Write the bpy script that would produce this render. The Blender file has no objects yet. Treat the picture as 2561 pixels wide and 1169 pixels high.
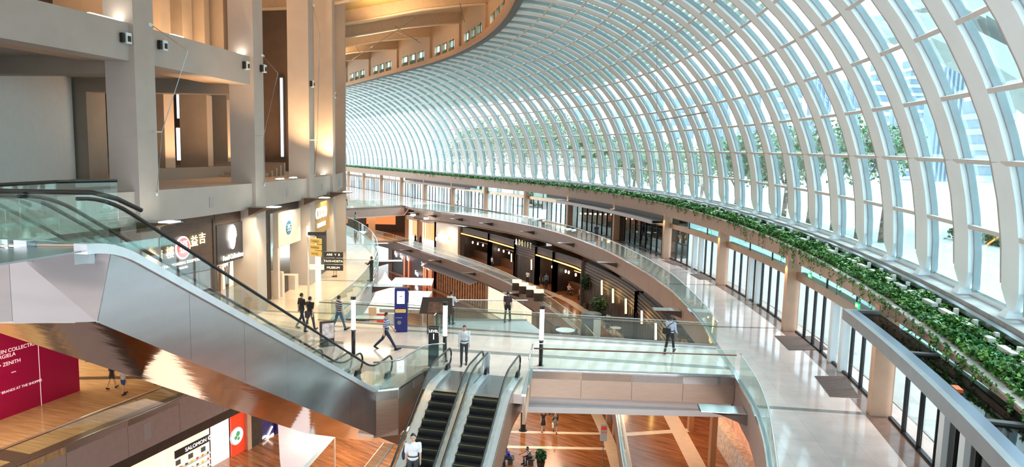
import bpy, bmesh, math, random
import numpy as np
from mathutils import Vector, Matrix
random.seed(7)
PI = math.pi
sc = bpy.context.scene
COL = sc.collection

# ------------------------------------------------------------------ camera
EYE = 8.7
FPX, PITCH, ROLL = 1707.0, .1141, .0238
def _axes():
    f = Vector((0, math.cos(PITCH), -math.sin(PITCH)))
    u0 = Vector((0, math.sin(PITCH), math.cos(PITCH))); r0 = Vector((1, 0, 0))
    c, s = math.cos(ROLL), math.sin(ROLL)
    return c*r0 + s*u0, -s*r0 + c*u0, f
CR, CU, CF = _axes()
cam = bpy.data.cameras.new('camera'); camo = bpy.data.objects.new('camera', cam); COL.objects.link(camo)
m3 = Matrix((CR, CU, -CF)).transposed()
camo.matrix_world = Matrix.Translation((0, 0, EYE)) @ m3.to_4x4()
cam.sensor_width = 36.0; cam.sensor_fit = 'HORIZONTAL'; cam.lens = FPX/2561*36.0
cam.clip_start = .1; cam.clip_end = 4000
sc.camera = camo

# ------------------------------------------------------------------ sky, exposure
sc.view_settings.view_transform = 'Standard'; sc.view_settings.look = 'None'
sc.view_settings.gamma = 1.0; sc.view_settings.use_curve_mapping = False
sc.view_settings.exposure = 1.15
W = bpy.data.worlds.new('sky'); sc.world = W; W.use_nodes = True
wn = W.node_tree; wn.nodes.clear()
wo = wn.nodes.new('ShaderNodeOutputWorld'); wb = wn.nodes.new('ShaderNodeBackground')
tc = wn.nodes.new('ShaderNodeTexCoord'); sx = wn.nodes.new('ShaderNodeSeparateXYZ')
rp = wn.nodes.new('ShaderNodeValToRGB')
rp.color_ramp.elements[0].position = 0.0; rp.color_ramp.elements[0].color = (.93, .97, 1, 1)
rp.color_ramp.elements[1].position = .8; rp.color_ramp.elements[1].color = (.62, .80, 1, 1)
wn.links.new(tc.outputs['Generated'], sx.inputs[0]); wn.links.new(sx.outputs['Z'], rp.inputs[0])
wn.links.new(rp.outputs[0], wb.inputs['Color']); wb.inputs['Strength'].default_value = 1.9
wn.links.new(wb.outputs[0], wo.inputs['Surface'])
try:
    sc.cycles.transparent_max_bounces = 24
    sc.cycles.max_bounces = 7; sc.cycles.diffuse_bounces = 4; sc.cycles.glossy_bounces = 3
    sc.cycles.sample_clamp_indirect = 6.0
    sc.cycles.caustics_reflective = False; sc.cycles.caustics_refractive = False
except Exception: pass
def sunlamp(direction, energy, angle, color):
    l = bpy.data.lights.new('sun', 'SUN'); l.energy = energy; l.angle = angle; l.color = color
    o = bpy.data.objects.new('sun', l); COL.objects.link(o)
    o.rotation_euler = Vector(direction).to_track_quat('-Z', 'Y').to_euler(); return o
sunlamp((-.62, -.30, -.72), 3.6, math.radians(28), (1, .97, .92))
def area(loc, target, size, size_y, energy, color, name='ceiling_light'):
    l = bpy.data.lights.new(name, 'AREA'); l.shape = 'RECTANGLE'; l.size = size; l.size_y = size_y
    l.energy = energy; l.color = color
    o = bpy.data.objects.new(name, l); COL.objects.link(o); o.location = loc
    o.rotation_euler = (Vector(target) - Vector(loc)).to_track_quat('-Z', 'Y').to_euler(); return o
def spot(loc, target, energy, color, ang=1.2, blend=.6, r=.08, name='downlight'):
    l = bpy.data.lights.new(name, 'SPOT'); l.energy = energy; l.color = color
    l.spot_size = ang; l.spot_blend = blend; l.shadow_soft_size = r
    o = bpy.data.objects.new(name, l); COL.objects.link(o); o.location = loc
    o.rotation_euler = (Vector(target) - Vector(loc)).to_track_quat('-Z', 'Y').to_euler(); return o

# ------------------------------------------------------------------ pixel rays onto real planes
CC = Vector((0, 0, EYE))
def ray(px, py): return CF + CR*((px-1280.5)/FPX) + CU*((584.5-py)/FPX)
def P(px, py, z=0.0):
    d = ray(px, py); return CC + d*((z-EYE)/d.z)
OA = (-96.5, 43.4)
PSTR = .52     # beyond this angle the hall runs straight on
def A(R, ph, z=0.0):
    c, s = math.cos(min(ph, PSTR)), math.sin(min(ph, PSTR)); e = max(ph-PSTR, 0)*113.0
    return Vector((OA[0]+R*c-s*e, OA[1]+R*s+c*e, z))
def Pc(px, py, R, far=True):
    d = ray(px, py); ox, oy = -OA[0], -OA[1]
    a = d.x**2+d.y**2; b = 2*(d.x*ox+d.y*oy); c = ox*ox+oy*oy-R*R
    D = max(b*b-4*a*c, 0); t = (-b+(1 if far else -1)*math.sqrt(D))/2/a
    return CC + d*t
def phi_of(p): return math.atan2(p[1]-OA[1], p[0]-OA[0])

# ------------------------------------------------------------------ materials
MATS = {}
def mat(name, col, rough=.5, metal=0.0, var=0.0, vs=3.0, bump=0.0, bs=40.0, emit=0.0, ecol=None, stretch=None, spec=None, col2=None):
    if name in MATS: return MATS[name]
    m = bpy.data.materials.new(name); m.use_nodes = True; nt = m.node_tree; n = nt.nodes; L = nt.links
    b = n['Principled BSDF']
    b.inputs['Base Color'].default_value = (*col, 1); b.inputs['Roughness'].default_value = rough
    b.inputs['Metallic'].default_value = metal
    if spec is not None: b.inputs['Specular IOR Level'].default_value = spec
    co = None
    if var or bump:
        tcn = n.new('ShaderNodeTexCoord'); mp = n.new('ShaderNodeMapping')
        L.new(tcn.outputs['Object'], mp.inputs[0])
        if stretch: mp.inputs['Scale'].default_value = stretch
        co = mp.outputs[0]
    if var:
        t = n.new('ShaderNodeTexNoise'); t.inputs['Scale'].default_value = vs; t.inputs['Detail'].default_value = 5
        L.new(co, t.inputs['Vector'])
        r = n.new('ShaderNodeValToRGB'); L.new(t.outputs['Fac'], r.inputs[0])
        c2 = col2 if col2 else tuple(min(1, c*(1+var)) for c in col)
        r.color_ramp.elements[0].position = .32; r.color_ramp.elements[1].position = .68
        r.color_ramp.elements[0].color = (*[c*(1-var) for c in col], 1) if not col2 else (*col, 1)
        r.color_ramp.elements[1].color = (*c2, 1)
        L.new(r.outputs[0], b.inputs['Base Color'])
    if bump:
        t = n.new('ShaderNodeTexNoise'); t.inputs['Scale'].default_value = bs; t.inputs['Detail'].default_value = 3
        L.new(co, t.inputs['Vector']); bp = n.new('ShaderNodeBump'); bp.inputs['Strength'].default_value = bump
        bp.inputs['Distance'].default_value = .02
        L.new(t.outputs['Fac'], bp.inputs['Height']); L.new(bp.outputs[0], b.inputs['Normal'])
    if emit:
        b.inputs['Emission Color'].default_value = (*(ecol or col), 1); b.inputs['Emission Strength'].default_value = emit
    MATS[name] = m; return m
def glassmat(name, tint, gl=.08, rough=.02, base=None, bfac=0.0):
    m = bpy.data.materials.new(name); m.use_nodes = True; nt = m.node_tree; n = nt.nodes; L = nt.links; n.clear()
    out = n.new('ShaderNodeOutputMaterial'); tr = n.new('ShaderNodeBsdfTransparent'); g = n.new('ShaderNodeBsdfGlossy')
    tr.inputs[0].default_value = (*tint, 1); g.inputs['Roughness'].default_value = rough
    fr = n.new('ShaderNodeLayerWeight'); fr.inputs['Blend'].default_value = .25
    mr = n.new('ShaderNodeMapRange'); mr.inputs[3].default_value = gl; mr.inputs[4].default_value = .35
    L.new(fr.outputs['Fresnel'], mr.inputs[0])
    mx = n.new('ShaderNodeMixShader'); L.new(mr.outputs[0], mx.inputs[0]); L.new(tr.outputs[0], mx.inputs[1]); L.new(g.outputs[0], mx.inputs[2])
    last = mx
    if bfac:
        d = n.new('ShaderNodeBsdfDiffuse'); d.inputs[0].default_value = (*base, 1)
        m2 = n.new('ShaderNodeMixShader'); m2.inputs[0].default_value = bfac
        L.new(mx.outputs[0], m2.inputs[1]); L.new(d.outputs[0], m2.inputs[2]); last = m2
    L.new(last.outputs[0], out.inputs[0]); MATS[name] = m; return m
def tilemat(name, c1, c2, mortar, size, rough, msize=.006, rot=0.0, off=0.0, wid=None, var=.5, streak=0):
    m = bpy.data.materials.new(name); m.use_nodes = True; nt = m.node_tree; n = nt.nodes; L = nt.links
    b = n['Principled BSDF']; b.inputs['Roughness'].default_value = rough
    tcn = n.new('ShaderNodeTexCoord'); mp = n.new('ShaderNodeMapping'); L.new(tcn.outputs['Object'], mp.inputs[0])
    mp.inputs['Rotation'].default_value = (0, 0, rot)
    br = n.new('ShaderNodeTexBrick'); L.new(mp.outputs[0], br.inputs['Vector'])
    br.offset = off; br.inputs['Color1'].default_value = (*c1, 1); br.inputs['Color2'].default_value = (*c2, 1)
    br.inputs['Mortar'].default_value = (*mortar, 1); br.inputs['Scale'].default_value = 1.0
    br.inputs['Mortar Size'].default_value = msize; br.inputs['Brick Width'].default_value = wid or size; br.inputs['Row Height'].default_value = size
    t = n.new('ShaderNodeTexNoise'); t.inputs['Scale'].default_value = 1.6; t.inputs['Detail'].default_value = 6
    mp2 = n.new('ShaderNodeMapping'); L.new(mp.outputs[0], mp2.inputs[0])
    if streak: mp2.inputs['Scale'].default_value = (.35, streak, 1)
    L.new(mp2.outputs[0], t.inputs['Vector'])
    r = n.new('ShaderNodeMapRange'); r.inputs[1].default_value = .3; r.inputs[2].default_value = .7
    r.inputs[3].default_value = 1-var*.5; r.inputs[4].default_value = 1+var*.5; L.new(t.outputs['Fac'], r.inputs[0])
    mul = n.new('ShaderNodeMixRGB'); mul.blend_type = 'MULTIPLY'; mul.inputs[0].default_value = 1
    L.new(br.outputs[0], mul.inputs[1]); L.new(r.outputs[0], mul.inputs[2]); L.new(mul.outputs[0], b.inputs['Base Color'])
    MATS[name] = m; return m
def stripemat(name, c1, c2, scale, axis, rough=.6, bump=.0):
    m = bpy.data.materials.new(name); m.use_nodes = True; nt = m.node_tree; n = nt.nodes; L = nt.links
    b = n['Principled BSDF']; b.inputs['Roughness'].default_value = rough
    tcn = n.new('ShaderNodeTexCoord'); w = n.new('ShaderNodeTexWave'); w.bands_direction = axis; w.inputs['Scale'].default_value = scale
    L.new(tcn.outputs['Object'], w.inputs['Vector']); r = n.new('ShaderNodeValToRGB')
    r.color_ramp.elements[0].color = (*c1, 1); r.color_ramp.elements[1].color = (*c2, 1)
    r.color_ramp.elements[0].position = .45; r.color_ramp.elements[1].position = .55
    L.new(w.outputs['Fac'], r.inputs[0]); L.new(r.outputs[0], b.inputs['Base Color']); MATS[name] = m; return m

M_white = mat('white_paint', (.82, .91, .95), .35, var=.03, vs=.8)
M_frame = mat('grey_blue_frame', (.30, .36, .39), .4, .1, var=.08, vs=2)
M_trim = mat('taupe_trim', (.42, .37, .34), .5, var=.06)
M_purlin = mat('purlin_paint', (.62, .60, .58), .4, var=.04)
M_glassv = glassmat('vault_glass', (.70, .90, .88), .06)
M_glass = glassmat('clear_green_glass', (.90, .965, .945), .035, base=(.55, .75, .7), bfac=.03)
M_glassc = glassmat('clear_escalator_glass', (.95, .985, .975), .02)
M_glassd = glassmat('shopfront_glass', (.86, .90, .90), .09)
M_glassk = glassmat('dark_shopfront_glass', (.50, .52, .50), .10)
M_louv = mat('louver_metal', (.50, .53, .48), .6, var=.15, vs=1.0)
M_stone = tilemat('polished_pale_stone', (.76, .63, .585), (.73, .605, .56), (.50, .45, .41), 1.2, .07, .006, .12, var=.14)
M_stonew = tilemat('polished_cream_stone', (.74, .63, .50), (.70, .60, .48), (.52, .46, .38), 1.2, .07, .006, .12, var=.12)
M_band = mat('grey_stone_band', (.27, .25, .24), .12, var=.1)
M_wood = tilemat('orange_plank_floor', (.34, .125, .045), (.24, .085, .03), (.11, .04, .015), .14, .16, .003, .62, .5, 1.8, var=.9, streak=5)
M_goldlit = tilemat('gold_lit_floor', (.56, .37, .19), (.50, .32, .16), (.3, .2, .1), .14, .12, .002, .3, .5, 1.8, var=.45, streak=4)  # gold tone paints warm lamplight on cream stone into the colour
M_cream = mat('cream_stone_strip', (.75, .58, .44), .15, var=.05)
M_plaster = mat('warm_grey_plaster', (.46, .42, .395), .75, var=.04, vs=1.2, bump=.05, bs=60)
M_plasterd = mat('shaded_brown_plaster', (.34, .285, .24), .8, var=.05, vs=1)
M_fascia = mat('pink_grey_fascia', (.42, .33, .30), .55, var=.05, vs=1)
M_fasciag = mat('brushed_tan_metal', (.40, .285, .22), .3, .6, var=.06, vs=2, stretch=(1, 1, 12))
M_column = mat('tan_column_paint', (.60, .40, .28), .5, var=.05)
M_bronze = mat('bronze_transom', (.50, .34, .24), .25, .7, var=.1)
M_black = mat('black_metal', (.025, .026, .028), .35, .4)
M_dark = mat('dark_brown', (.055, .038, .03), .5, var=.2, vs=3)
M_darkg = mat('dark_grey', (.10, .10, .10), .5, var=.1)
M_steel = mat('brushed_steel', (.52, .50, .52), .22, .95, var=.05, vs=.7, stretch=(1, 1, 6))
M_steeld = mat('satin_grey_steel', (.40, .41, .43), .25, .9, var=.04)
M_mirror = mat('polished_steel_soffit', (.88, .80, .74), .06, 1.0, bump=.25, bs=1.3)
M_deck = mat('blue_silver_deck', (.78, .81, .86), .25, .7, var=.05)
M_rubber = mat('black_rubber', (.012, .012, .013), .35)
M_railw = mat('red_brown_handrail', (.20, .07, .045), .3, var=.1)
M_chrome = mat('pale_chrome', (.80, .82, .83), .15, .9)
M_ceilw = mat('warm_ceiling_board', (.72, .58, .42), .7, var=.06, vs=1)
M_beamw = mat('roof_beam_paint', (.66, .50, .36), .6, var=.05)
M_rim = mat('pale_beam_edge', (.84, .72, .58), .55, var=.03)
M_perf = stripemat('perforated_gold_panel', (.30, .19, .06), (.78, .58, .27), 1.2, 'Y')
M_soil = mat('dark_soil', (.05, .04, .03), .9, var=.3, vs=6)
M_lamp = mat('lamp_diffuser', (1, .93, .82), .5, emit=9.0, ecol=(1, .90, .72))
M_lampw = mat('white_lamp_tube', (1, .98, .95), .5, emit=3.2, ecol=(1, .95, .90))
M_lampo = mat('amber_lamp_tube', (1, .75, .3), .5, emit=5.0, ecol=(1, .62, .18))

# ------------------------------------------------------------------ mesh helpers
def props(o, label=None, cat=None, group=None, kind=None):
    if label: o['label'] = label
    if cat: o['category'] = cat
    if group: o['group'] = group
    if kind: o['kind'] = kind
    return o
def empty(name, loc=(0, 0, 0), rz=0.0, **k):
    o = bpy.data.objects.new(name, None); COL.objects.link(o); o.location = loc; o.rotation_euler = (0, 0, rz)
    o.empty_display_size = .2
    return props(o, **k)
class MB:
    def __init__(s): s.v = []; s.f = []
    def quad(s, a, b, c, d):
        i = len(s.v); s.v += [tuple(a), tuple(b), tuple(c), tuple(d)]; s.f.append((i, i+1, i+2, i+3)); return s
    def tri(s, a, b, c):
        i = len(s.v); s.v += [tuple(a), tuple(b), tuple(c)]; s.f.append((i, i+1, i+2)); return s
    def hexa(s, p):   # 8 points: bottom 0-3 (ccw), top 4-7
        i = len(s.v); s.v += [tuple(q) for q in p]
        for f in ((3, 2, 1, 0), (4, 5, 6, 7), (0, 1, 5, 4), (1, 2, 6, 5), (2, 3, 7, 6), (3, 0, 4, 7)): s.f.append(tuple(i+k for k in f))
        return s
    def box(s, x0, x1, y0, y1, z0, z1):
        return s.hexa([(x0, y0, z0), (x1, y0, z0), (x1, y1, z0), (x0, y1, z0), (x0, y0, z1), (x1, y0, z1), (x1, y1, z1), (x0, y1, z1)])
    def obox(s, c, ax, ay, hx, hy, z0, z1):   # oriented box, ax/ay 2D unit vectors
        c = Vector(c); ax = Vector((ax[0], ax[1], 0)); ay = Vector((ay[0], ay[1], 0)); q = []
        for z in (z0, z1):
            for sx_, sy_ in ((-1, -1), (1, -1), (1, 1), (-1, 1)):
                w = Vector((c.x, c.y, 0))+ax*hx*sx_+ay*hy*sy_; q.append((w.x, w.y, z))
        return s.hexa(q)
    def arc(s, R0, R1, p0, p1, z0, z1, n=1):
        for k in range(n):
            a = p0+(p1-p0)*k/n; b = p0+(p1-p0)*(k+1)/n
            f0 = z0 if callable(z0) else (lambda p: z0); f1 = z1 if callable(z1) else (lambda p: z1)
            s.hexa([A(R0, a, f0(a)), A(R1, a, f0(a)), A(R1, b, f0(b)), A(R0, b, f0(b)), A(R0, a, f1(a)), A(R1, a, f1(a)), A(R1, b, f1(b)), A(R0, b, f1(b))])
        return s
    def prism(s, poly, z0, z1):
        n = len(poly); i = len(s.v); s.v += [(p[0], p[1], z0) for p in poly]+[(p[0], p[1], z1) for p in poly]
        s.f.append(tuple(i+k for k in range(n-1, -1, -1))); s.f.append(tuple(i+n+k for k in range(n)))
        for k in range(n): j = (k+1) % n; s.f.append((i+k, i+j, i+n+j, i+n+k))
        return s
    def tube(s, pts, r, n=6, cap=True):
        pts = [Vector(p) for p in pts]; rings = []
        for k, p in enumerate(pts):
            d = (pts[min(k+1, len(pts)-1)]-pts[max(k-1, 0)]); d = d.normalized() if d.length > 1e-9 else Vector((0, 0, 1))
            up = Vector((0, 0, 1)) if abs(d.z) < .95 else Vector((1, 0, 0)); x = d.cross(up).normalized(); y = x.cross(d).normalized()
            rr = r[k] if isinstance(r, (list, tuple)) else r; i = len(s.v)
            for j in range(n):
                a = 2*PI*j/n; s.v.append(tuple(p+x*rr*math.cos(a)+y*rr*math.sin(a)))
            rings.append(i)
        for a, b in zip(rings, rings[1:]):
            for j in range(n): s.f.append((a+j, a+(j+1) % n, b+(j+1) % n, b+j))
        if cap: s.f.append(tuple(rings[0]+j for j in range(n-1, -1, -1))); s.f.append(tuple(rings[-1]+j for j in range(n)))
        return s
    def ell(s, c, r, nu=10, nv=6, rot=None):
        i = len(s.v); c = Vector(c)
        for a in range(nv+1):
            th = PI*a/nv
            for b in range(nu):
                ph = 2*PI*b/nu; q = Vector((r[0]*math.sin(th)*math.cos(ph), r[1]*math.sin(th)*math.sin(ph), r[2]*math.cos(th)))
                if rot: q = rot @ q
                s.v.append(tuple(c+q))
        for a in range(nv):
            for b in range(nu): s.f.append((i+a*nu+b, i+(a+1)*nu+b, i+(a+1)*nu+(b+1) % nu, i+a*nu+(b+1) % nu))
        return s
    def ribbon(s, pts, off0, off1, z0, z1):   # wall following a polyline; offsets to its right side
        pts = [Vector((p[0], p[1], 0)) for p in pts]; nrm = []
        for k in range(len(pts)):
            d = (pts[min(k+1, len(pts)-1)]-pts[max(k-1, 0)]).normalized(); nrm.append(Vector((d.y, -d.x, 0)))
        for k in range(len(pts)-1):
            a, b, na, nb = pts[k], pts[k+1], nrm[k], nrm[k+1]; q = []
            for z in (z0, z1):
                for w in (a+na*off0, a+na*off1, b+nb*off1, b+nb*off0): q.append((w.x, w.y, z))
            s.hexa(q)
        return s
    def mesh(s, name):
        me = bpy.data.meshes.new(name); me.from_pydata(s.v, [], s.f); me.update(); return me
    def build(s, name, m, parent=None, smooth=False, fix=False, **k):
        me = s.mesh(name); me.materials.append(m)
        if fix:
            bm = bmesh.new(); bm.from_mesh(me); bmesh.ops.remove_doubles(bm, verts=bm.verts, dist=1e-5); bmesh.ops.recalc_face_normals(bm, faces=bm.faces); bm.to_mesh(me); bm.free()
        if smooth:
            for p in me.polygons: p.use_smooth = True
        o = bpy.data.objects.new(name, me); COL.objects.link(o)
        if parent is not None:
            o.parent = parent
            if parent.get('_local') is None:   # vertices are in world space
                o.matrix_parent_inverse = Matrix.Translation(parent.location).to_4x4().inverted() if parent.rotation_euler[2] == 0 else (Matrix.Translation(parent.location) @ Matrix.Rotation(parent.rotation_euler[2], 4, 'Z')).inverted()
        return props(o, **k)
def local(e): e['_local'] = 1; return e
def cpy(o, parent=None, loc=None, rz=None, label=None, group=None):
    c = o.copy(); COL.objects.link(c)
    if parent is not None: c.parent = parent
    for ch in list(o.children): cpy(ch, c)
    if loc is not None: c.location = loc
    if rz is not None: c.rotation_euler = (0, 0, rz)
    if label: c['label'] = label
    if group: c['group'] = group
    return c
def text(s, loc, xdir, zup, size, m, parent=None, name='lettering', depth=.01, align='CENTER', xscale=1.0, **k):
    cu = bpy.data.curves.new(name, 'FONT'); cu.body = s; cu.size = size; cu.extrude = depth; cu.align_x = align; cu.align_y = 'CENTER'
    o = bpy.data.objects.new(name, cu); COL.objects.link(o); bpy.context.view_layer.update()
    me = bpy.data.meshes.new_from_object(o); bpy.data.objects.remove(o)
    me.name = name; me.materials.clear(); me.materials.append(m)
    x = Vector(xdir).normalized(); u = Vector(zup).normalized(); nn = x.cross(u)
    M4 = Matrix((x*xscale, u, nn)).transposed().to_4x4(); M4.translation = Vector(loc); me.transform(M4)
    o = bpy.data.objects.new(name, me); COL.objects.link(o)
    if parent is not None: o.parent = parent; o.matrix_parent_inverse = Matrix.Translation(parent.location).inverted()
    return props(o, **k)
def smooth_path(pts, n=8):
    out = []; p = [Vector((q[0], q[1], 0)) for q in pts]; p = [p[0]*2-p[1]]+p+[p[-1]*2-p[-2]]
    for k in range(1, len(p)-2):
        for j in range(n):
            t = j/n; a, b, c, d = p[k-1], p[k], p[k+1], p[k+2]
            out.append(.5*((2*b)+(c-a)*t+(2*a-5*b+4*c-d)*t*t+(3*b-a-3*c+d)*t**3))
    out.append(p[-2]); return out
def resample(pts, step):
    out = [Vector(pts[0])]; acc = 0
    for a, b in zip(pts, pts[1:]):
        a, b = Vector(a), Vector(b); L_ = (b-a).length
        while acc+L_ >= step:
            t = (step-acc)/L_; a = a+(b-a)*t; out.append(a.copy()); L_ = (b-a).length; acc = 0
            if L_ < 1e-9: break
        acc += L_
    if (out[-1]-Vector(pts[-1])).length > step*.3: out.append(Vector(pts[-1]))
    return out
# ------------------------------------------------------------------ glass vault on the right
def zfoot(p): p = max(min(p, .62), -.35); return 5.25+1.84*p-2.37*p*p
def zlip(p): p = max(min(p, .45), -.35); return 4.60+1.83*p-2.66*p*p
def zgut(p): p = max(min(p, .45), -.35); return 5.02+1.9*p-3.3*p*p
def prof(t, p, off=0.0):   # t 0..1 from foot to crest; off outward
    a = t*PI/2; z0 = zfoot(p); b = 20.15-z0
    R = 97+16*math.cos(a); z = z0+b*math.sin(a)
    nx, nz = math.cos(a)/16, math.sin(a)/b; L_ = math.hypot(nx, nz)
    return R+off*nx/L_, z+off*nz/L_
def tang(ph): p = min(ph, PSTR); return Vector((-math.sin(p), math.cos(p), 0))
vault = empty('wall_right', A(113, 0, 5), kind='structure')
RIB0, DPH, NR = -.1945, .0277, 60
rib_phis = [RIB0+DPH*k for k in range(-11, NR)]
NT = 20
def ribstrip(ph, t0, t1, o0, o1, w0, w1, n=NT, taper=False):
    mb = MB(); prev = None; T = tang(ph)
    for k in range(n+1):
        t = t0+(t1-t0)*k/n; ra, za = prof(t, ph, o0); rb, zb = prof(t, ph, o1)
        f = 1.0
        if taper and k == 0: f = .35
        a, b = A(ra, ph, za), A(rb, ph, zb); cur = [a+T*w0*f, b+T*w0*f, b+T*w1*f, a+T*w1*f]
        if prev:
            i = len(mb.v); mb.v += [tuple(q) for q in prev+cur]
            for q in ((0, 1, 5, 4), (1, 2, 6, 5), (2, 3, 7, 6), (3, 0, 4, 7)): mb.f.append(tuple(i+e for e in q))
            if k == 1: mb.f.append((i+3, i+2, i+1, i))
            if k == n: mb.f.append((i+4, i+5, i+6, i+7))
        prev = cur
    return mb
RW = .50
ts = [0, .02]+[.02+.98*k/NT for k in range(1, NT+1)]
for i, ph in enumerate(rib_phis):
    n = NT if ph < .5 else 12
    mb = ribstrip(ph, 0.025, 1, 0, .26, -RW, RW, n)
    # pinned tapering foot
    T = tang(ph); r0, z0 = prof(.025, ph, 0); r1, z1 = prof(.025, ph, .26)
    zf = zfoot(ph)
    mb.hexa([A(113.08, ph, zf-.02)-T*.16, A(113.2, ph, zf-.02)-T*.16, A(113.2, ph, zf-.02)+T*.16, A(113.08, ph, zf-.02)+T*.16,
             A(r0, ph, z0)-T*RW, A(r1, ph, z1)-T*RW, A(r1, ph, z1)+T*RW, A(r0, ph, z0)+T*RW])
    rib = mb.build('rib', M_white, vault)
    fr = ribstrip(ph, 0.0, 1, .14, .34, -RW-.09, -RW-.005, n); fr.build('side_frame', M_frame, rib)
    if ph < .55:
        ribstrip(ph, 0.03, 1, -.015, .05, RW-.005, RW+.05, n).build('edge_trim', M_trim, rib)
        sh = MB(); sh.hexa([A(112.85, ph, zf-.14)-T*.24, A(113.3, ph, zf-.14)-T*.24, A(113.3, ph, zf-.14)+T*.24, A(112.85, ph, zf-.14)+T*.24,
                            A(112.95, ph, zf+.06)-T*.13, A(113.2, ph, zf+.06)-T*.13, A(113.2, ph, zf+.06)+T*.13, A(112.95, ph, zf+.06)+T*.13]); sh.build('foot_shoe', M_white, rib)
# rails between the ribs, one about every two metres up the curve
tl = [.085, .17, .252, .333, .413, .493, .573, .653, .735, .818, .90]
for t in tl:
    mb = MB(); prev = None
    for k in range(len(rib_phis)*2-1):
        ph = rib_phis[0]+DPH*k/2; q = []
        for o_, dt in ((.0, -.0028), (.10, -.0028), (.10, .0028), (.0, .0028)):
            r_, z_ = prof(t+dt, ph, o_); q.append(tuple(A(r_, ph, z_)))
        if prev:
            i = len(mb.v); mb.v += prev+q
            for e in ((0, 1, 5, 4), (1, 2, 6, 5), (2, 3, 7, 6), (3, 0, 4, 7)): mb.f.append(tuple(i+j for j in e))
        prev = q
    mb.build('purlin', M_purlin, vault)
# panes: the 290 that show largest are parts, the rest one joined part
tb = [0.0]+tl+[.985]
panes = []
for i in range(len(rib_phis)-1):
    for j in range(len(tb)-1):
        p0, p1 = rib_phis[i], rib_phis[i+1]; q = []
        for p_, t_ in ((p0, tb[j]), (p1, tb[j]), (p1, tb[j+1]), (p0, tb[j+1])):
            r_, z_ = prof(t_, p_, .24); q.append(A(r_, p_, z_))
        q2 = []
        for p_, t_ in ((p0, (tb[j]+tb[j+1])/2), (p1, (tb[j]+tb[j+1])/2)):
            r_, z_ = prof(t_, p_, .24); q2.append(A(r_, p_, z_))
        c = (q[0]+q[2])/2; d = (c-CC); vis = d.dot(CF) > 1
        u = (d.dot(CR)/max(d.dot(CF), .1)); v = (d.dot(CU)/max(d.dot(CF), .1))
        vis = vis and abs(u) < .80 and abs(v) < .37
        panes.append((0 if vis else 1, d.length, q, q2))
panes.sort(key=lambda e: (e[0], e[1]))
rest = MB()
def addpane(mb, q, q2):
    i = len(mb.v); mb.v += [tuple(e) for e in (q[0], q[1], q2[1], q2[0], q[2], q[3])]
    mb.f += [(i, i+1, i+2, i+3), (i+3, i+2, i+4, i+5)]
for k, (_, _, q, q2) in enumerate(panes):
    if k < 290: mb = MB(); addpane(mb, q, q2); mb.build('glass_pane', M_glassv, vault)
    else: addpane(rest, q, q2)
rest.build('glass_panes', M_glassv, vault, kind='stuff')
# sun louvers fixed outside the upper panes
lv = MB()
for j in range(28):
    t = .49+.49*j/27
    for k in range(len(rib_phis)-1):
        ph0, ph1 = rib_phis[k], rib_phis[k+1]; q = []
        for p_ in (ph0, ph1):
            for o_, dt in ((.85, 0), (1.15, .0115)):
                r_, z_ = prof(t+dt, p_, o_); q.append(A(r_, p_, z_))
        lv.quad(q[0], q[2], q[3], q[1])
props(lv.build('sun_louvers', M_louv, vault), kind='stuff')

# ledge where the vault meets the timber roof
PH0, PH1 = -.5, 1.46
lg = empty('trim_1', A(97, .2, 20), kind='structure')
MB().arc(96.7, 97.25, PH0, PH1, 19.95, 20.14, 60).build('gutter_edge', M_darkg, lg)
MB().arc(96.2, 96.75, PH0, PH1, 20.02, 20.45, 60).build('warm_ledge', mat('orange_ledge_board', (.70, .40, .20), .5, var=.08), lg)
MB().arc(96.9, 97.3, PH0, PH1, 22.0, 25.0, 60).build('upper_wall', M_beamw, lg)
MB().arc(96.9, 97.3, PH0, PH1, 20.14, 20.5, 60).build('lower_wall', M_beamw, lg)
# clerestory windows: three panes per bay with posts
colph = [-.184+.1117*k for k in range(-3, 13)]
beamph = [.263+.112*k for k in range(-7, 11)]
for b0 in beamph[:-1]:
    bay = .112
    solid = MB(); solid.arc(96.9, 97.3, b0-.004, b0+bay*.22, 20.5, 22.0, 2); solid.arc(96.9, 97.3, b0+bay*.88, b0+bay, 20.5, 22, 1)
    for k in (1, 2): solid.arc(96.9, 97.3, b0+bay*(.22+.22*k)-.003, b0+bay*(.22+.22*k)+.003, 20.5, 22, 1)
    solid.build('clerestory_wall', M_beamw, lg)
    for k in range(3):
        MB().arc(97.0, 97.05, b0+bay*(.22+.22*k)+.003, b0+bay*(.22+.22*(k+1))-.003, 20.5, 22, 1).build('clerestory_pane', M_glassv, lg)
        MB().arc(96.86, 96.95, b0+bay*(.22+.22*k)+.003, b0+bay*(.22+.22*k)+.0045, 20.5, 22, 1).build('window_frame', M_darkg, lg)
# hanging rod of lamps / bracing seen against the vault
rods = empty('bracing_rod', P(1645, 300, 9), label='thin steel bracing rods stretched across the glass vault ribs', cat='rod')
def vp(px, py, off=-.15):
    # point on the vault skin seen at a pixel
    best = None
    d = ray(px, py)
    for k in range(1, 1500):
        q = CC+d*(k*.1)
        R = math.hypot(q.x-OA[0], q.y-OA[1]); ph = phi_of(q); zf = zfoot(ph)
        if q.z > zf and R > 97:
            if ((R-97)/(16+off))**2+((q.z-zf)/(20.15-zf+off))**2 > 1: return q
        elif R > 113+off: return q
    return q
MB().tube([vp(1536, 155), vp(1640, 100)], .07, 5).build('rod', M_white, rods)
MB().tube([vp(1642, 302), vp(1772, 280)], .06, 5).build('rod', M_trim, rods)
MB().tube([vp(1643, 100), vp(1643, 302)], .018, 4).build('rod', M_trim, rods)
MB().tube([vp(1775, 290), vp(1700, 455)], .02, 4).build('rod', M_purlin, rods)
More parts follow.
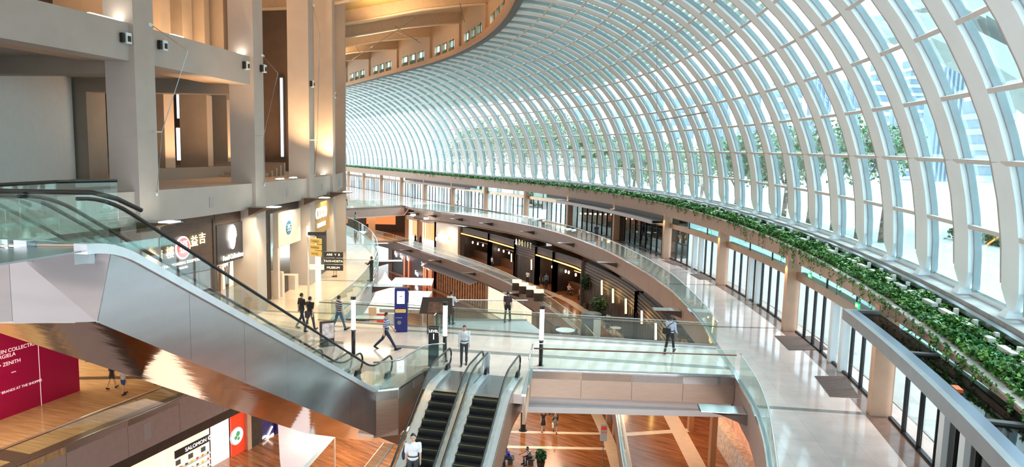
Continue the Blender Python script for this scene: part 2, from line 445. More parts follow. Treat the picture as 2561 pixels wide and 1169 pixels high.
MB().tube([vp(1722, 385), vp(1800, 490)], .02, 4).build('rod', M_purlin, rods)

# ------------------------------------------------------------------ timber roof left of the ledge
roof = empty('ceiling', A(85, .2, 22), kind='structure')
def zbeam(R):
    xs = [52, 60, 70, 78, 82.5, 86.8, 90.5, 94.4, 97.2, 99]; zs = [17.5, 18.2, 19.0, 19.6, 20.25, 21.3, 22.25, 22.95, 23.35, 23.45]
    return float(np.interp(R, xs, zs))
Rs = [56, 62, 68, 74, 79, 82.5, 84.6, 86.8, 88.6, 90.5, 92.4, 94.4, 95.8, 97.2]
for b0 in beamph:
    mb = MB(); ed = MB()
    for a, b in zip(Rs, Rs[1:]):
        for (m_, w, z0, z1) in ((mb, .14, .05, 1.5), (ed, .24, -.06, .06)):
            T = tang(b0); q = []
            for zz in (z0, z1):
                for R, s in ((a, -1), (b, -1), (b, 1), (a, 1)): q.append(A(R, b0, zbeam(R)+zz)+T*w*s)
            m_.hexa(q)
    bm_ = mb.build('roof_beam', M_beamw, roof); ed.build('beam_edge', M_rim, bm_)
    pil = MB(); T = tang(b0); c = A(97, b0)
    pil.obox(c, (T.y, -T.x), (T.x, T.y), .35, .24, 20.1, 23.5); pil.build('beam_post', M_beamw, roof)
for k, b0 in enumerate(beamph[:-1]):
    b1 = b0+.112; mb = MB(); pf = MB()
    for a, b in zip(Rs, Rs[1:]):
        n = 3
        for j in range(n):
            p0, p1 = b0+.112*j/n, b0+.112*(j+1)/n
            h0, h1 = 1.15+.35*math.sin(PI*j/n), 1.15+.35*math.sin(PI*(j+1)/n)
            (pf if (k >= 4 and k <= 6 and 80 < a) else mb).quad(A(a, p0, zbeam(a)+h0), A(b, p0, zbeam(b)+h0), A(b, p1, zbeam(b)+h1), A(a, p1, zbeam(a)+h1))
    if mb.v: mb.build('ceiling_panel', M_ceilw, roof)
    if pf.v: pf.build('perforated_panel', M_perf, roof)
    vt = MB(); m_ = b0+.056
    vt.hexa([A(91.5, m_-.02, zbeam(91.5)+1.15), A(95.3, m_-.02, zbeam(95.3)+1.15), A(95.3, m_+.02, zbeam(95.3)+1.15), A(91.5, m_+.02, zbeam(91.5)+1.15),
             A(91.5, m_-.02, zbeam(91.5)+1.35), A(95.3, m_-.02, zbeam(95.3)+1.35), A(95.3, m_+.02, zbeam(95.3)+1.35), A(91.5, m_+.02, zbeam(91.5)+1.35)])
    vt.build('ceiling_vent', mat('dark_gold_vent', (.26, .15, .04), .5, var=.2), roof)
MB().arc(55, 97.6, -.6, 1.47, 24.9, 25.1, 40).build('roof_deck', M_ceilw, roof)
# thin tie rods under the roof beams
for (a, b) in (((842, 20), (1043, 100)), ((905, 10), (1052, 108)), ((830, 30), (905, 138)), ((1040, 45), (880, 150)), ((1150, 8), (1162, 55))):
    d1, d2 = ray(*a), ray(*b)
    q1, q2 = Pc(*a, 88), Pc(*b, 91)
    MB().tube([q1, q2], .03, 4).build('tie_rod', M_darkg, roof)

# end of the hall, far beyond the bridge
ew = empty('wall_far', A(95, 1.1, 8), kind='structure')
mb = MB(); mb.arc(97.5, 112, 1.45, 1.455, 0, 6, 1); mb.arc(84, 97.5, 1.45, 1.455, 0, 17, 1); mb.build('end_wall', M_plaster, ew)
mb = MB()
for k in range(9):
    R0 = 84+1.5*k; mb.arc(R0, R0+1.38, 1.45, 1.452, 17, 22.5-.25*abs(k-4), 1)
mb.build('end_window', M_glassv, ew)
mb = MB()
for k in range(10): mb.arc(83.9+1.5*k, 84.02+1.5*k, 1.447, 1.454, 17, 23, 1)
mb.build('end_window_mullions', M_white, ew)
# ------------------------------------------------------------------ level 1 floors
redge = smooth_path([(2.0, -6), (3.2, 2), (4.6, 9), (6.0, 14), (7.5, 18.7), (8.15, 20.9), (8.75, 23.6), (9.2, 27), (9.75, 31.6), (10.2, 35), (10.55, 40.5), (10.65, 47), (9.95, 56), (8.3, 67), (5.2, 78.5), (.9, 88), (-4.6, 96.2), (-10.9, 103.0), (-15.9, 108.2)], 6)
def ledge_arc(y0, y1, n):  # left level-1 edge circle
    cx, cy, R = -101.76, 37.39, 92.62
    return [Vector((cx+math.sqrt(R*R-(y-cy)**2), y, 0)) for y in np.linspace(y0, y1, n)]
lj = ledge_arc(34.6, 86, 34)
fl = empty('floor', (0, 0, 0), kind='structure'); fl['_local'] = 1
outer = [A(112.3, p) for p in np.linspace(1.4, -.55, 60)]
MB().prism([(p.x, p.y) for p in redge]+[(-18, 113.2)]+[(p.x, p.y) for p in outer], -.35, 0).build('right_gallery_floor', M_stone, fl)
farline = [(-18, 113.2), (-27, 103.4)]
MB().prism([(-18, 113.2), (-27, 103.4), (-34, 99), (-60, 96), (-100, 130), (-80, 200), tuple(A(112.3, 1.5).xy), tuple(A(112.3, 1.4).xy)], -.35, 0).build('far_gallery_floor', M_stone, fl)
MB().prism([(-9.2, 34.6)]+[(p.x, p.y) for p in lj]+[(-23.5, 89), (-27, 96), (-34, 99), (-60, 96), (-60, 36), (-17, 36), (-13, 33.8), (-9.7, 32)], -.35, 0).build('left_gallery_floor', M_stonew, fl)
MB().prism([(-3.3, 26.7), (-2.5, 26.9), (-2.3, 24.7), (.65, 24.1), (.9, 27.05), (9.15, 26.75), (9.72, 31.5), (-9.3, 34.6), (-9.75, 32.0), (-9.9, 29.5), (-7.9, 26.6), (-7.45, 24.6), (-4.9, 24.05), (-4.05, 24.4)], -.35, .003).build('bridge_floor', M_stone, fl)
MB().prism([(-13, 33.8), (-17, 36), (-16.6, 31), (-16.0, 26.9), (-14.5, 26.9)], -.1, 0).build('left_side_floor', M_stonew, fl)
# dark bands let into the stone
bd = []
def band(p, q, w=.28, z=.004):
    a, b = Vector((*p, 0)), Vector((*q, 0)); d = (b-a).normalized(); n_ = Vector((-d.y, d.x, 0))*w/2
    mb = MB(); mb.hexa([(a-n_).xy.to_tuple()+(0.0,), (b-n_).xy.to_tuple()+(0.0,), (b+n_).xy.to_tuple()+(0.0,), (a+n_).xy.to_tuple()+(0.0,),
                        (a-n_).xy.to_tuple()+(z,), (b-n_).xy.to_tuple()+(z,), (b+n_).xy.to_tuple()+(z,), (a+n_).xy.to_tuple()+(z,)])
    mb.build('dark_stone_band', M_band, fl)
for p, q in (((8.9, 23.5), (13.0, 23.0)), ((10.4, 35.1), (14.9, 35.1)), ((10.85, 47.1), (14.9, 47.3)), ((9.8, 59.0), (13.6, 59.8)), ((7.4, 70.8), (11.2, 72.3)), ((3.6, 82.5), (7, 84.2)), ((-.9, 91.5), (1.2, 94.8)),
             ((-9.9, 45.5), (-20, 45.3)), ((-11.2, 54.6), (-22, 54.4)), ((-13, 64.0), (-24, 63.7)), ((-16.5, 72.7), (-26, 72.2)), ((-9.4, 36.0), (-14, 36.3))): band(p, q)
band((-9.2, 30.6), (9.5, 27.9), .42, .007); band((-9.3, 33.4), (9.6, 30.9), .3, .007)
# brown stone strip at the foot of the glass wall
MB().arc(110.85, 111.75, -.5, 1.4, 0, .006, 80).build('brown_stone_strip', mat('brown_stone', (.22, .14, .115), .15, var=.1), fl)

# ------------------------------------------------------------------ slab edges
tr = empty('trim_2', (0, 0, 0), kind='structure'); tr['_local'] = 1
rr = resample(redge, .9)
panel_pts = resample(redge, 3.4)
for a, b in zip(panel_pts, panel_pts[1:]):
    d = (b-a).normalized(); a2 = a+d*.012; b2 = b-d*.012
    MB().ribbon([a2, b2], 0, .22, -1.5, -.08).build('fascia_panel', M_fascia, tr)
MB().ribbon(rr, -.04, .16, -.08, .02).build('edge_channel', M_chrome, tr)
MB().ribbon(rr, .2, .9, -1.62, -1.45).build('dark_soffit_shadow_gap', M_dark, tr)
MB().ribbon(rr, .25, 2.6, -1.75, -1.55).build('gallery_soffit', mat('warm_soffit', (.50, .33, .20), .5, var=.05), tr)
lpts = [Vector((-9.2, 34.6, 0))]+lj+[Vector((-23.5, 89, 0)), Vector((-27, 96, 0))]
lp2 = resample(lpts, 3.4)
for a, b in zip(lp2, lp2[1:]):
    d = (b-a).normalized(); MB().ribbon([a+d*.012, b-d*.012], -.22, 0, -1.5, -.08).build('fascia_panel', mat('white_grey_fascia', (.56, .54, .52), .5, var=.03), tr)
MB().ribbon(resample(lpts, .9), -.16, .04, -.08, .02).build('edge_channel', M_chrome, tr)
MB().ribbon([Vector((-27, 103.4, 0)), Vector((-18, 113.2, 0))], -.3, 0, -1.5, -.05).build('far_bridge_fascia', M_fascia, tr)
MB().prism([(-18, 113.2), (-27, 103.4), (-40, 99), (-60, 98), (-60, 140), (-20, 135)], -1.7, -1.45).build('far_bridge_soffit', mat('peach_soffit', (.72, .56, .46), .6), tr)
# bridge sides
def skin(pts, z0, z1, m, name='bridge_panel', step=2.2, th=.12):
    for a, b in zip(pts, pts[1:]):
        a, b = Vector((*a, 0)), Vector((*b, 0)); n = max(1, round((b-a).length/step)); d = (b-a).normalized()
        for k in range(n): MB().ribbon([a+(b-a)*k/n+d*.006, a+(b-a)*(k+1)/n-d*.006], 0, th, z0, z1).build(name, m, tr)
skin([(9.15, 26.75), (.9, 27.05)], -1.12, -.05, M_fasciag); MB().prism([(9.15, 27.0), (9.2, 27.3), (.7, 27.6), (.65, 27.3)], -1.62, -1.12).build('pale_soffit_beam', mat('pale_soffit_beam', (.74, .64, .62), .5), tr)
skin([(.9, 27.05), (.65, 24.1)], -1.12, -.05, M_column); skin([(-2.5, 26.9), (-3.3, 26.7), (-4.05, 24.4), (-4.9, 24.05), (-5.5, 24.1)], -1.75, -.03, M_fasciag, step=1.2)
skin([(-9.3, 34.6), (9.72, 31.5)], -1.72, -.05, M_fasciag)
MB().prism([(9.15, 26.9), (9.7, 31.4), (-9.3, 34.4), (-9.7, 32), (-9.8, 29.6), (-7.8, 26.8), (-7.3, 24.8), (-4.9, 24.3), (-3.2, 26.9)], -1.74, -1.5).build('bridge_soffit', mat('white_soffit', (.78, .72, .70), .6), tr)
MB().ribbon([Vector((9.15, 26.75, 0)), Vector((.9, 27.05, 0)), Vector((.65, 24.1, 0))], 0, .16, -.05, .03).build('edge_channel', M_chrome, tr)
MB().ribbon([Vector((-2.5, 26.9, 0)), Vector((-3.3, 26.7, 0)), Vector((-4.05, 24.4, 0)), Vector((-4.9, 24.05, 0))], 0, .16, -.03, .05).build('edge_channel', M_chrome, tr)

# ------------------------------------------------------------------ glass balustrades
def balustrade(pts, label, z=0.0, h=1.08, pane=1.55, rail=M_chrome, rr_=.03, railz=None, side=1, group='glass balustrades', clips=False, rail_off=0.0):
    e = empty('glass_balustrade', (pts[0][0], pts[0][1], z), label=label, cat='railing', group=None)
    q = resample([Vector((p[0], p[1], 0)) for p in pts], pane)
    for a, b in zip(q, q[1:]):
        d = (b-a).normalized()
        MB().ribbon([a+d*.008, b-d*.008], -.008, .008, z+.02, z+h).build('glass_pane', M_glass, e)
    railz = railz or z+h
    fine = resample([Vector((p[0], p[1], 0)) for p in pts], .5) if len(pts) > 3 else [Vector((p[0], p[1], 0)) for p in pts]
    off = []
    for k, p in enumerate(fine):
        d = (fine[min(k+1, len(fine)-1)]-fine[max(k-1, 0)]).normalized(); off.append((p.x+d.y*rail_off, p.y-d.x*rail_off, railz))
    MB().tube(off, rr_, 6).build('handrail', rail, e, smooth=True)
    MB().ribbon(fine, -.05, .05, z-.02, z+.06).build('base_channel', M_steeld, e)
    if rail_off: MB().ribbon(fine, -.012, .012, z+h, z+h+.02).build('top_edge', M_chrome, e)
    if clips:
        for p_, nx in zip(q[1::2], q[2::2]):
            d = (nx-p_).normalized()
            MB().tube([(p_.x, p_.y, railz-.12), (p_.x+d.y*rail_off, p_.y-d.x*rail_off, railz-.02)], .014, 5).build('rail_bracket', M_steeld, e)
    return e
balustrade([p+Vector((.06, 0, 0)) for p in redge if p.y < 26.8], 'near stretch of the curved glass balustrade along the right gallery, in front of the bridge')
balustrade([p+Vector((.06, 0, 0)) for p in redge if p.y > 31.6], 'long curved glass balustrade along the right gallery beyond the bridge')
balustrade([p-Vector((.06, 0, 0)) for p in lpts], 'curved glass balustrade along the cream floor of the left gallery')
balustrade([(9.15, 26.85), (1.0, 27.15)], 'glass balustrade with dark red handrail on the near side of the bridge', rail=M_railw, railz=.92, rail_off=-.12, clips=True, pane=2.6)
balustrade([(.95, 27.1), (.75, 25.0)], 'short glass end panel beside the right escalator newel')
balustrade([(9.7, 31.35), (-9.9, 34.5)], 'glass balustrade with dark red handrail on the far side of the bridge', rail=M_railw, railz=.92, rail_off=.12, clips=True, pane=2.6)
balustrade([(-2.6, 26.85), (-3.35, 26.65), (-4.08, 24.45), (-4.95, 24.15)], 'small glass balustrade around the notch left of the twin escalators', rail=M_steeld, pane=1.2)
balustrade([(-27.2, 103.6), (-18.2, 113.0)], 'far glass balustrade on the bridge at the end of the hall', pane=1.8)

# ------------------------------------------------------------------ glass wall of the right gallery
wr = empty('window_1', A(111.6, .1, 0), kind='structure')
RC = [-.295, -.184, -.078, .035, .147, .262, .376, .487, .597, .706, .815, .815+.11, 1.035, 1.145, 1.255, 1.365]
for i, ph in enumerate(RC):
    mb = MB(); c = A(111.35, ph); T = tang(ph); mb.obox(c, (T.y, -T.x), (T.x, T.y), .34, .21, 0, 3.9 if i else 3.0)
    mb.build('column', M_column, wr)
DARK = (4, 5)    # bays with dark storefronts (between RC[4]..RC[6])
for i in range(len(RC)-1):
    a, b = RC[i]+.0028, RC[i+1]-.0028; n = 9
    dark = i in DARK
    gm = M_glassk if dark else M_glassd
    MB().arc(111.42, 111.85, a, b, 2.72, 3.12, 4).build('transom_beam', M_bronze, wr)
    for k in range(n):
        p0, p1 = a+(b-a)*k/n, a+(b-a)*(k+1)/n
        if i == 0 and k < 6: gm2 = M_glassk
        else: gm2 = gm
        MB().arc(111.60, 111.615, p0+.0004, p1-.0004, .08, 2.72, 1).build('glass_pane', gm2, wr)
        if k: MB().arc(111.52, 111.66, p0-.0002, p0+.0002, 0, 2.72, 1).build('mullion', M_black, wr)
    for k in range(3):
        p0, p1 = a+(b-a)*k/3, a+(b-a)*(k+1)/3
        MB().arc(111.65, 111.665, p0+.0003, p1-.0003, 3.12, 4.3, 1).build('clerestory_pane', M_glassv if not dark else M_glassk, wr)
        if k: MB().arc(111.6, 111.68, p0-.00018, p0+.00018, 3.12, 4.3, 1).build('mullion', M_black, wr)
    MB().arc(111.56, 111.68, a, b, 0, .08, 3).build('sill', M_black, wr)
    for f in ((.42, .54) if i % 2 else (.5, .62)):
        pj = a+(b-a)*f
        if not dark: MB().arc(111.45, 111.75, pj-.0016, pj+.0016, 0, 2.72, 1).build('door_post', M_white, wr)
    if dark:
        MB().arc(113.2, 113.4, a-.003, b+.003, 0, 4.3, 3).build('shop_back_wall', mat('brown_grey_shop_wall', (.17, .145, .125), .6, var=.35, vs=.7), wr)
        for k in range(4):
            pj = a+(b-a)*(.12+.24*k); MB().arc(112.5, 112.9, pj, pj+.006, .3, 1.2+.4*(k % 2), 1).build('display_unit', mat('display_grey', (.30, .27, .25), .5, var=.3), wr)
for ph in RC[1:7]: spot(A(110.75, ph, 3.62), A(111.2, ph, 0), 45, (1, .58, .26), 1.5, .8, .05)
# exit signs hanging under the transom
green = mat('exit_green', (.02, .35, .12), .4, emit=.6, ecol=(.03, .55, .2)); whitee = mat('sign_white', (.9, .95, .9), .5, emit=1.2)
for k, (px, py) in enumerate(((2026, 690), (2145, 765), (1705, 546), (1777, 581), (1186, 479), (1240, 488))):
    q = Pc(px, py, 111.35); ph = phi_of(q); t = Vector((-math.sin(ph), math.cos(ph), 0)); n_ = Vector((-math.cos(ph), -math.sin(ph), 0))
    e = empty('exit_sign', q, label=['green exit sign left of the near pair of door posts', 'green exit sign just above the end of the grey canopy', 'green exit sign on the far side of the third column', 'green exit sign right of the doors with two floor mats',
              'tiny green exit sign beyond the red litter bin', 'tiny green exit sign above the doors left of the garden view'][k], cat='exit sign', group='exit signs over the glass doors')
    mb = MB(); mb.obox(q, n_.xy, t.xy, .03, .2, q.z-.1, q.z+.1); mb.build('sign_box', green, e)
    text('EXIT', q+n_*.035, -t, (0, 0, 1), .13, whitee, e, depth=.003)
    MB().tube([q+Vector((0, 0, .1)), q+Vector((0, 0, .25))], .012, 5).build('hanger', M_steeld, e)
# floor mats
mm = mat('dark_door_mat', (.13, .085, .07), .85, var=.15, vs=20)
for k, (cs, lab) in enumerate(((((1937, 841), (2033, 842), (2072, 876), (1973, 877)), 'plain dark door mat in front of the second glazed bay'),
                      (((1655, 652), (1700, 655), (1722, 665), (1685, 664)), 'small far dark door mat by the third column'),
                      (((1725, 686), (1765, 686), (1783, 700), (1750, 700)), 'dark door mat just nearer than the small far one'))):
    q = [P(*c, 0) for c in cs]
    mb = MB(); mb.hexa([(p.x, p.y, .004) for p in q[::-1]]+[(p.x, p.y, .022) for p in q[::-1]])
    o = mb.build('door_mat', mm, fix=True); props(o, label=lab, cat='mat', group='door mats on the right gallery')
q = [P(*c, 0) for c in ((2037, 942), (2112, 942), (2152, 998), (2076, 994))]
e = empty('grille_mat', q[0], label='striped metal grille mat in front of the nearest glass doors', cat='mat', group='door mats on the right gallery')
MB().hexa([(p.x, p.y, .003) for p in q[::-1]]+[(p.x, p.y, .01) for p in q[::-1]]).build('tray', mat('mat_tray', (.55, .5, .48), .3, .5), e, fix=True)
for k in range(15):
    f0, f1 = (k+.15)/15, (k+.75)/15
    a0, b0_ = q[0].lerp(q[3], f0), q[1].lerp(q[2], f0); a1, b1_ = q[0].lerp(q[3], f1), q[1].lerp(q[2], f1)
    MB().hexa([(p.x, p.y, .01) for p in (a1, b1_, b0_, a0)]+[(p.x, p.y, .024) for p in (a1, b1_, b0_, a0)]).build('bar', mm, e, fix=True)

# ------------------------------------------------------------------ planter under the vault
pl = empty('planter', A(111.2, .1, 4), label='long curved planter of trailing green plants under the glass vault', cat='planter')
pp = np.linspace(-.42, 1.44, 60)
for a, b in zip(pp, pp[1:]):
    MB().arc(111.05, 111.28, a+.00006, b-.00006, lambda p: 3.72, lambda p: zlip(p)-.06, 2).build('fascia_panel', M_column if False else mat('planter_fascia', (.47, .34, .27), .6, var=.05), pl)
MB().arc(111.0, 111.34, -.42, 1.44, lambda p: zlip(p)-.06, lambda p: zlip(p), 70).build('stone_lip', mat('grey_stone_lip', (.52, .47, .42), .6, var=.15, vs=8), pl)
MB().arc(111.3, 112.7, -.42, 1.44, lambda p: zlip(p)-.4, lambda p: zlip(p)-.08, 70).build('soil', M_soil, pl)
MB().arc(111.28, 113.6, -.42, 1.44, 3.72, 3.9, 60).build('planter_base', M_fascia, pl)
g = MB(); prev = None
for k in range(120):
    ph = -.42+1.86*k/119; z = zgut(ph); q = [A(112.48, ph, z-.16), A(112.66, ph, z-.16), A(112.66, ph, z), A(112.60, ph, z+.02), A(112.48, ph, z-.02)]
    if prev:
        i = len(g.v); g.v += [tuple(e) for e in prev+q]
        for j in range(5): g.f.append((i+j, i+(j+1) % 5, i+5+(j+1) % 5, i+5+j))
    prev = q
g.build('gutter_rail', M_steeld, pl)
MB().arc(112.66, 113.45, -.42, 1.44, lambda p: zfoot(p)-.35, lambda p: zfoot(p)-.14, 80).build('grey_sill', mat('grey_sill', (.34, .33, .33), .45, var=.2, vs=2), pl)
MB().arc(113.25, 113.4, -.42, 1.44, lambda p: zfoot(p)-.14, lambda p: zfoot(p)+.08, 80).build('white_sill', M_white, pl)
MB().arc(113.2, 113.5, -.42, 1.44, 3.7, lambda p: zfoot(p)-.14, 60).build('back_upstand', M_frame, pl)
k = 0; ph = -.36
while ph < .62:
    z = zlip(ph); T = tang(ph); N = Vector((T.y, -T.x, 0))
    mb = MB(); c = A(112.3, ph)
    mb.obox(c, N.xy, T.xy, .05, .07, z-.05, zgut(ph)-.02); mb.obox(A(112.05, ph), N.xy, T.xy, .09, .40, z+.16, z+.27)
    mb.build('bracket', mat('white_bracket', (.72, .73, .71), .6, var=.05), pl); ph += .0116; k += 1
# foliage: leaf by leaf, joined (nobody could count it)
rng = np.random.default_rng(3)
def leafmesh(n, cen, size, name, m, parent, up=.6, colors=None, **kw):
    c = cen; s = size*(.6+.8*rng.random(n)); nr = rng.normal(size=(n, 3)); nr[:, 2] = np.abs(nr[:, 2])+up; nr /= np.linalg.norm(nr, axis=1)[:, None]
    r = rng.normal(size=(n, 3)); u = np.cross(nr, r); u /= np.linalg.norm(u, axis=1)[:, None]; w = np.cross(nr, u)
    V = np.empty((n, 4, 3)); V[:, 0] = c-u*s[:, None]; V[:, 1] = c-w*s[:, None]*.62+nr*s[:, None]*.15; V[:, 2] = c+u*s[:, None]; V[:, 3] = c+w*s[:, None]*.62+nr*s[:, None]*.15
    me = bpy.data.meshes.new(name); me.vertices.add(4*n); me.vertices.foreach_set('co', V.ravel()); me.loops.add(4*n); me.loops.foreach_set('vertex_index', np.arange(4*n, dtype=np.int32))
    me.polygons.add(n); me.polygons.foreach_set('loop_start', np.arange(0, 4*n, 4, dtype=np.int32)); me.polygons.foreach_set('loop_total', np.full(n, 4, dtype=np.int32)); me.update()
    ca = me.color_attributes.new('leafcol', 'FLOAT_COLOR', 'POINT'); base = rng.random((n, 1)); cc = np.ones((n, 4, 4)); cc[:, :, :3] = np.repeat(base[:, None, :], 4, 1); ca.data.foreach_set('color', cc.ravel())
    me.materials.append(m); o = bpy.data.objects.new(name, me); COL.objects.link(o)
    if parent is not None: o.parent = parent; o.matrix_parent_inverse = Matrix.Translation(parent.location).inverted()
    return props(o, **kw)
def leafmat(name, c1, c2, c3):
    m = bpy.data.materials.new(name); m.use_nodes = True; nt = m.node_tree; n = nt.nodes; L = nt.links; b = n['Principled BSDF']; b.inputs['Roughness'].default_value = .5
    at = n.new('ShaderNodeAttribute'); at.attribute_name = 'leafcol'; r = n.new('ShaderNodeValToRGB'); L.new(at.outputs['Fac'], r.inputs[0])
    r.color_ramp.elements[0].color = (*c1, 1); r.color_ramp.elements[1].color = (*c3, 1); e = r.color_ramp.elements.new(.6); e.color = (*c2, 1)
    L.new(r.outputs[0], b.inputs['Base Color']); MATS[name] = m; return m
M_leaf = leafmat('planter_leaves', (.018, .085, .02), (.06, .22, .045), (.22, .42, .06))
def scatter(n, p0, p1, R0, R1, zfun, thick):
    # denser close to the eye
    ph = p0+(p1-p0)*rng.random(n)**1.0; R = R0+(R1-R0)*rng.random(n)
    lump = .12*np.sin(ph*190)+.1*np.sin(ph*431+1)+.09*np.sin(R*7+ph*97)
    z = np.array([zfun(p) for p in ph])+thick*rng.random(n)+np.maximum(lump, -.1)*.6
    pc_ = np.minimum(ph, PSTR); e_ = np.maximum(ph-PSTR, 0)*113; return np.stack([OA[0]+R*np.cos(pc_)-np.sin(pc_)*e_, OA[1]+R*np.sin(pc_)+np.cos(pc_)*e_, z], 1)
leafmesh(42000, scatter(42000, -.36, -.10, 111.2, 112.42, lambda p: zlip(p)-.04, .26), .064, 'foliage', M_leaf, pl, kind='stuff')
leafmesh(32000, scatter(32000, -.10, .20, 111.2, 112.42, lambda p: zlip(p)-.03, .28), .088, 'foliage', M_leaf, pl, kind='stuff')
leafmesh(30000, scatter(30000, .20, 1.4, 111.15, 112.5, lambda p: zlip(p)-.04, .28), .13, 'foliage', M_leaf, pl, kind='stuff')
# vines hanging over the lip
vs_ = []
for k in range(520):
    ph = -.34+1.2*rng.random()**1.3; L_ = (.15+.75*rng.random()**3)*(1.2 if ph < 0 else .7); n = int(5+L_*22)
    for j in range(n):
        f = j/n; vs_.append((ph+.0006*math.sin(j*.9+k)+.0004*rng.normal(), 110.98-.04*rng.random(), zlip(ph)+.06-L_*f))
va = np.array(vs_); pc_ = np.minimum(va[:, 0], PSTR); e_ = np.maximum(va[:, 0]-PSTR, 0)*113; cen = np.stack([OA[0]+va[:, 1]*np.cos(pc_)-np.sin(pc_)*e_, OA[1]+va[:, 1]*np.sin(pc_)+np.cos(pc_)*e_, va[:, 2]], 1)
leafmesh(len(cen), cen, .048, 'trailing_vines', M_leaf, pl, up=0, kind='stuff')

# ------------------------------------------------------------------ canopies over the shopfronts
cn = empty('canopy', A(110.5, -.25, 3.4), label='grey steel canopy with glass top at the lower right', cat='canopy')
def CA(R, p, z): return A(R, p, z)
p_end, p_beg = -.187, -.46
steelc = mat('canopy_steel', (.33, .34, .36), .35, .6, var=.05)
R0, R1 = 109.85, 111.0
MB().arc(R0, R0+.16, p_beg, p_end, 3.36, 3.72, 24).build('front_fascia', steelc, cn)
MB().arc(R0+.16, R0+.42, p_beg, p_end, 3.6, 3.72, 24).build('edge_gutter', mat('blue_grey_gutter', (.22, .27, .36), .3, .7), cn)
MB().arc(R0, R1, p_end, p_end+.0012, 3.36, 3.72, 1).build('end_fascia', steelc, cn)
MB().arc(R0+.2, R1, p_beg, p_end, 3.36, 3.42, 24).build('underside', M_darkg, cn)
nb = 6
for k in range(nb):
    a, b = p_end+(p_beg-p_end)*k/nb, p_end+(p_beg-p_end)*(k+1)/nb
    MB().arc(R0+.42, R1, b+.001, a-.0006, 3.61, 3.63, 3).build('glass_panel', glassmat('smoked_roof_glass', (.40, .42, .44), .12) if 'smoked_roof_glass' not in MATS else MATS['smoked_roof_glass'], cn)
    MB().arc(R0+.3, R1, b-.0008, b+.0008, 3.45, 3.68, 1).build('cross_beam', M_darkg, cn)
    MB().arc(R0+.85, R0+.95, b, a, 3.5, 3.6, 3).build('rail', M_darkg, cn)
    for j in range(3):
        f = b+(a-b)*(.2+.3*j); MB().arc(R0+.5, R0+.8, f, f+.0035, 3.36, 3.5, 1).build('roof_unit', mat('roof_unit_grey', (.2, .2, .22), .5), cn)
MB().arc(R0+.45, R0+.6, -.262, -.259, 3.64, 3.72, 1).build('orange_cap', mat('orange_cap', (.75, .16, .04), .5), cn)
cn2 = empty('canopy', A(110.3, .26, 3.2), label='long flat grey canopy over the dark storefronts of the right gallery', cat='canopy')
MB().arc(109.9, 110.05, .15, .385, 3.0, 3.32, 20).build('front_fascia', mat('pale_canopy_edge', (.42, .38, .38), .4, .2), cn2)
MB().arc(110.05, 111.05, .15, .385, 3.24, 3.3, 20).build('top', M_darkg, cn2)
MB().arc(110.05, 111.3, .15, .385, 3.0, 3.05, 20).build('underside', mat('grey_underside', (.3, .27, .27), .6), cn2)
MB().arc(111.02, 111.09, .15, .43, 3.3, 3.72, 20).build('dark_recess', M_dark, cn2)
MB().arc(110.3, 110.7, .372, .392, 3.32, 3.42, 1).build('skylight', M_white, cn2)
cn3 = empty('canopy', A(110.3, .65, 3.2), label='far grey canopy on the glass wall beyond the red litter bin', cat='canopy')
MB().arc(110.0, 111.0, .64, .86, 3.05, 3.3, 14).build('roof', M_fascia, cn3)
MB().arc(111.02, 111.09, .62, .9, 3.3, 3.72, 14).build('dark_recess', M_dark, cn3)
# behind the nearest glass bay
wn_ = empty('wall_near_shop', A(113, -.3, 0), kind='structure')
MB().arc(112.6, 112.8, -.5, -.225, 0, 4.0, 6).build('shop_wall', mat('mottled_shop_wall', (.30, .27, .23), .6, var=.4, vs=.8), wn_)
MB().arc(111.9, 112.3, -.262, -.242, 0, 2.6, 2).build('brown_door', mat('brown_door', (.30, .17, .10), .5), wn_)
MB().arc(112.0, 112.2, -.285, -.27, 0, 1.2, 1).build('green_display', mat('lime_display', (.15, .55, .03), .4), wn_)
eas = empty('easel_sign', P(2338, 1160, 0), label='white notice on a wooden easel behind the glass under the grey canopy', cat='sign')
ep = P(2350, 1168, 0); mb = MB(); mb.obox(ep, (1, 0), (0, 1), .02, .22, .45, 1.35); mb.build('notice_board', M_white, eas)
MB().tube([ep+Vector((0, -.25, 0)), ep+Vector((.05, -.05, 1.55))], .02, 5).build('leg', M_column, eas); MB().tube([ep+Vector((0, .25, 0)), ep+Vector((.05, .05, 1.55))], .02, 5).build('leg', M_column, eas)
# ------------------------------------------------------------------ left colonnade
wl = empty('wall_left', A(83.5, -.1, 0), kind='structure')
LC = [-.300, -.1939, -.0886, .0092, .0906, .19, .30, .42, .55]
ZT = 25.0
for i, ph in enumerate(LC):
    c = A(82.85, ph); mb = MB(); mb.obox(c, (math.cos(ph), math.sin(ph)), (-math.sin(ph), math.cos(ph)), .66, .55, 0, ZT); mb.build('column', M_plaster, wl)
for a, b in zip(LC, LC[1:]):
    for z0, z1 in (((5.60, 6.93), (11.96, 13.38)) if b < -.08 else ((5.60, 6.93),)):
        MB().arc(82.3, 83.32, a+.0066, b-.0066, z0, z1, 3).build('beam', M_plaster, wl)
        if z0 > 10: MB().arc(81.0, 82.3, a+.0066, b-.0066, z0+.05, z1, 3).build('soffit_strip', mat('warm_soffit_strip', (.52, .34, .22), .6), wl)
    m_ = (a+b)/2
    MB().arc(83.32, 83.33, m_-.002, m_+.002, 5.95, 6.45, 1).build('vent_grille', mat('vent_grey', (.40, .36, .36), .6), wl)
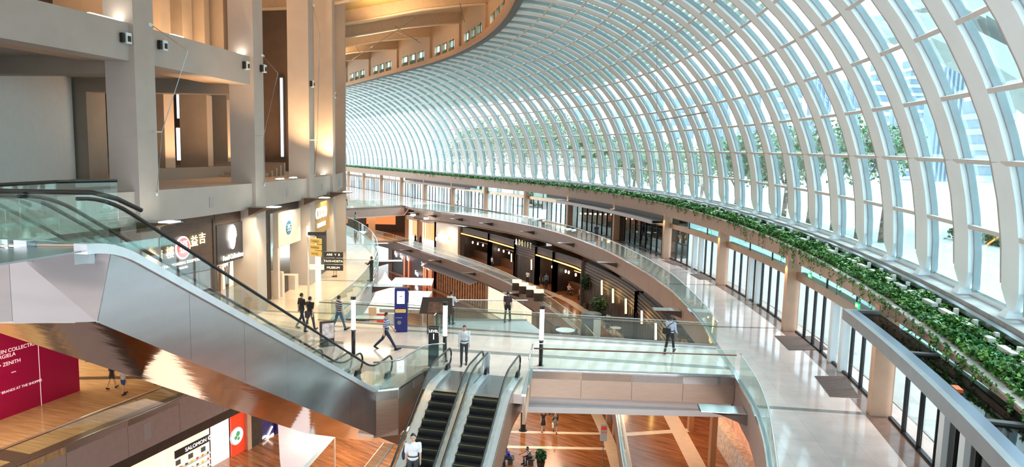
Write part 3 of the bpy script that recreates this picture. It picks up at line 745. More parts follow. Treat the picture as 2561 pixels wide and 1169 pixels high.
# slabs behind the beams
MB().arc(58, 82.3, -.45, .62, 6.35, 6.90, 30).build('level_two_slab', M_plaster, wl)
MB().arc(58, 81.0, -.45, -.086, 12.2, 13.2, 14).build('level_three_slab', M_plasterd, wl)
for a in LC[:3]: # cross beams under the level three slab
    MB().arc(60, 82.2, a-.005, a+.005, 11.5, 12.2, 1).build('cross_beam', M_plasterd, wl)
for z in (7.05, 7.25, 7.45): MB().arc(70.0+z, 70.4+z, -.1, .62, 6.9, z+.1, 14).build('low_step', mat('brown_step', (.30, .24, .20), .6), wl)
# inner columns, two floors high
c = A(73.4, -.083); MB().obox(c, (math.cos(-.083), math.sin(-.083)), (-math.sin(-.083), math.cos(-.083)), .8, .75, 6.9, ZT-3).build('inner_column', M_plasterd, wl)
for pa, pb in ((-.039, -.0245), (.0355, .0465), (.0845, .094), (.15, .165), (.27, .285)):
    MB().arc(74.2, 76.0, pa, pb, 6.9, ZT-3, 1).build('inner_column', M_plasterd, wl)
    MB().arc(76.0, 76.03, pa, pb, 6.9, 12.2, 1).build('lit_column_face', mat('peach_column_face', (.62, .47, .36), .6), wl)  # paler sheet paints the light falling on the column's atrium side
for ph in (-.19, -.083, .02, .12, .22):
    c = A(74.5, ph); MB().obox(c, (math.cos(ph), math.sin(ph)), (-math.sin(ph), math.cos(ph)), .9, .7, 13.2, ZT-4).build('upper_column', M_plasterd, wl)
# pale wall panel on the upper floor
mb = MB(); q0, q1 = Vector((-20.6, 23.5, 0)), Vector((-23.45, 36.4, 0)); mb.ribbon([q0, q1], -.15, .15, 6.9, 12.2)
mb.build('pale_wall_panel', mat('pale_wall', (.74, .75, .76), .7, var=.02), wl)
# back wall with windows
brw = mat('brown_back_wall', (.22, .15, .11), .7, var=.08, vs=1)
MB().arc(63.5, 64.0, -.45, .75, 6.9, ZT-4, 20).build('back_wall', brw, wl)
winp = mat('daylit_window', (.8, .84, .95), .4, emit=1.1, ecol=(.80, .86, 1.0))
for (x0, x1, y0, y1) in ((443, 469, 226, 296), (443, 471, 320, 402), (703, 709, 195, 392)):
    R = 68.5; dq = ray((x0+x1)/2, y0); 
    # windows stand in a wall plane 60 m away
    yy = 58.0
    def at(px, py): d = ray(px, py); return CC+d*(yy/d.y)
    a, b, c, d = at(x0, y1), at(x1, y1), at(x1, y0), at(x0, y0)
    fr_ = MB(); fr_.box(a.x-.12, b.x+.12, yy+.05, yy+.25, a.z-.12, d.z+.12); fo = fr_.build('window_frame', M_darkg, wl)
    MB().box(a.x, b.x, yy, yy+.06, a.z, d.z).build('window_pane', winp, fo)
hw = MB(); hw.box(-48, -23.5, 58.3, 58.7, 6.9, 13); hw.box(-23.5, -16.4, 58.3, 58.7, 6.9, 20.5); hw.box(-48, -23.5, 58.3, 58.7, 13.0, 20); hw.build('cross_wall', brw, wl)
for px in (455, 545, 600):
    a = ray(px, 60); q = CC+a*(48/a.y); MB().box(q.x-.5, q.x+.5, 47.7, 48.7, 13.2, 19.5).build('upper_pilaster', M_plasterd, wl)
# slatted bulkheads on level two seen between the columns
for j in range(6):
    MB().arc(66, 80.5, .0+.012*j, .004+.012*j, 6.9, 7.0+.16*j, 2).build('slat_step', mat('taupe_slat', (.36, .29, .25), .6), wl)
# uplighters along the beam tops
for k, (px, py) in enumerate(((242, 40), (283, 45), (440, 85), (600, 128), (700, 447), (733, 441), (808, 431))):
    z = 13.4 if k < 4 else 6.95
    q = Pc(px, py, 82.9, False); ph = phi_of(q); q.z = z
    e = local(empty('strip_light', q, rz=ph+PI/2, label='', cat='light', group='small strip lights on top of the concrete beams'))
    e['label'] = ['left strip light of the pair on the top left beam', 'right strip light of the pair on the top left beam', 'strip light on the upper beam between the two front columns, at its left', 'strip light at the right end of the same upper beam',
                  'strip light on the lower beam just right of the second column', 'second strip light on the lower beam right of the second column', 'strip light on the short lower beam nearest the hall'][k]
    MB().box(-.45, .45, -.14, .14, 0, .05).build('housing', M_white, e); MB().box(-.38, .38, -.1, .1, .05, .09).build('diffuser', M_lamp, e)
# small speakers on the beams
for k, (px, py) in enumerate(((314, 96), (406, 114), (614, 164), (657, 172), (779, 210), (834, 238))):
    q = Pc(px, py, 83.36 if k not in (3, 4) else 83.56, False); ph = phi_of(q); e = local(empty('loudspeaker', q, rz=ph, cat='speaker', group='small box loudspeakers on the left beams and columns',
        label=['loudspeaker at the right end of the top left beam', 'loudspeaker at the left end of the second upper beam', 'loudspeaker at the right end of the second upper beam', 'loudspeaker on the second front column', 'loudspeaker high on the third front column', 'tiny loudspeaker high on the last visible column'][k]))
    MB().box(0, .16, -.13, .13, -.2, .2).build('cabinet', M_white, e); MB().box(.16, .19, -.07, .07, -.13, .08).build('driver', M_black, e); MB().box(-.02, .12, -.27, -.15, -.18, .17).build('bracket', M_black, e)
# cable stays in front of the columns
for k, (lab, pts) in enumerate((('steel cable stay strut on the first front column', [(375, 60), (470, 127), (405, 330), (392, 490)]), ('steel cable stay strut on the second front column', [(655, 138), (695, 183), (660, 340), (661, 465)]), ('steel cable stay strut on the third front column', [(782, 12), (800, 80), (793, 350), (786, 440)]))):
    q = [Pc(*pts[0], 83.5, False), Pc(*pts[1], 85.2, False), Pc(*pts[2], 84.4, False), Pc(*pts[3], 83.55, False)]
    e = empty('cable_stay', q[0], label=lab, cat='cable', group='cable stays on the front columns')
    MB().tube(q, .016, 4).build('cable', M_steeld, e); MB().tube([q[0]-Vector((.2, 0, 0)), q[0]+Vector((.12, 0, -.05))], [.16, .05], 5).build('anchor', M_white, e)
    w = Pc(pts[2][0]-18, pts[2][1], 83.5, False); MB().tube([w, q[2]], .03, 5).build('strut', M_white, e); MB().tube([q[3]+Vector((0, 0, .15)), q[3]], .05, 5).build('anchor', M_white, e)

# ------------------------------------------------------------------ wedge shaped uplighters
def wedge(loc, ang, label, size=1.9, lit=True, group='wedge shaped gallery lights', top=None):
    e = local(empty('wedge_light', loc, rz=ang, label=label, cat='light', group=group))
    s = size
    mb = MB(); h = .42
    mb.hexa([(0, -.42, -h), (s*.55, -.3, -h*.25), (s*.55, .3, -h*.25), (0, .42, -h), (0, -.42, 0), (s*.55, -.42, .0), (s*.55, .42, .0), (0, .42, 0)])
    mb.hexa([(s*.55, -.3, -h*.25), (s, -.12, -.03), (s, .12, -.03), (s*.55, .3, -h*.25), (s*.55, -.42, 0), (s, -.40, 0), (s, .40, 0), (s*.55, .42, 0)])
    mb.build('body', mat('dark_bronze_shell', (.10, .065, .05), .4, .4), e)
    MB().box(.02, s*.98, -.40, .40, 0, .03).build('top_plate', M_chrome if not lit else M_steeld, e)
    if lit: MB().box(s*.6, s*.95, -.3, .3, .03, .06).build('lens', M_lamp, e)
    return e
for k, ph in enumerate((-.1985, -.1005, -.0075, .0735)):
    q = A(83.52, ph, 5.74); wedge(q, ph, ['bronze wedge uplighter glowing on the first front column', 'bronze wedge uplighter glowing on the second front column', 'bronze wedge uplighter glowing on the third front column', 'bronze wedge uplighter on the last front column'][k], 1.5)
    spot(A(84.0, ph+.004, 5.25), A(83.45, ph+.004, 0), 260, (1, .72, .42), 1.1)
for k, (px, py) in enumerate(((1700, 714), (1865, 1024), (1542, 648), (1436, 607), (1336, 578), (1228, 555), (1152, 537), (1090, 525), (1040, 516))):
    # on the right gallery edge, pointing to the void
    best = min(rr, key=lambda p: abs((lambda d: CC+d*((p.y)/d.y))(ray(px, py)).x-p.x)+0*p.y)
    a = None
    for p_, n_ in zip(rr, rr[1:]):
        v = p_-Vector((0, 0, 0)); w = Vector((p_.x, p_.y, -.75))-CC; u = 1280.5+FPX*w.dot(CR)/w.dot(CF)
        if w.dot(CF) > 5 and (a is None or abs(u-px) < a[0]): a = (abs(u-px), p_, (n_-p_).normalized(), w.y)
    p_, d = a[1], a[2]; out = Vector((-d.y, d.x, 0))
    wedge((p_.x+out.x*.02, p_.y+out.y*.02, -.62), math.atan2(out.y, out.x), 'pale topped wedge light on the right gallery edge, number %s counted from the bridge' % ['one', 'zero', 'two', 'three', 'four', 'five', 'six', 'seven', 'eight'][k] if k != 1 else 'pale topped wedge light on the right gallery edge under the near balustrade', 1.7, lit=False)
for k, (px, py, y) in enumerate(((945, 712, 47.8), (845, 806, 37.5), (972, 655, 58.5), (962, 616, 68.3))):
    p_ = min(lpts, key=lambda p: abs(p.y-y)); i = lpts.index(p_); d = (lpts[min(i+1, len(lpts)-1)]-lpts[max(i-1, 0)]).normalized(); out = Vector((d.y, -d.x, 0))
    wedge((p_.x+out.x*.0, p_.y, -.6), math.atan2(out.y, out.x), ['wedge light on the left gallery edge right above the white tent', 'wedge light on the left gallery edge nearest the bridge', 'thin pale wedge light on the left gallery edge above the red lit shops', 'farthest pale wedge light on the left gallery edge'][k], 2.1, lit=False)

# ------------------------------------------------------------------ shops on the left of level 1
def fpt(R, ph, z): return A(R, ph, z)
shops = []
def shopfront(name, label, p0, p1, cat='shop', R=82.62):
    return empty(name, A(R, (p0+p1)/2, 0), label=label, cat=cat)
XD = lambda ph: Vector((-math.sin(ph), math.cos(ph), 0))
NN = lambda ph: Vector((math.cos(ph), math.sin(ph), 0))
gold = mat('glowing_gold_letters', (.9, .75, .3), .5, emit=2.2, ecol=(1, .83, .38)); cream = mat('glowing_cream_letters', (1, .93, .75), .5, emit=2.6, ecol=(1, .92, .72))
dimg = mat('dim_gold_letters', (.45, .36, .18), .4, .5, emit=.25, ecol=(1, .8, .4))
# shop between first and second column
s = shopfront('herbal_restaurant', 'dark brown timber shopfront with glowing characters around a red seal', -.187, -.127)
dkwood = mat('dark_walnut_board', (.095, .058, .045), .4, var=.25, vs=2, stretch=(1, 1, 8))
MB().arc(82.5, 82.68, -.187, -.1265, 3.05, 5.6, 4).build('sign_board', dkwood, s)
MB().arc(82.3, 82.5, -.187, -.18, 0, 3.05, 1).build('door_jamb', M_white, s)
for k in range(4):
    a = -.178+.0125*k; MB().arc(82.4, 82.55, a, a+.0120, 0, 3.05, 1).build('timber_panel', mat('mauve_brown_panel', (.17, .115, .105), .35, var=.12), s)
MB().arc(82.5, 82.72, -.1285, -.1255, 0, 5.3, 1).build('pilaster', M_dark, s)
pm = -.1545
seal = A(82.74, pm-.0035, 4.22)
def disc(c, nn, r, th, m, parent, name, n=24, sx_=1.0):
    nn = Vector(nn); x = Vector((0, 0, 1)).cross(nn).normalized(); u = Vector((0, 0, 1)); mb = MB(); i = 0
    ring = [Vector(c)+x*r*sx_*math.cos(2*PI*k/n)+u*r*math.sin(2*PI*k/n) for k in range(n)]
    mb.v = [tuple(q) for q in ring]+[tuple(q+nn*th) for q in ring]; mb.f = [tuple(range(n)), tuple(range(2*n-1, n-1, -1))]+[(k, (k+1) % n, n+(k+1) % n, n+k) for k in range(n)]
    return mb.build(name, m, parent, fix=True)
disc(seal, NN(pm), .52, .03, mat('seal_ring_white', (.95, .85, .85), .5, emit=1.6), s, 'seal_ring')
disc(seal+NN(pm)*.03, NN(pm), .45, .02, mat('seal_red', (.75, .10, .10), .5, emit=1.0, ecol=(.9, .12, .12)), s, 'seal')
text('福', seal+NN(pm)*.055, XD(pm), (0, 0, 1), .62, mat('seal_white', (1, .9, .9), .5, emit=2.0), s, depth=.005)
for ch, dp, z in (('龍', -.0225, 4.02), ('樓', -.0135, 4.08), ('益', .0075, 4.38), ('吉', .0150, 4.44)):
    text(ch, A(82.72, pm+dp, z), XD(pm), (0, 0, 1), .55, gold, s, depth=.01)
text('CHINESE HERBAL SOUP\'S REST', A(82.72, pm-.003, 3.52), XD(pm), (0, 0, 1), .17, cream, s, depth=.004, xscale=1.25)
text('SINCE 1978', A(82.72, pm-.003, 3.3), XD(pm), (0, 0, 1), .12, cream, s, depth=.004)
s2 = shopfront('souvenir_shop', 'black sign with glowing white shell over a yellow lit display', -.125, -.094)
MB().arc(82.5, 82.75, -.1255, -.0935, 3.0, 4.95, 3).build('sign_board', mat('black_sign', (.035, .035, .045), .4, var=.1), s2)
MB().arc(82.5, 82.66, -.1255, -.0935, 4.95, 5.6, 3).build('header', dkwood, s2)
pm2 = -.1085
mb = MB(); ring = []
for k in range(28):
    a = 2*PI*k/28; r = .62*(1-.22*math.cos(a*1.0+.9)); x = r*.62*math.cos(a)*(1.0 if math.sin(a) > 0 else .72); z = r*math.sin(a)
    ring.append(A(82.79, pm2, 4.15)+XD(pm2)*x+Vector((0, 0, z)))
mb.v = [tuple(q) for q in ring]+[tuple(q+NN(pm2)*.03) for q in ring]; n = 28
mb.f = [tuple(range(n)), tuple(range(2*n-1, n-1, -1))]+[(k, (k+1) % n, n+(k+1) % n, n+k) for k in range(n)]
mb.build('shell_emblem', mat('glowing_shell', (1, .97, .9), .5, emit=3, ecol=(1, .95, .85)), s2, fix=True)
text('Fossil Collections', A(82.80, pm2, 3.25), XD(pm2), (0, 0, 1), .36, cream, s2, depth=.01, xscale=.78)
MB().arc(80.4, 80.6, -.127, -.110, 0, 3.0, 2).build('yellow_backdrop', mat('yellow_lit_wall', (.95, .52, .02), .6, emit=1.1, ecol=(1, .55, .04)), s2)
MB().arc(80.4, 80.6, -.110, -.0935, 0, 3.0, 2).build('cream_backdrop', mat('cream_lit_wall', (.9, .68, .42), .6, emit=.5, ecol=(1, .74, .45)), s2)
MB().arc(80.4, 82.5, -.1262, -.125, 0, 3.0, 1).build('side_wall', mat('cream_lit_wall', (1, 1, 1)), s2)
for k in range(9):
    a = -.122+.0031*k; b = a+.0025*math.sin(k*2.3)
    MB().tube([A(82.2-.15*(k % 3), a, 0), A(82.1-.1*(k % 2), b, 2.0+.9*abs(math.sin(k*1.7)))], .035, 5).build('bamboo_pole', mat('dark_bamboo', (.09, .05, .03), .5), s2)
for k in range(5):
    MB().arc(81.2, 81.8, -.122+.006*k, -.119+.006*k, 0, .8+.2*(k % 2), 1).build('display_plinth', M_white, s2)
# shop between second and third column
s3 = shopfront('ornate_shop', 'tall narrow dark shopfront with lattice door and dim gilt lettering', -.082, -.055)
gtl = mat('dark_teal_frame', (.045, .05, .048), .35, var=.2)
MB().arc(82.4, 82.62, -.082, -.0545, 3.35, 5.5, 3).build('sign_board', gtl, s3); MB().arc(82.5, 82.8, -.082, .002, 5.05, 5.45, 4).build('head_beam', M_dark, s3)
text('SOUKI', A(82.66, -.0675, 3.95), XD(-.068), (0, 0, 1), .55, dimg, s3, depth=.01, xscale=.9)
MB().arc(82.3, 82.6, -.0565, -.050, 0, 5.1, 1).build('pilaster', M_dark, s3); MB().arc(82.4, 82.6, -.082, -.080, 0, 3.35, 1).build('jamb', gtl, s3)
lt = MB()
for k in range(14):
    for j in range(3):
        a = -.0655+.003*j; z = .2*k+.1*(j % 2); lt.arc(82.42, 82.46, a, a+.0006, z, z+.2, 1); lt.arc(82.42, 82.46, a, a+.003, z+.08, z+.12, 1)
lt.build('lattice_screen', mat('lattice_pewter', (.25, .20, .19), .4, .4), s3)
MB().arc(79.5, 79.7, -.085, -.05, 0, 3.4, 2).build('backdrop', mat('rosy_lit_wall', (.6, .36, .26), .7, emit=.35, ecol=(1, .6, .4)), s3)
for k in range(26):
    r0 = 79.8; a = -.082+.012*((k*7) % 13)/13; z = .25+2.1*((k*5) % 26)/26
    o = MB().ell(A(r0+.15*(k % 3), a, z), (.09, .09, .14), 6, 5).build('ornament', mat('amber_ornament' if k % 3 else 'crimson_ornament', (.85, .45, .12) if k % 3 else (.5, .05, .04), .4, emit=.8 if k % 3 else .1), s3, smooth=True)
s4 = shopfront('jeweller_shop', 'cream shopfront with blue globe emblem and lit counters', -.049, -.004)
crm = mat('cream_lit_panel', (.74, .64, .56), .6, var=.03)
MB().arc(82.7, 83.02, -.0485, -.002, 3.0, 5.05, 4).build('sign_panel', crm, s4)
gb = A(83.04, -.029, 4.05)
disc(gb, NN(-.029), .42, .02, mat('emblem_blue', (.05, .20, .38), .4), s4, 'globe_emblem')
text('PS', gb+NN(-.029)*.03, XD(-.029), (0, 0, 1), .5, mat('emblem_pale', (.75, .85, .9), .4), s4, depth=.004)
for dz in (-.18, .0, .18): MB().arc(83.06, 83.065, -.029-.0045, -.029+.0045, 4.05+dz-.012, 4.05+dz+.012, 1).build('emblem_line', mat('emblem_pale', (1, 1, 1)), s4)
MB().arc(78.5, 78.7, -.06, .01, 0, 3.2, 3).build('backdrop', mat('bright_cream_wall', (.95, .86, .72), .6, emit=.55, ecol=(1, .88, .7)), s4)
MB().arc(82.7, 83.0, -.0495, -.046, 0, 3.0, 1).build('jamb', crm, s4)
for k, (a, w, h, m_) in enumerate(((-.042, .003, 1.5, crm), (-.032, .012, .95, M_dark), (-.016, .008, .9, crm), (-.030, .002, 1.15, crm))):
    MB().arc(82.0-.5*(k % 2), 83.0-.3*(k % 2), a, a+w, 0, h, 2).build('counter', m_, s4)
s5 = shopfront('coco_shop', 'black shopfront under a gold sign with white letters', .018, .08)
MB().arc(83.2, 83.42, .0165, .074, 3.1, 5.5, 3).build('sign_panel', mat('gold_sign_panel', (.34, .22, .07), .45, var=.05), s5)
text('COCO', A(83.45, .040, 4.45), XD(.04), (0, 0, 1), 1.05, mat('white_lit_letters', (.95, .93, 1), .4, emit=.8), s5, depth=.03, xscale=.95)
text('SINGAPORE', A(83.45, .040, 3.65), XD(.04), (0, 0, 1), .42, mat('white_lit_letters', (1, 1, 1)), s5, depth=.02)
MB().arc(83.1, 83.2, .0165, .072, 0, 3.1, 3).build('black_interior', M_black, s5)
MB().arc(83.3, 83.6, .019, .029, 0, 1.6, 1).build('display_case', mat('pale_lit_case', (.9, .88, .75), .5, emit=.5), s5)
MB().arc(83.22, 83.26, .019, .031, 2.3, 2.9, 1).build('yellow_panel', mat('yellow_panel', (.9, .8, .3), .5, emit=.7), s5)
# warm interiors behind the storefronts
MB().arc(76, 76.3, -.17, .6, 0, 5.6, 20).build('inner_wall', mat('inner_cream_wall', (.6, .5, .4), .7), wl)
sg = shopfront('display_window', 'shop window with dark fascia behind the escalator glass, left of the first column', -.30, -.2)
MB().arc(82.4, 82.6, -.30, -.201, 4.5, 5.6, 4).build('header', dkwood, sg); MB().arc(82.3, 82.5, -.30, -.201, 2.7, 4.5, 4).build('window', mat('patterned_window', (.12, .13, .18), .3, var=.8, vs=2.5), sg)

# directional sign on a white post, street furniture on the left gallery
q = P(772, 760, 0)
sp = empty('direction_sign', q, label='black and gold direction sign on a pale post in the left gallery', cat='sign')
MB().tube([q, q+Vector((0, 0, 3.9))], .06, 10).build('post', mat('pale_post', (.78, .76, .74), .3, .3), sp, smooth=True)
MB().tube([q+Vector((0, 0, 3.9)), q+Vector((0, 0, 4.45))], .07, 8).build('lamp', M_lampw, sp)
def panel(x0, x1, z0, z1, m, name='panel', dy=0, yaw=0.0):
    mb = MB(); c = q+Vector(((x0+x1)/2, dy, 0)); mb.obox(c, (math.cos(yaw), math.sin(yaw)), (-math.sin(yaw), math.cos(yaw)), (x1-x0)/2, .05, z0, z1); return mb.build(name, m, sp)
bk = mat('sign_black', (.03, .025, .025), .4); gd = mat('sign_gold', (.62, .40, .08), .4, .3, emit=.15, ecol=(1, .7, .2)); yw = mat('sign_yellow_text', (.95, .85, .5), .5, emit=.9)
for k in range(3):
    panel(.05, .85, 2.75+.36*k, 3.05+.36*k, gd, 'gold_panel', yaw=-.5)
    text(['HOTEL', 'MARINA', 'CASINO'][k], q+Vector((.42, -.14, 2.9+.36*k)), (math.cos(-.5), math.sin(-.5), 0), (0, 0, 1), .17, bk, sp, depth=.003)
panel(.1, .95, 2.0, 2.28, mat('sign_cream', (.85, .75, .45), .5, emit=.5), 'lit_panel', -.05)
for k, s_ in enumerate(('ARE  Y  8', 'TAXI·HOSTA', 'MUSEUM')):
    panel(.95, 2.0, 2.72-.37*k, 3.05-.37*k, bk, 'black_panel', -.12); text(s_, q+Vector((1.47, -.19, 2.885-.37*k)), (1, 0, 0), (0, 0, 1), .17, yw, sp, depth=.003, xscale=1.1)
panel(.0, 1.0, 3.95, 4.15, bk, 'cap', 0, .25)
for (px, py, lab) in ((723, 712, 'small orange brown stool by the jeweller counter'),):
    w = P(px, py, 0); e = empty('stool', w, label=lab, cat='stool'); m_ = mat('orange_wood', (.5, .22, .1), .5)
    MB().box(w.x-.2, w.x+.2, w.y-.2, w.y+.2, .42, .47).build('seat', m_, e)
    for a in (-1, 1):
        for b in (-1, 1): MB().box(w.x+a*.17-.02, w.x+a*.17+.02, w.y+b*.17-.02, w.y+b*.17+.02, 0, .42).build('leg', m_, e)
# ------------------------------------------------------------------ basement levels
ZB1, ZB2 = -6.2, -12.2
def pxof(p): w = Vector(p)-CC; return 1280.5+FPX*w.dot(CR)/w.dot(CF)
def S_(pts, n=6): return smooth_path(pts, n)
e1 = S_([(4.0, 14), (5.2, 24), (5.7, 31.6), (6.4, 39.2), (6.8, 46), (6.5, 53), (5.0, 61.5), (2.5, 70.7), (-1.2, 81), (-6.4, 91.4), (-11.7, 100.6), (-20.1, 114.8), (-27, 124)])
s1 = S_([(9.6, 14), (9.7, 24), (9.9, 31.8), (10.1, 38.8), (10.2, 48), (9.4, 58), (7.2, 67.6), (6, 71.3), (2, 80.1), (-4.3, 92.7), (-12.6, 106.6), (-19, 116), (-26, 126)])
s2 = S_([(6.3, 14), (6.9, 24), (7.3, 31.6), (7.9, 39), (8.2, 47), (7.8, 55), (6.6, 62), (4.3, 71), (.8, 81), (-4.2, 91.8), (-9.6, 101), (-18, 115), (-25, 125)])
le = [Vector((-29, 12, 0)), Vector((-26.2, 20, 0)), Vector((-22.9, 29.5, 0)), Vector((-19.2, 40.4, 0)), Vector((-16.6, 48, 0)), Vector((-15.6, 56, 0)), Vector((-17, 66, 0)), Vector((-20, 76, 0)), Vector((-25, 88, 0)), Vector((-32, 100, 0)), Vector((-42, 112, 0))]
b1 = empty('floor', (0, 0, ZB1), kind='structure'); b1['_local'] = None; b1 = empty('floor', (0, 0, 0), kind='structure')
MB().prism([(p.x, p.y) for p in e1]+[(-30, 150), (40, 150), (40, 14)], ZB1-.35, ZB1).build('basement_one_floor', M_wood, b1)
MB().prism([(p.x, p.y) for p in le][::-1]+[(-60, 12), (-90, 12), (-90, 130), (-42, 130)], ZB1-.35, ZB1).build('basement_one_left_floor', M_goldlit, b1)
MB().box(-90, 45, 5, 160, ZB2-.3, ZB2).build('basement_two_floor', M_wood, b1)
MB().prism([(-42, 112), (-20.1, 114.8), (-27, 124), (-60, 130)], ZB1-.35, ZB1).build('far_basement_floor', M_stone, b1)
def strip(pts, o0, o1, z, m, name='stone_strip'): MB().ribbon(pts, o0, o1, z, z+.006).build(name, m, b1)
strip(s1, -1.0, -.15, ZB1, M_cream); strip(e1, .12, .4, ZB1, M_cream); strip(s2, -1.1, -.2, ZB2, M_cream)
strip([p for p in le], -.75, 0.0, ZB1, mat('dark_floor_border', (.10, .06, .04), .3, var=.1))
strip([Vector((-29.5, 33, 0)), Vector((-22.5, 31, 0))], -.3, .6, ZB1+.004, MATS['dark_floor_border'])
strip([Vector((-30, 42.2, 0)), Vector((-22, 43.2, 0))], -.2, .35, ZB1+.004, MATS['dark_floor_border'])
for y in (35.7, 49, 61, 71.5, 81, 91, 101):   # cross strips on the right B1 gallery
    a = min(e1, key=lambda p: abs(p.y-y)); c = min(s1, key=lambda p: abs(p.y-y-.4)); strip([a, c], -.22, .22, ZB1+.002, M_cream)
for y in (49.8, 58.5, 67.5, 47.1): 
    c = min(s2, key=lambda p: abs(p.y-y)); strip([Vector((-3, y, 0)), Vector((c.x-.3, y+.1, 0))], -.2, .2, ZB2+.002, M_cream)
# slab edges of basement one
fr = resample(e1, .9)
for a, b in zip(resample(e1, 3.4), resample(e1, 3.4)[1:]):
    d = (b-a).normalized(); MB().ribbon([a+d*.012, b-d*.012], 0, .2, ZB1-1.35, ZB1-.05).build('fascia_panel', mat('brown_grey_fascia', (.33, .235, .18), .5, var=.06), b1)
MB().ribbon(fr, -.04, .14, ZB1-.05, ZB1+.03).build('edge_channel', M_chrome, b1)
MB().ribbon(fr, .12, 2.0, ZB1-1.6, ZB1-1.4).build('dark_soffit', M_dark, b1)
for a, b in zip(resample(le, 3.6), resample(le, 3.6)[1:]):
    d = (b-a).normalized(); MB().ribbon([a+d*.012, b-d*.012], -.2, 0, -8.3, ZB1-.02).build('fascia_panel', mat('pink_brown_fascia', (.40, .31, .285), .6, var=.04), b1)
MB().ribbon(le, -.5, -.12, -8.95, -8.3).build('dark_beam', M_dark, b1)
q = P(368, 1085, ZB1); g_ = min(range(len(le)-1), key=lambda i: abs(le[i].y-29.5)); a, b = le[2], le[3]
d_ = (b-a).normalized(); nrm = Vector((-d_.y, d_.x, 0))
def on_plane(px, py, a, nn): d = ray(px, py); t = (Vector(a)-CC).dot(nn)/d.dot(nn); return CC+d*t
gv = on_plane(368, 1080, a, nrm); MB().ribbon([gv-d_*.25, gv+d_*.25], 0, .02, gv.z-.5, gv.z+.5).build('vent_grille', MATS['vent_grey'], b1)

balustrade([p+Vector((.05, 0, 0)) for p in e1], 'warm toned glass balustrade along the right side of basement one', z=ZB1, rail=M_cream)
def polyl(pts): return pts
balustrade([Vector((p.x, p.y, 0))+Vector((-.08, 0, 0)) for p in le[1:6]], 'glass balustrade with brown handrail on the left side of basement one', z=ZB1, h=1.12, pane=2.5, rail=M_railw, railz=ZB1+.98, rail_off=-.14, clips=True)

# magenta hoarding
ho = empty('hoarding', P(100, 1015, ZB1), label='magenta shop hoarding with white lettering beneath the escalator', cat='hoarding')
h0, h1 = P(0, 1052, ZB1), P(200, 978, ZB1); hd = (h1-h0).normalized(); hn = Vector((hd.y, -hd.x, 0)); hs = h0-hd*9
mag = mat('magenta_board', (.42, .0, .075), .35, var=.03); magd = mat('magenta_board_end', (.42, .0, .075), .35)
seam = on_plane(95, 870, h0, hn)
ssx = (seam-h0).dot(hd)
MB().ribbon([hs, h0+hd*ssx], -.12, 0, ZB1, -1.2).build('board', mag, ho); MB().ribbon([h0+hd*(ssx+.03), h1], -.12, 0, ZB1, -1.2).build('board', mag, ho)
MB().ribbon([h0+hd*ssx, h0+hd*(ssx+.03)], -.1, .01, ZB1, -1.2).build('joint_strip', mat('white_text', (.85, .75, .78), .5), ho)
wt = mat('white_text', (1, 1, 1)); wt.node_tree.nodes['Principled BSDF'].inputs['Emission Color'].default_value = (1, .9, .93, 1); wt.node_tree.nodes['Principled BSDF'].inputs['Emission Strength'].default_value = .25
for s_, px, py, sz in (('IN KLEIN COLLECTION', -20, 882, .40), ('GIELA', 0, 888, .40), ('D • ZENITH', 0, 905, .40), ('XURY BRANDS AT THE SHOPPES', 0, 985, .28)): pass
def hoard_text(s_, px_right, py, size):
    p_ = on_plane(px_right, py, h0+hn*.02, hn); text(s_, p_, hd, (0, 0, 1), size, wt, ho, depth=.004, align='RIGHT')
hoard_text('CALVIN KLEIN COLLECTION', 97, 857, .29); hoard_text('MAISON MARTIN MARGIELA', 39, 885, .29); hoard_text('KATE SPADE • ZENITH', 52, 901, .29)
hoard_text('more', 40, 929, .12); hoard_text('MORE LUXURY BRANDS AT THE SHOPPES', 105, 951, .20)

# things around the pink hoarding: far wall of basement one on the left
MB().box(-60, -28, 62, 62.4, ZB1, -1).build('back_wall', mat('pale_mall_wall', (.55, .45, .36), .5), b1)
area((-32, 42, -1.2), (-31, 42, ZB1), 8, 14, 700, (1, .80, .52))
area((-25, 31, -.8), (-25, 31, ZB1), 5, 5, 200, (1, .80, .52))

# shopfronts of basement two, left side
lsh = empty('sports_shop', P(560, 1090, ZB2), label='lit sports shopfront with black sign, shelves of shoes and red wall, basement two', cat='shop')
sa, sb = Vector((-23.75, 29.6, 0)), Vector((-20.05, 40.5, 0)); sd = (sb-sa).normalized(); sn = Vector((sd.y, -sd.x, 0)); 
def SP(px, py, off=0.0): return on_plane(px, py, sa+sn*off, sn)
def spos(px, py=1150): return (SP(px, py)-sa).dot(sd)
def seg(px0, px1, z0, z1, m, name, parent, off=0.0, th=.1, py=1150):
    a, b = sa+sd*spos(px0, py), sa+sd*spos(px1, py); a.z = b.z = 0; return MB().ribbon([a, b], off, off+th, z0, z1).build(name, m, parent)
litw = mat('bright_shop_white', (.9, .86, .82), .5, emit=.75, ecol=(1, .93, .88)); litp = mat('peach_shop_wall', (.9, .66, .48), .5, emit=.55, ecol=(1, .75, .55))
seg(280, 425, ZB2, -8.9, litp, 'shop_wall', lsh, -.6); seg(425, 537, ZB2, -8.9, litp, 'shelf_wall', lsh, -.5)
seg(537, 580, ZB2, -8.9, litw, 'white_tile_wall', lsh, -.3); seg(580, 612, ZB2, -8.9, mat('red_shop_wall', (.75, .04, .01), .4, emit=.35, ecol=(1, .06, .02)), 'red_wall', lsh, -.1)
for z in (-9.9, -10.6, -11.3): seg(537, 580, z, z+.012, M_dark, 'tile_joint', lsh, -.2, .01)
seg(612, 622, ZB2, -8.8, M_column, 'pillar', lsh, 0, .3); seg(624, 650, ZB2, -8.8, M_dark, 'dark_pillar', lsh, 0, .25)
p_ = SP(495, 1109, -.35); a, b = sa+sd*spos(447, 1100), sa+sd*spos(536, 1100)
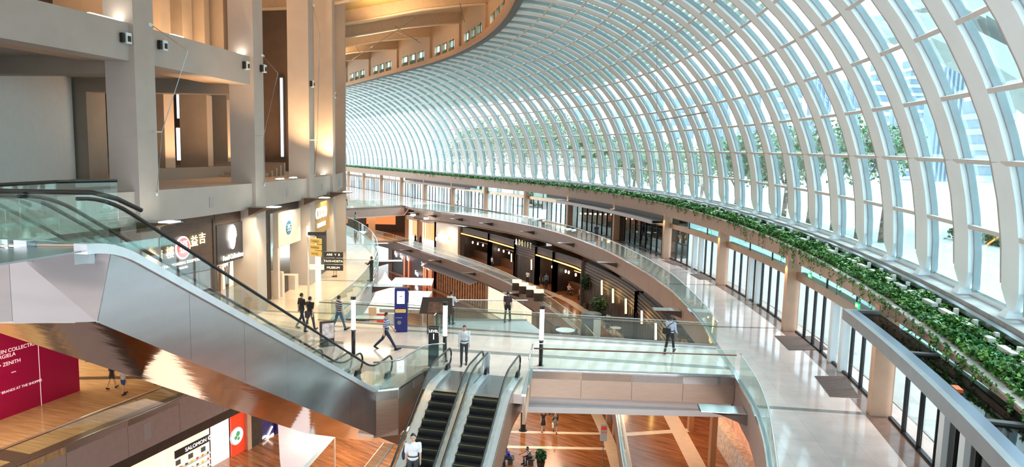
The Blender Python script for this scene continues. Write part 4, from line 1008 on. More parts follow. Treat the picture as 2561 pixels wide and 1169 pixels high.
sgn = MB().ribbon([a, b], -.38, -.34, p_.z-.28, p_.z+.22).build('sign_board', mat('sign_black', (1, 1, 1)), lsh)
text('SALOMON ◎', SP(497, 1110, -.33), sd, (0, 0, 1), .34, whitee, lsh, depth=.004, xscale=1.1)
ORD = ['first', 'second', 'third', 'fourth', 'fifth', 'sixth', 'last']; ROW = ['top', 'second', 'third', 'bottom']
def shoe(p, m, k, r_=0):
    e = empty('sports_shoe', p, rz=math.atan2(sd.y, sd.x)+.1*k, label='%s sports shoe, %s from the left on the %s lit shelf' % (m.name.split('_')[1], ORD[k], ROW[r_]), cat='shoe', group='sports shoes on the lit shelves'); local(e)
    sole = MB(); sole.hexa([(-.15, -.05, 0), (.15, -.05, 0), (.15, .05, 0), (-.15, .05, 0), (-.15, -.05, .03), (.16, -.045, .03), (.16, .045, .03), (-.15, .05, .03)]); sole.build('sole', M_white, e)
    up = MB(); up.ell((.0, 0, .06), (.15, .05, .05), 8, 5); up.ell((-.09, 0, .09), (.06, .045, .07), 8, 5); up.build('upper', m, e, smooth=True); return e
shm = [mat('shoe_red', (.8, .06, .03), .5, emit=.15), mat('shoe_yellow', (.9, .7, .02), .5, emit=.2), mat('shoe_grey', (.15, .15, .16), .5), mat('shoe_orange', (.85, .25, .04), .5, emit=.15)]
for r_ in range(4):
    zz = p_.z-.95-.42*r_
    a, b = sa+sd*spos(437, 1120), sa+sd*spos(533, 1120); MB().ribbon([a, b], -.4, -.1, zz-.03, zz).build('shelf', M_white, lsh)
    for k in range(7):
        c = a.lerp(b, (k+.5)/7)+sn*(-.22); shoe(Vector((c.x, c.y, zz+.002)), shm[(k*3+r_*2) % 4], k, r_)
for k in range(3):
    c = (sa+sd*spos(450+32*k, 1120)); MB().ribbon([c, c+sd*.35], -.39, -.33, p_.z-.75, p_.z-.45).build('small_notice', mat('shoe_grey', (1, 1, 1)), lsh)
def roundsign(px, py, r, label, m_in, m2):
    c = SP(px, py, .06); e = empty('round_sign', c, label=label, cat='sign')
    disc(c, -sn*-1, r, .06, M_white, e, 'rim'); disc(c+sn*.06, sn, r*.9, .01, m_in, e, 'picture')
    for k, (dx, dz, rr2) in enumerate(((.1, .15, .3), (-.15, -.1, .22), (.15, -.25, .2))): disc(c+sn*.071+sd*dx*r*1.4+Vector((0, 0, dz*r*1.4)), sn, rr2*r, .006, m2, e, 'picture_patch')
roundsign(591, 1091, .62, 'round picture sign of green landscape on the red shop wall', mat('sign_pale_sky', (.7, .82, .85), .5, emit=.5), mat('sign_green', (.1, .4, .15), .5, emit=.2))
roundsign(596, 1168, .62, 'round black and white picture sign below the green one', mat('sign_dark_face', (.12, .13, .12), .5), mat('bright_shop_white', (1, 1, 1)))
nv = empty('navy_shop', SP(670, 1120), label='navy blue shopfront with a slanted white running-bird mark', cat='shop')
seg(651, 684, ZB2, -8.75, mat('navy_panel', (.055, .04, .16), .35, var=.35, vs=2), 'sign_wall', nv, 0, .12); seg(684, 692, ZB2, -8.75, mat('navy_edge', (.01, .01, .12), .3), 'edge', nv, 0, .3)
def stroke(pts, w, name, off=.16):
    mb = MB(); q = [SP(*p, off) for p in pts]
    for a, b in zip(q, q[1:]):
        d = (b-a).normalized(); n_ = d.cross(sn).normalized()*w/2; mb.hexa([a-n_, a+n_, b+n_, b-n_, a-n_+sn*.03, a+n_+sn*.03, b+n_+sn*.03, b-n_+sn*.03])
    return mb.build(name, mat('white_mark', (1, .95, .9), .5, emit=1.6), nv)
stroke([(650, 1101), (663, 1092), (668, 1093), (681, 1067)], .14, 'mark'); stroke([(650, 1114), (668, 1098), (684, 1086)], .16, 'mark')
stroke([(668, 1093), (672, 1098)], .16, 'mark')
# pale fabric canopy in the corner
cp = [P(695, 1062, -8.9), P(836, 1081, -8.9), P(752, 1175, -8.9), P(712, 1240, -8.9), P(700, 1150, -8.9)]
fc = empty('fabric_canopy', (cp[1].x, cp[1].y, ZB2), label='pink-white fabric canopy corner below the steel escalator cladding', cat='canopy')
pinkc = mat('pink_white_fabric', (.85, .68, .70), .6, var=.03, emit=.12, ecol=(1, .8, .85))
MB().prism([(p.x, p.y) for p in cp], -8.98, -8.9).build('roof', pinkc, fc)
MB().ribbon([cp[2], cp[1]], -.05, .05, -9.25, -8.88).build('edge_beam', M_white, fc); MB().tube([(cp[1].x, cp[1].y, ZB2), (cp[1].x, cp[1].y, -8.9)], .07, 8).build('post', M_cream, fc)
# glass fenced planter bed on basement two
w0, w1 = P(1000, 1060, ZB2+1.0), P(905, 1180, ZB2+1.0)
balustrade([Vector((w1.x, w1.y, 0)), Vector((w0.x, w0.y, 0)), Vector((w0.x+1.8, w0.y+.3, 0))], 'beige edged glass fence on the orange floor beside the twin escalators', z=ZB2, rail=M_cream, pane=2)
t_ = P(1010, 1048, -11.0); wt_ = empty('display_table', (t_.x, t_.y, ZB2), label='white pair of display trays by the far end of the beige fence', cat='table')
for k in (0, 1): MB().box(t_.x-.6, t_.x+.6, t_.y-.4+k*-1.1, t_.y+.4-k*1.1, ZB2+.8, ZB2+.9).build('tray', M_white, wt_)
for a_ in (-.5, .5): MB().box(t_.x+a_-.04, t_.x+a_+.04, t_.y-.9, t_.y-.8, ZB2, ZB2+.8).build('leg', M_steeld, wt_)

# ------------------------------------------------------------------ basement one shops, right side
def along(path, px, z):
    best = None
    for a, b in zip(path, path[1:]):
        for t in (0, .25, .5, .75):
            p = a.lerp(b, t)
            if p.y < 25: continue
            w = Vector((p.x, p.y, z)); e_ = abs(pxof(w)-px)
            if best is None or e_ < best[0]: best = (e_, p, (b-a).normalized())
    return best[1], best[2]
def sub(path, px0, px1, z):
    a, _ = along(path, px0, z); b, _ = along(path, px1, z)
    lo, hi = sorted((a.y, b.y)); pts = [p for p in path if lo < p.y < hi]
    ends = sorted((a, b), key=lambda p: p.y); return [ends[0]]+pts+[ends[1]]
ordark = mat('ember_dark', (.05, .03, .022), .5, var=.3, vs=1); orl = mat('orange_light_strip', (1, .45, .1), .5, emit=3.0, ecol=(1, .40, .08))
def shop1(px0, px1, label, kind, name='cafe', path=s1, z0=ZB1, z1=-1.75):
    pts = sub(path, px0, px1, z0); c = pts[len(pts)//2]
    e = empty(name, (c.x, c.y, z0), label=label, cat='shop'); L0 = pts[0]; L1 = pts[-1]
    rv = pts
    h = z1-z0
    if kind == 'cafe':
        MB().ribbon([rv[0]-(rv[1]-rv[0]).normalized()*1.5]+rv[1:-1]+[rv[-1]+(rv[-1]-rv[-2]).normalized()*2.5], 3.4, 3.6, z0, z1).build('back_wall', ordark, e); MB().ribbon(rv, 0, .25, z1-.75, z1).build('header', M_dark, e)
        MB().ribbon(rv, -.12, -.04, z1-.98, z1-.86).build('light_strip', orl, e)
        MB().ribbon(rv, 1.9, 2.5, z0, z0+1.05).build('bar_counter', mat('bar_brown', (.12, .06, .035), .4, var=.2), e); MB().ribbon(rv, 2.6, 2.7, z0+2.2, z0+2.26).build('shelf', orl if len(label) % 2 else M_cream, e)
        for p in resample(rv, 1.6)[:-1]:
            MB().ell((p.x+1.4, p.y, z0+2.3), (.10, .10, .18), 6, 5).build('pendant', M_lamp, e)
    if kind == 'louvre':
        MB().ribbon(rv, 0.1, .3, z0, z1).build('dark_wall', mat('dark_louvre_wall', (.04, .026, .02), .5, var=.25, vs=1), e)
        for p in resample(rv, .75)[:-1]: MB().box(p.x-.1, p.x-.04, p.y-.03, p.y+.03, z0, z1-1.6).build('fin', mat('fin_bronze', (.10, .055, .035), .4, .4), e)
        for k in range(5): MB().ribbon(rv, .02, .1, z1-1.6+.3*k, z1-1.4+.3*k).build('slat', mat('slat_brown', (.075, .05, .04), .5), e)
    if kind == 'wall': MB().ribbon(rv, 0, .3, z0, z1).build('wall', mat('taupe_wall', (.26, .205, .18), .6, var=.05), e)
    if kind == 'boutique':
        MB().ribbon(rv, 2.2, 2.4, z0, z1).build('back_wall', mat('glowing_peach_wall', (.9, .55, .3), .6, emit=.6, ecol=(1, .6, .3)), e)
        cur = MB(); rp_ = resample(rv, .45)
        for k, p in enumerate(rp_[:-1]): cur.box(p.x+1.0, p.x+1.1, p.y-.15, p.y+.15, z0, z1-.5)
        cur.build('curtain', mat('amber_curtain', (.85, .35, .10), .6, emit=.25), e, kind='stuff'); MB().ribbon(rv, 0, .2, z1-.6, z1).build('header', mat('taupe_wall', (1, 1, 1)), e)
        MB().ribbon(rv, .6, 1.2, z0, z0+1.0).build('display_counter', litw, e)
    if kind in ('cafe', 'boutique'):
        for en, nx in ((pts[0], pts[1]), (pts[-2], pts[-1])):
            c0 = pts[0] if en is pts[0] else pts[-1]; d_ = (nx-en).normalized(); n_ = Vector((d_.y, -d_.x, 0)); MB().ribbon([c0+n_*.1, c0+n_*3.5], -.1, .1, z0, z1).build('partition', ordark if kind == 'cafe' else litp, e)
    for en in (pts[0], pts[-1]): MB().box(en.x-.12, en.x+.5, en.y-.22, en.y+.22, z0, z1).build('pilaster', M_dark if kind in ('cafe', 'louvre') else M_column, e)
    return e
shop1(1016, 1046, 'ornate amber lit boutique at the far end of basement one', 'boutique', 'boutique')
shop1(1047, 1086, 'peach curtain boutique with white display, far basement one', 'boutique', 'boutique')
gw = shop1(1087, 1146, 'taupe wall with small coloured lights beside the curtain boutique', 'wall', 'wall_section')
for k, (px, py, c_) in enumerate(((1101, 590, 0), (1105, 588, 1), (1107, 602, 0), (1117, 598, 0), (1121, 602, 1), (1127, 597, 2), (1095, 598, 0))):
    p, d = along(s1, px, ZB1); dd = ray(px, py); w = CC+dd*((p.y-.3)/dd.y)
    o = MB().box(w.x-.35, w.x-.15, w.y-.12, w.y+.12, w.z-.25, w.z+.25).build('small_light', [mat('white_glow', (1, .95, .9), .5, emit=1.5), M_lampo, mat('orange_glow', (.9, .4, .1), .5, emit=1.2)][c_], gw)
shop1(1152, 1222, 'dark open bar with glasses and an orange light strip, first after the taupe wall', 'cafe')
shop1(1223, 1284, 'dark open restaurant with white set tables and pendant lamps', 'cafe')
aq = shop1(1285, 1336, 'black restaurant entrance with a row of dim brass letters', 'louvre', 'restaurant_entrance')
for k, px in enumerate((1291, 1299, 1306, 1313, 1320, 1327)):
    p, d = along(s1, px, ZB1); w = CC+ray(px, 606+k*2.1)*((p.y-.4)/ray(px, 606+k*2.1).y); text('ADRIFT'[k], w, (.25, -.97, 0), (0, 0, 1), 1.0, dimg if k else cream, aq, depth=.02)
shop1(1337, 1382, 'dark restaurant bay with amber strip and one pendant lamp', 'cafe')
shop1(1383, 1452, 'dark restaurant terrace with diners behind a low rail', 'cafe')
shop1(1455, 1585, 'dark finned restaurant wall with amber tube lamps', 'louvre', 'restaurant_wall')
shop1(1586, 1690, 'near dark louvred wall under the curved right gallery', 'louvre', 'restaurant_wall')
for k, (px, y0, y1) in enumerate(((1505, 702, 738), (1533, 723, 758), (1565, 748, 785), (1605, 778, 810), (1640, 808, 850), (1329, 650, 675), (1279, 635, 655))):
    p, d = along(s1, px, ZB1); dd0, dd1 = ray(px, y0), ray(px, y1); f = (p.y-.4)
    a, b = CC+dd0*(f/dd0.y), CC+dd1*(f/dd1.y)
    e = empty('wall_lamp', b, label=['amber tube lamp, farthest of the five on the finned wall', 'second amber tube lamp from the far end of the finned wall', 'middle amber tube lamp on the finned wall', 'fourth amber tube lamp, behind the bridge rail', 'nearest amber tube lamp, left of the walker with a bag',
              'short amber tube lamp beside the restaurant entrance', 'short amber tube lamp left of the brass letters'][k], cat='lamp', group='amber tube lamps')
    MB().tube([a, b], .075, 6).build('tube', M_lampo, e, smooth=True); MB().box(b.x-.09, b.x+.09, b.y-.09, b.y+.09, b.z-.12, b.z).build('holder', M_black, e)
# right near part of basement one: wood columns, glazed shop
nr = empty('glazed_shop', (10, 34, ZB1), label='warm glazed shop under the near right gallery, pale goods inside', cat='shop')
MB().ribbon([p for p in s1 if p.y < 40], 2.2, 2.4, ZB1, -1.75).build('back_wall', mat('rust_goods_wall', (.50, .20, .10), .5, var=.8, vs=2.2, emit=.25, ecol=(1, .5, .3)), nr)
for y in (36.2, 38.3, 31.5): p = min(s1, key=lambda q: abs(q.y-y)); MB().box(p.x-.05, p.x+.22, p.y-.2, p.y+.2, ZB1, -1.75).build('timber_post', mat('orange_timber', (.45, .22, .10), .4), nr)
MB().ribbon([p for p in s1 if p.y < 36], 1.0, 1.5, ZB1, ZB1+1.3).build('display_unit', mat('white_goods', (.85, .72, .65), .5, var=.3, vs=6), nr)
for (px, py) in ((1705, 1062),):
    q = P(px, py, -2.6); c = CC+ray(px, py)*(41/ray(px, py).y)
    e = empty('exit_sign', c, label='green exit sign hanging under the bridge over the orange floor', cat='exit sign')
    MB().box(c.x-.25, c.x+.25, c.y-.04, c.y+.04, c.z-.12, c.z+.12).build('sign_box', green, e); text('EXIT', c+Vector((0, -.05, 0)), (1, 0, 0), (0, 0, 1), .2, whitee, e, depth=.003)
    MB().tube([c+Vector((0, 0, .12)), (c.x, c.y, -1.8)], .015, 5).build('hanger', M_steeld, e)
# ------------------------------------------------------------------ basement two shops, right side
def shop2(px0, px1, label, col, name='shop', emit=0.0, ecol=(1, .6, .3)):
    pts = sub(s2, px0, px1, ZB2); c = pts[len(pts)//2]; e = empty(name, (c.x, c.y, ZB2), label=label, cat='shop')
    MB().ribbon([pts[0]]+pts[1:-1]+[pts[-1]+(pts[-1]-pts[-2]).normalized()*1.2], .2, .4, ZB2, -7.9).build('front_wall', mat('b2_'+name+str(px0), col, .5, var=.3, vs=1, emit=emit, ecol=ecol), e)
    for en in (pts[0], pts[-1]): MB().box(en.x-.1, en.x+.4, en.y-.2, en.y+.2, ZB2, -7.8).build('pilaster', M_bronze, e)
    return e, pts
e_, pts_ = shop2(975, 1085, 'row of dark boutiques with small white signs under basement one', (.05, .03, .022), 'boutique_row')
rs = mat('red_glow_strip', (.8, .12, .05), .5, emit=1.0, ecol=(1, .2, .08))
M_sgw = mat('white_sign_glow', (1, .9, .95), .5, emit=3.0)
for k, (px, py, s_) in enumerate(((990, 636, 'Bvlgari'), (1004, 642, 'Chanel'), (1020, 648, 'Dior'), (1057, 663, 'Cartier'), (1069, 669, 'Cartier'), (1042, 685, 'Cartier'))):
    p, d = along(s2, px, -8.5); w = CC+ray(px, py)*((p.y-.25)/ray(px, py).y)
    text(s_, w, (.3, -.95, 0), (0, 0, 1), .95, M_sgw, e_, depth=.03, name='lit_sign_lettering', xscale=1.1)
for px in (1012, 1024, 1061, 1075, 1066, 1080):
    p, d = along(s2, px, -10); MB().box(p.x-.1, p.x+.05, p.y-.12, p.y+.12, ZB2, -8.9).build('glowing_strip', rs, e_)
e_, pts_ = shop2(1086, 1212, 'timber fronted shop with a pale cloth awning under basement one', (.42, .17, .07), 'timber_shop', .12)
for p in resample(pts_, .8)[:-1]: MB().box(p.x-.02, p.x+.2, p.y-.22, p.y+.2, ZB2, -8.2).build('timber_board', mat('rust_timber_board', (.40, .16, .07), .5, var=.5, vs=2), e_)
aw = MB()
for a, b in zip(pts_, pts_[1:]): aw.hexa([(a.x-2.0, a.y, -8.8), (b.x-2.0, b.y, -8.8), (b.x+.1, b.y, -7.75), (a.x+.1, a.y, -7.75), (a.x-2.0, a.y, -8.72), (b.x-2.0, b.y, -8.72), (b.x+.1, b.y, -7.67), (a.x+.1, a.y, -7.67)])
aw.build('awning', mat('lavender_white_cloth', (.70, .68, .76), .7, var=.04), e_)
e_, pts_ = shop2(1214, 1330, 'shopfront with slanted bright lit panels behind the bridge rail', (.75, .55, .38), 'bright_shop', .5, (1, .8, .6))
e2, _ = shop2(1335, 1470, 'dim far shopfront of basement two hidden behind tables', (.2, .12, .08), 'dim_shop')
e2b, _ = shop2(1471, 1640, 'brown pillared near shopfront of basement two under the bridge', (.10, .06, .045), 'pillared_shop')
for y in (53, 50, 46.5, 45, 42.5, 39): p = min(s2, key=lambda q: abs(q.y-y)); MB().box(p.x-.15, p.x+.2, p.y-.25, p.y+.25, ZB2, -7.8).build('brown_pilaster', mat('mauve_pilaster', (.38, .24, .20), .5), e2b)
sl = CC+ray(1510, 1082)*(43/ray(1510, 1082).y)
se = empty('poster_stand', (sl.x, sl.y, ZB2), label='white and red poster on a thin stand before the brown pillars', cat='sign')
MB().box(sl.x-.22, sl.x+.22, sl.y-.03, sl.y+.03, sl.z-.6, sl.z+.55).build('poster', M_white, se); text('SALE', (sl.x, sl.y-.04, sl.z+.0), (1, 0, 0), (0, 0, 1), .17, mat('shoe_red', (1, 1, 1)), se, depth=.003)
MB().box(sl.x-.18, sl.x+.18, sl.y-.036, sl.y-.031, sl.z+.16, sl.z+.42).build('red_band', mat('shoe_red', (1, 1, 1)), se)
MB().tube([(sl.x, sl.y, ZB2), (sl.x, sl.y, sl.z-.6)], .03, 6).build('pole', M_steeld, se)
def edge_wedge(px, label, path, z, off=0, s=1.7, sgn=1):
    p, d = along(path, px, z); out = Vector((-d.y, d.x, 0)); wedge((p.x+out.x*.02, p.y+out.y*.02, z), math.atan2(out.y, out.x), label, s, lit=False)
for px, lab in ((1530, 'wedge light on basement one edge, nearest, beside the white poster'), (1294, 'wedge light on the basement one edge under the gold lit counters'), (1185, 'wedge light on the basement one edge above the timber shop'), (1099, 'wedge light on the basement one edge above the boutiques'), (1028, 'farthest wedge light on the basement one edge')): edge_wedge(px, lab, e1, ZB1-.5)

# landing deck on the far side of the bridge
dk_ = [P(1085, 845, 0), P(1122, 801, 0), P(1318, 802, 0), P(1392, 858, 0)]
MB().prism([(p.x, p.y) for p in dk_][::-1], -.35, .001).build('far_landing_floor', mat('mauve_landing', (.50, .44, .47), .16, var=.08, vs=.8), fl)
skin([(dk_[3].x, dk_[3].y), (dk_[2].x, dk_[2].y), (dk_[1].x, dk_[1].y), (dk_[0].x, dk_[0].y)], -1.5, -.35, M_fasciag)
balustrade([dk_[0], dk_[1], dk_[2]], 'glass balustrade round the far landing deck behind the bridge', rail=M_chrome, pane=1.5)
# white marquee tent behind the bridge
tq = P(958, 765, ZB2+3.0)
tc_ = Vector((-14.6, 78, ZB2)); te = empty('marquee_tent', tc_, label='white peaked marquee tent behind the bridge at the left', cat='tent')
fab = mat('white_tent_fabric', (.85, .84, .83), .7, var=.02, emit=.12, ecol=(1, .97, .95)); mb = MB(); ap = tc_+Vector((0, 0, 7.2)); n = 8; W_ = 4.2
ringp = []
for k in range(n): a = 2*PI*k/n+PI/8; ringp.append(tc_+Vector((W_*math.cos(a)*1.08, W_*math.sin(a)*1.08, 3.2)))
for k in range(n):
    a, b = ringp[k], ringp[(k+1) % n]; prevq = (a, b)
    for j in range(1, 6):
        f = j/5; s_ = (1-f)**1.5; q_ = [tc_+(v-tc_)*s_ for v in (a, b)]
        for v in q_: v.z = ZB2+3.2+4.0*f
        mb.quad(prevq[0], prevq[1], q_[1], q_[0]) if j < 5 else mb.tri(prevq[0], prevq[1], ap); prevq = (q_[0], q_[1])
mb.build('roof', fab, te)
for k in (0, 2, 4, 6): v = ringp[k]; MB().tube([(v.x, v.y, ZB2), v], .06, 6).build('post', M_white, te)
for k in (3, 4, 5): a, b = ringp[k], ringp[(k+1) % n]; MB().quad((a.x, a.y, ZB2), (b.x, b.y, ZB2), b, a).build('side_wall', fab, te)
cy_ = CC+ray(1030, 705)*(84/ray(1030, 705).y); mb = MB(); mb.prism([(cy_.x-2.4, cy_.y-2), (cy_.x+2.8, cy_.y-2.4), (cy_.x+2.5, cy_.y+2), (cy_.x-2.4, cy_.y+2)], cy_.z, cy_.z+.12)
fe = empty('flat_canopy', (cy_.x, cy_.y, ZB2), label='flat grey-white canopy right of the white tent', cat='canopy'); mb.build('roof', M_white, fe)
for a_, b_ in ((-2.2, -1.8), (2.4, -2), (-2.2, 1.8), (2.3, 1.8)): MB().tube([(cy_.x+a_, cy_.y+b_, ZB2), (cy_.x+a_, cy_.y+b_, cy_.z)], .06, 6).build('post', M_column, fe)
# coloured booths seen through the bridge glass
for k, (px0, px1, py0, py1, yd, col, lab) in enumerate(((942, 966, 786, 812, 66, (.8, .03, .01), 'plain red banner board behind the bridge glass'), (905, 924, 792, 815, 64, (.12, .25, .65), 'blue slanted board left of the red banner'), (922, 941, 770, 813, 67, (.75, .42, .22), 'orange lit board between the blue board and the red banner'))):
    a, b = CC+ray(px0, py1)*(yd/ray(px0, py1).y), CC+ray(px1, py0)*(yd/ray(px1, py0).y)
    e = empty('banner_board', ((a.x+b.x)/2, yd, ZB2), label=lab, cat='banner'); MB().box(a.x, b.x, yd, yd+.1, a.z, b.z).build('panel', mat('banner_%d' % k, col, .5, emit=.3), e)
    for x in (a.x+.1, b.x-.1): MB().box(x-.04, x+.04, yd, yd+.08, ZB2, a.z).build('leg', M_steeld, e)
# kiosk counters with gold light on basement one
kc = P(1330, 742, ZB1); ke = empty('lit_counter', kc, label='gold lit display counters in front of the dark restaurants', cat='counter')
for k in range(4):
    x, y = kc.x-1.6+.75*k, kc.y+3.6-1.8*k
    MB().box(x-.5, x+.5, y-.7, y+.7, ZB1, ZB1+.85).build('cabinet', M_dark, ke); MB().box(x-.5, x+.5, y-.7, y+.7, ZB1+.87, ZB1+1.02).build('lit_case', mat('gold_case_glow', (1, .75, .4), .4, emit=.7, ecol=(1, .75, .42)), ke)
# tables and chairs on basement one beyond the bridge
def table(loc, label, r=.4):
    e = local(empty('round_table', loc, label=label, cat='table', group='cafe tables beyond the bridge'))
    disc((0, 0, .72), (0, 0, 1), r, .03, M_white, e, 'table_top') if False else MB().tube([(0, 0, .72), (0, 0, .75)], r, 16).build('table_top', M_white, e)
    MB().tube([(0, 0, 0.02), (0, 0, .72)], .03, 6).build('stem', M_steeld, e); MB().tube([(0, 0, 0), (0, 0, .02)], .22, 12).build('foot', M_steeld, e); return e
def chair(loc, rz, label):
    e = local(empty('cafe_chair', loc, rz=rz, label=label, cat='chair', group='cafe chairs beyond the bridge')); m_ = mat('chair_slate', (.10, .13, .15), .5)
    MB().box(-.22, .22, -.22, .22, .42, .47).build('seat', m_, e); MB().box(-.22, .22, .18, .23, .47, .85).build('backrest', m_, e)
    for a in (-1, 1):
        for b in (-1, 1): MB().box(a*.2-.015, a*.2+.015, b*.2-.015, b*.2+.015, 0, .42).build('leg', M_steeld, e)
    return e
for k, (px, py, lab) in enumerate(((1527, 800, 'white round table right of the green bush'), (1540, 832, 'round table with pale top nearest the bridge glass'), (1413, 838, 'low wide round table at the left of the grey pod'))):
    q = P(px, py+10, ZB1); table(q, lab, .45 if k < 2 else .8)
    chair(q+Vector((.75, .2, 0)), -1.4, 'slate chair on the right of the '+lab.split(' table')[0]+' table'); chair(q+Vector((-.5, .7, 0)), .5, 'slate chair behind the '+lab.split(' table')[0]+' table')
q = P(1477, 840, ZB1); e = empty('round_pod', q, label='rounded grey service pod with a pale door on the orange floor', cat='kiosk')
MB().tube([q, q+Vector((0, 0, 1.9))], .85, 16).build('body', mat('chair_slate', (1, 1, 1)), e, smooth=True); MB().box(q.x+.1, q.x+.7, q.y-.95, q.y-.8, ZB1+.1, ZB1+1.7).build('door', M_white, e)
# potted plants on basement one
def pot_plant(loc, h, n, label, pm_, leafm, r=.6):
    e = empty('potted_plant', loc, label=label, cat='plant'); l = Vector(loc)
    MB().tube([l, l+Vector((0, 0, .5))], [.22, .3], 10).build('pot', M_dark, e); MB().tube([l+Vector((0, 0, .5)), l+Vector((0, 0, h*.7))], .03, 5).build('stem', M_soil, e)
    c = rng.normal(size=(n, 3)); c /= np.linalg.norm(c, axis=1)[:, None]; c *= (rng.random(n)**.4)[:, None]*r; c[:, 2] *= pm_; c += np.array([l.x, l.y, l.z+h])
    leafmesh(n, c, .09, 'foliage', leafm, e, kind='stuff'); return e
M_leafd = leafmat('dark_pot_leaves', (.01, .03, .012), (.02, .06, .02), (.05, .12, .03)); M_leafy = leafmat('lime_pot_leaves', (.05, .12, .01), (.3, .42, .04), (.7, .7, .15))
pot_plant(P(1465, 772, ZB1), 2.6, 1500, 'dark round-headed potted tree at the end of the restaurant row', 1.3, M_leafd, .65)
pot_plant(P(1520, 800, ZB1), 1.4, 900, 'lime green potted bush in front of the finned wall', .7, M_leafy, .7)
pot_plant(P(1495, 815, ZB1), 1.9, 1200, 'dark spreading potted plant beside the lime bush', 1.0, M_leafd, .8)
pot_plant(P(1352, 1172, ZB2), .9, 700, 'small green potted plant between seated people at the bottom', 1.2, leafmat('mid_leaves', (.01, .06, .02), (.03, .13, .05), (.1, .25, .08)), .38)
# bollard lamp under the bridge
q = P(1308, 1078, ZB2); e = empty('bollard_lamp', q, label='dark floor post with white tip lamp on the orange floor under the bridge', cat='lamp')
MB().tube([q, q+Vector((0, 0, 1.5))], .2, 10).build('post', M_black, e); MB().tube([q+Vector((0, 0, 1.5)), q+Vector((0, 0, 1.9)), q+Vector((.1, 0, 2.3))], [.16, .1, .03], 8).build('tip', M_white, e)
MB().tube([q, q+Vector((0, 0, .08))], .32, 12).build('base', M_black, e)

# lamps that light the lower levels
for k, (x, y, z, sx_, sy_, en, c_) in enumerate(((3.5, 49, -7.9, 2, 10, 420, (1, .72, .45)), (8.4, 49, -1.95, 1, 1, 90, (1, .62, .34)), (7.4, 58, -1.95, 1, 1, 90, (1, .62, .34)), (4.8, 68.5, -1.95, 1, 1, 110, (1, .62, .34)), (1.0, 78, -1.95, 1, 1, 110, (1, .62, .34)), (-4.2, 88.5, -1.95, 1, 1, 160, (1, .66, .4)), (-10.5, 99.5, -1.95, 1, 1, 260, (1, .7, .45)),
        (9.3, 36, -1.9, 1.6, 8, 240, (1, .62, .34)), (-10, 45, -7.8, 5, 12, 900, (1, .74, .52)), (-14, 78, -4, 8, 12, 380, (1, .82, .62)), (-24, 118, -1.9, 8, 6, 500, (1, .62, .32)))):
    area((x, y, z), (x, y, z-5), sx_, sy_, en*.42, c_)
for k, (px, py) in enumerate(((1035, 503+155), (1067, 547), (1109, 557), (1012, 540))):
    pass
dl = empty('downlights', (0, 0, 0), label='three small square downlights glowing under the far gallery edge', cat='light')
for px, py in ((1033, 538), (1066, 547), (1110, 558)):
    w = CC+ray(px, py)*(104/ray(px, py).y); MB().box(w.x-.35, w.x+.35, w.y-.2, w.y+.2, w.z-.1, w.z+.12).build('downlight', M_lamp, dl)
# far end of basement one seen under the far bridge
fe_ = empty('far_shops', (-26, 128, ZB1), label='orange lit shopfronts with a pillar under the far bridge', cat='shop')
for x0, x1, z0, z1, m_ in ((-48, -36, ZB1, -1.7, litp), (-36, -31, -4.8, -2.2, mat('burnt_orange_panel', (.6, .17, .05), .5, emit=.4, ecol=(1, .3, .1))), (-31, -27.5, ZB1, -1.7, M_darkg), (-27.5, -22, -4.8, -2.0, mat('burnt_orange_panel', (1, 1, 1))), (-22, -17, ZB1, -1.7, M_dark), (-17, -14, ZB1, -1.7, litw)): MB().box(x0, x1, 128, 128.4, z0, z1).build('shop_panel', m_, fe_)
MB().box(-48, -14, 128.4, 129, ZB1, -1.7).build('back_wall', M_dark, fe_)
for x in (-38, -24.5): MB().box(x-.5, x+.5, 118, 119, ZB1, -1.7).build('pillar', M_column, fe_)
MB().box(-33.5, -30.5, 127.5, 127.8, -3.6, -2.0).build('lit_sign', M_lampw, fe_)
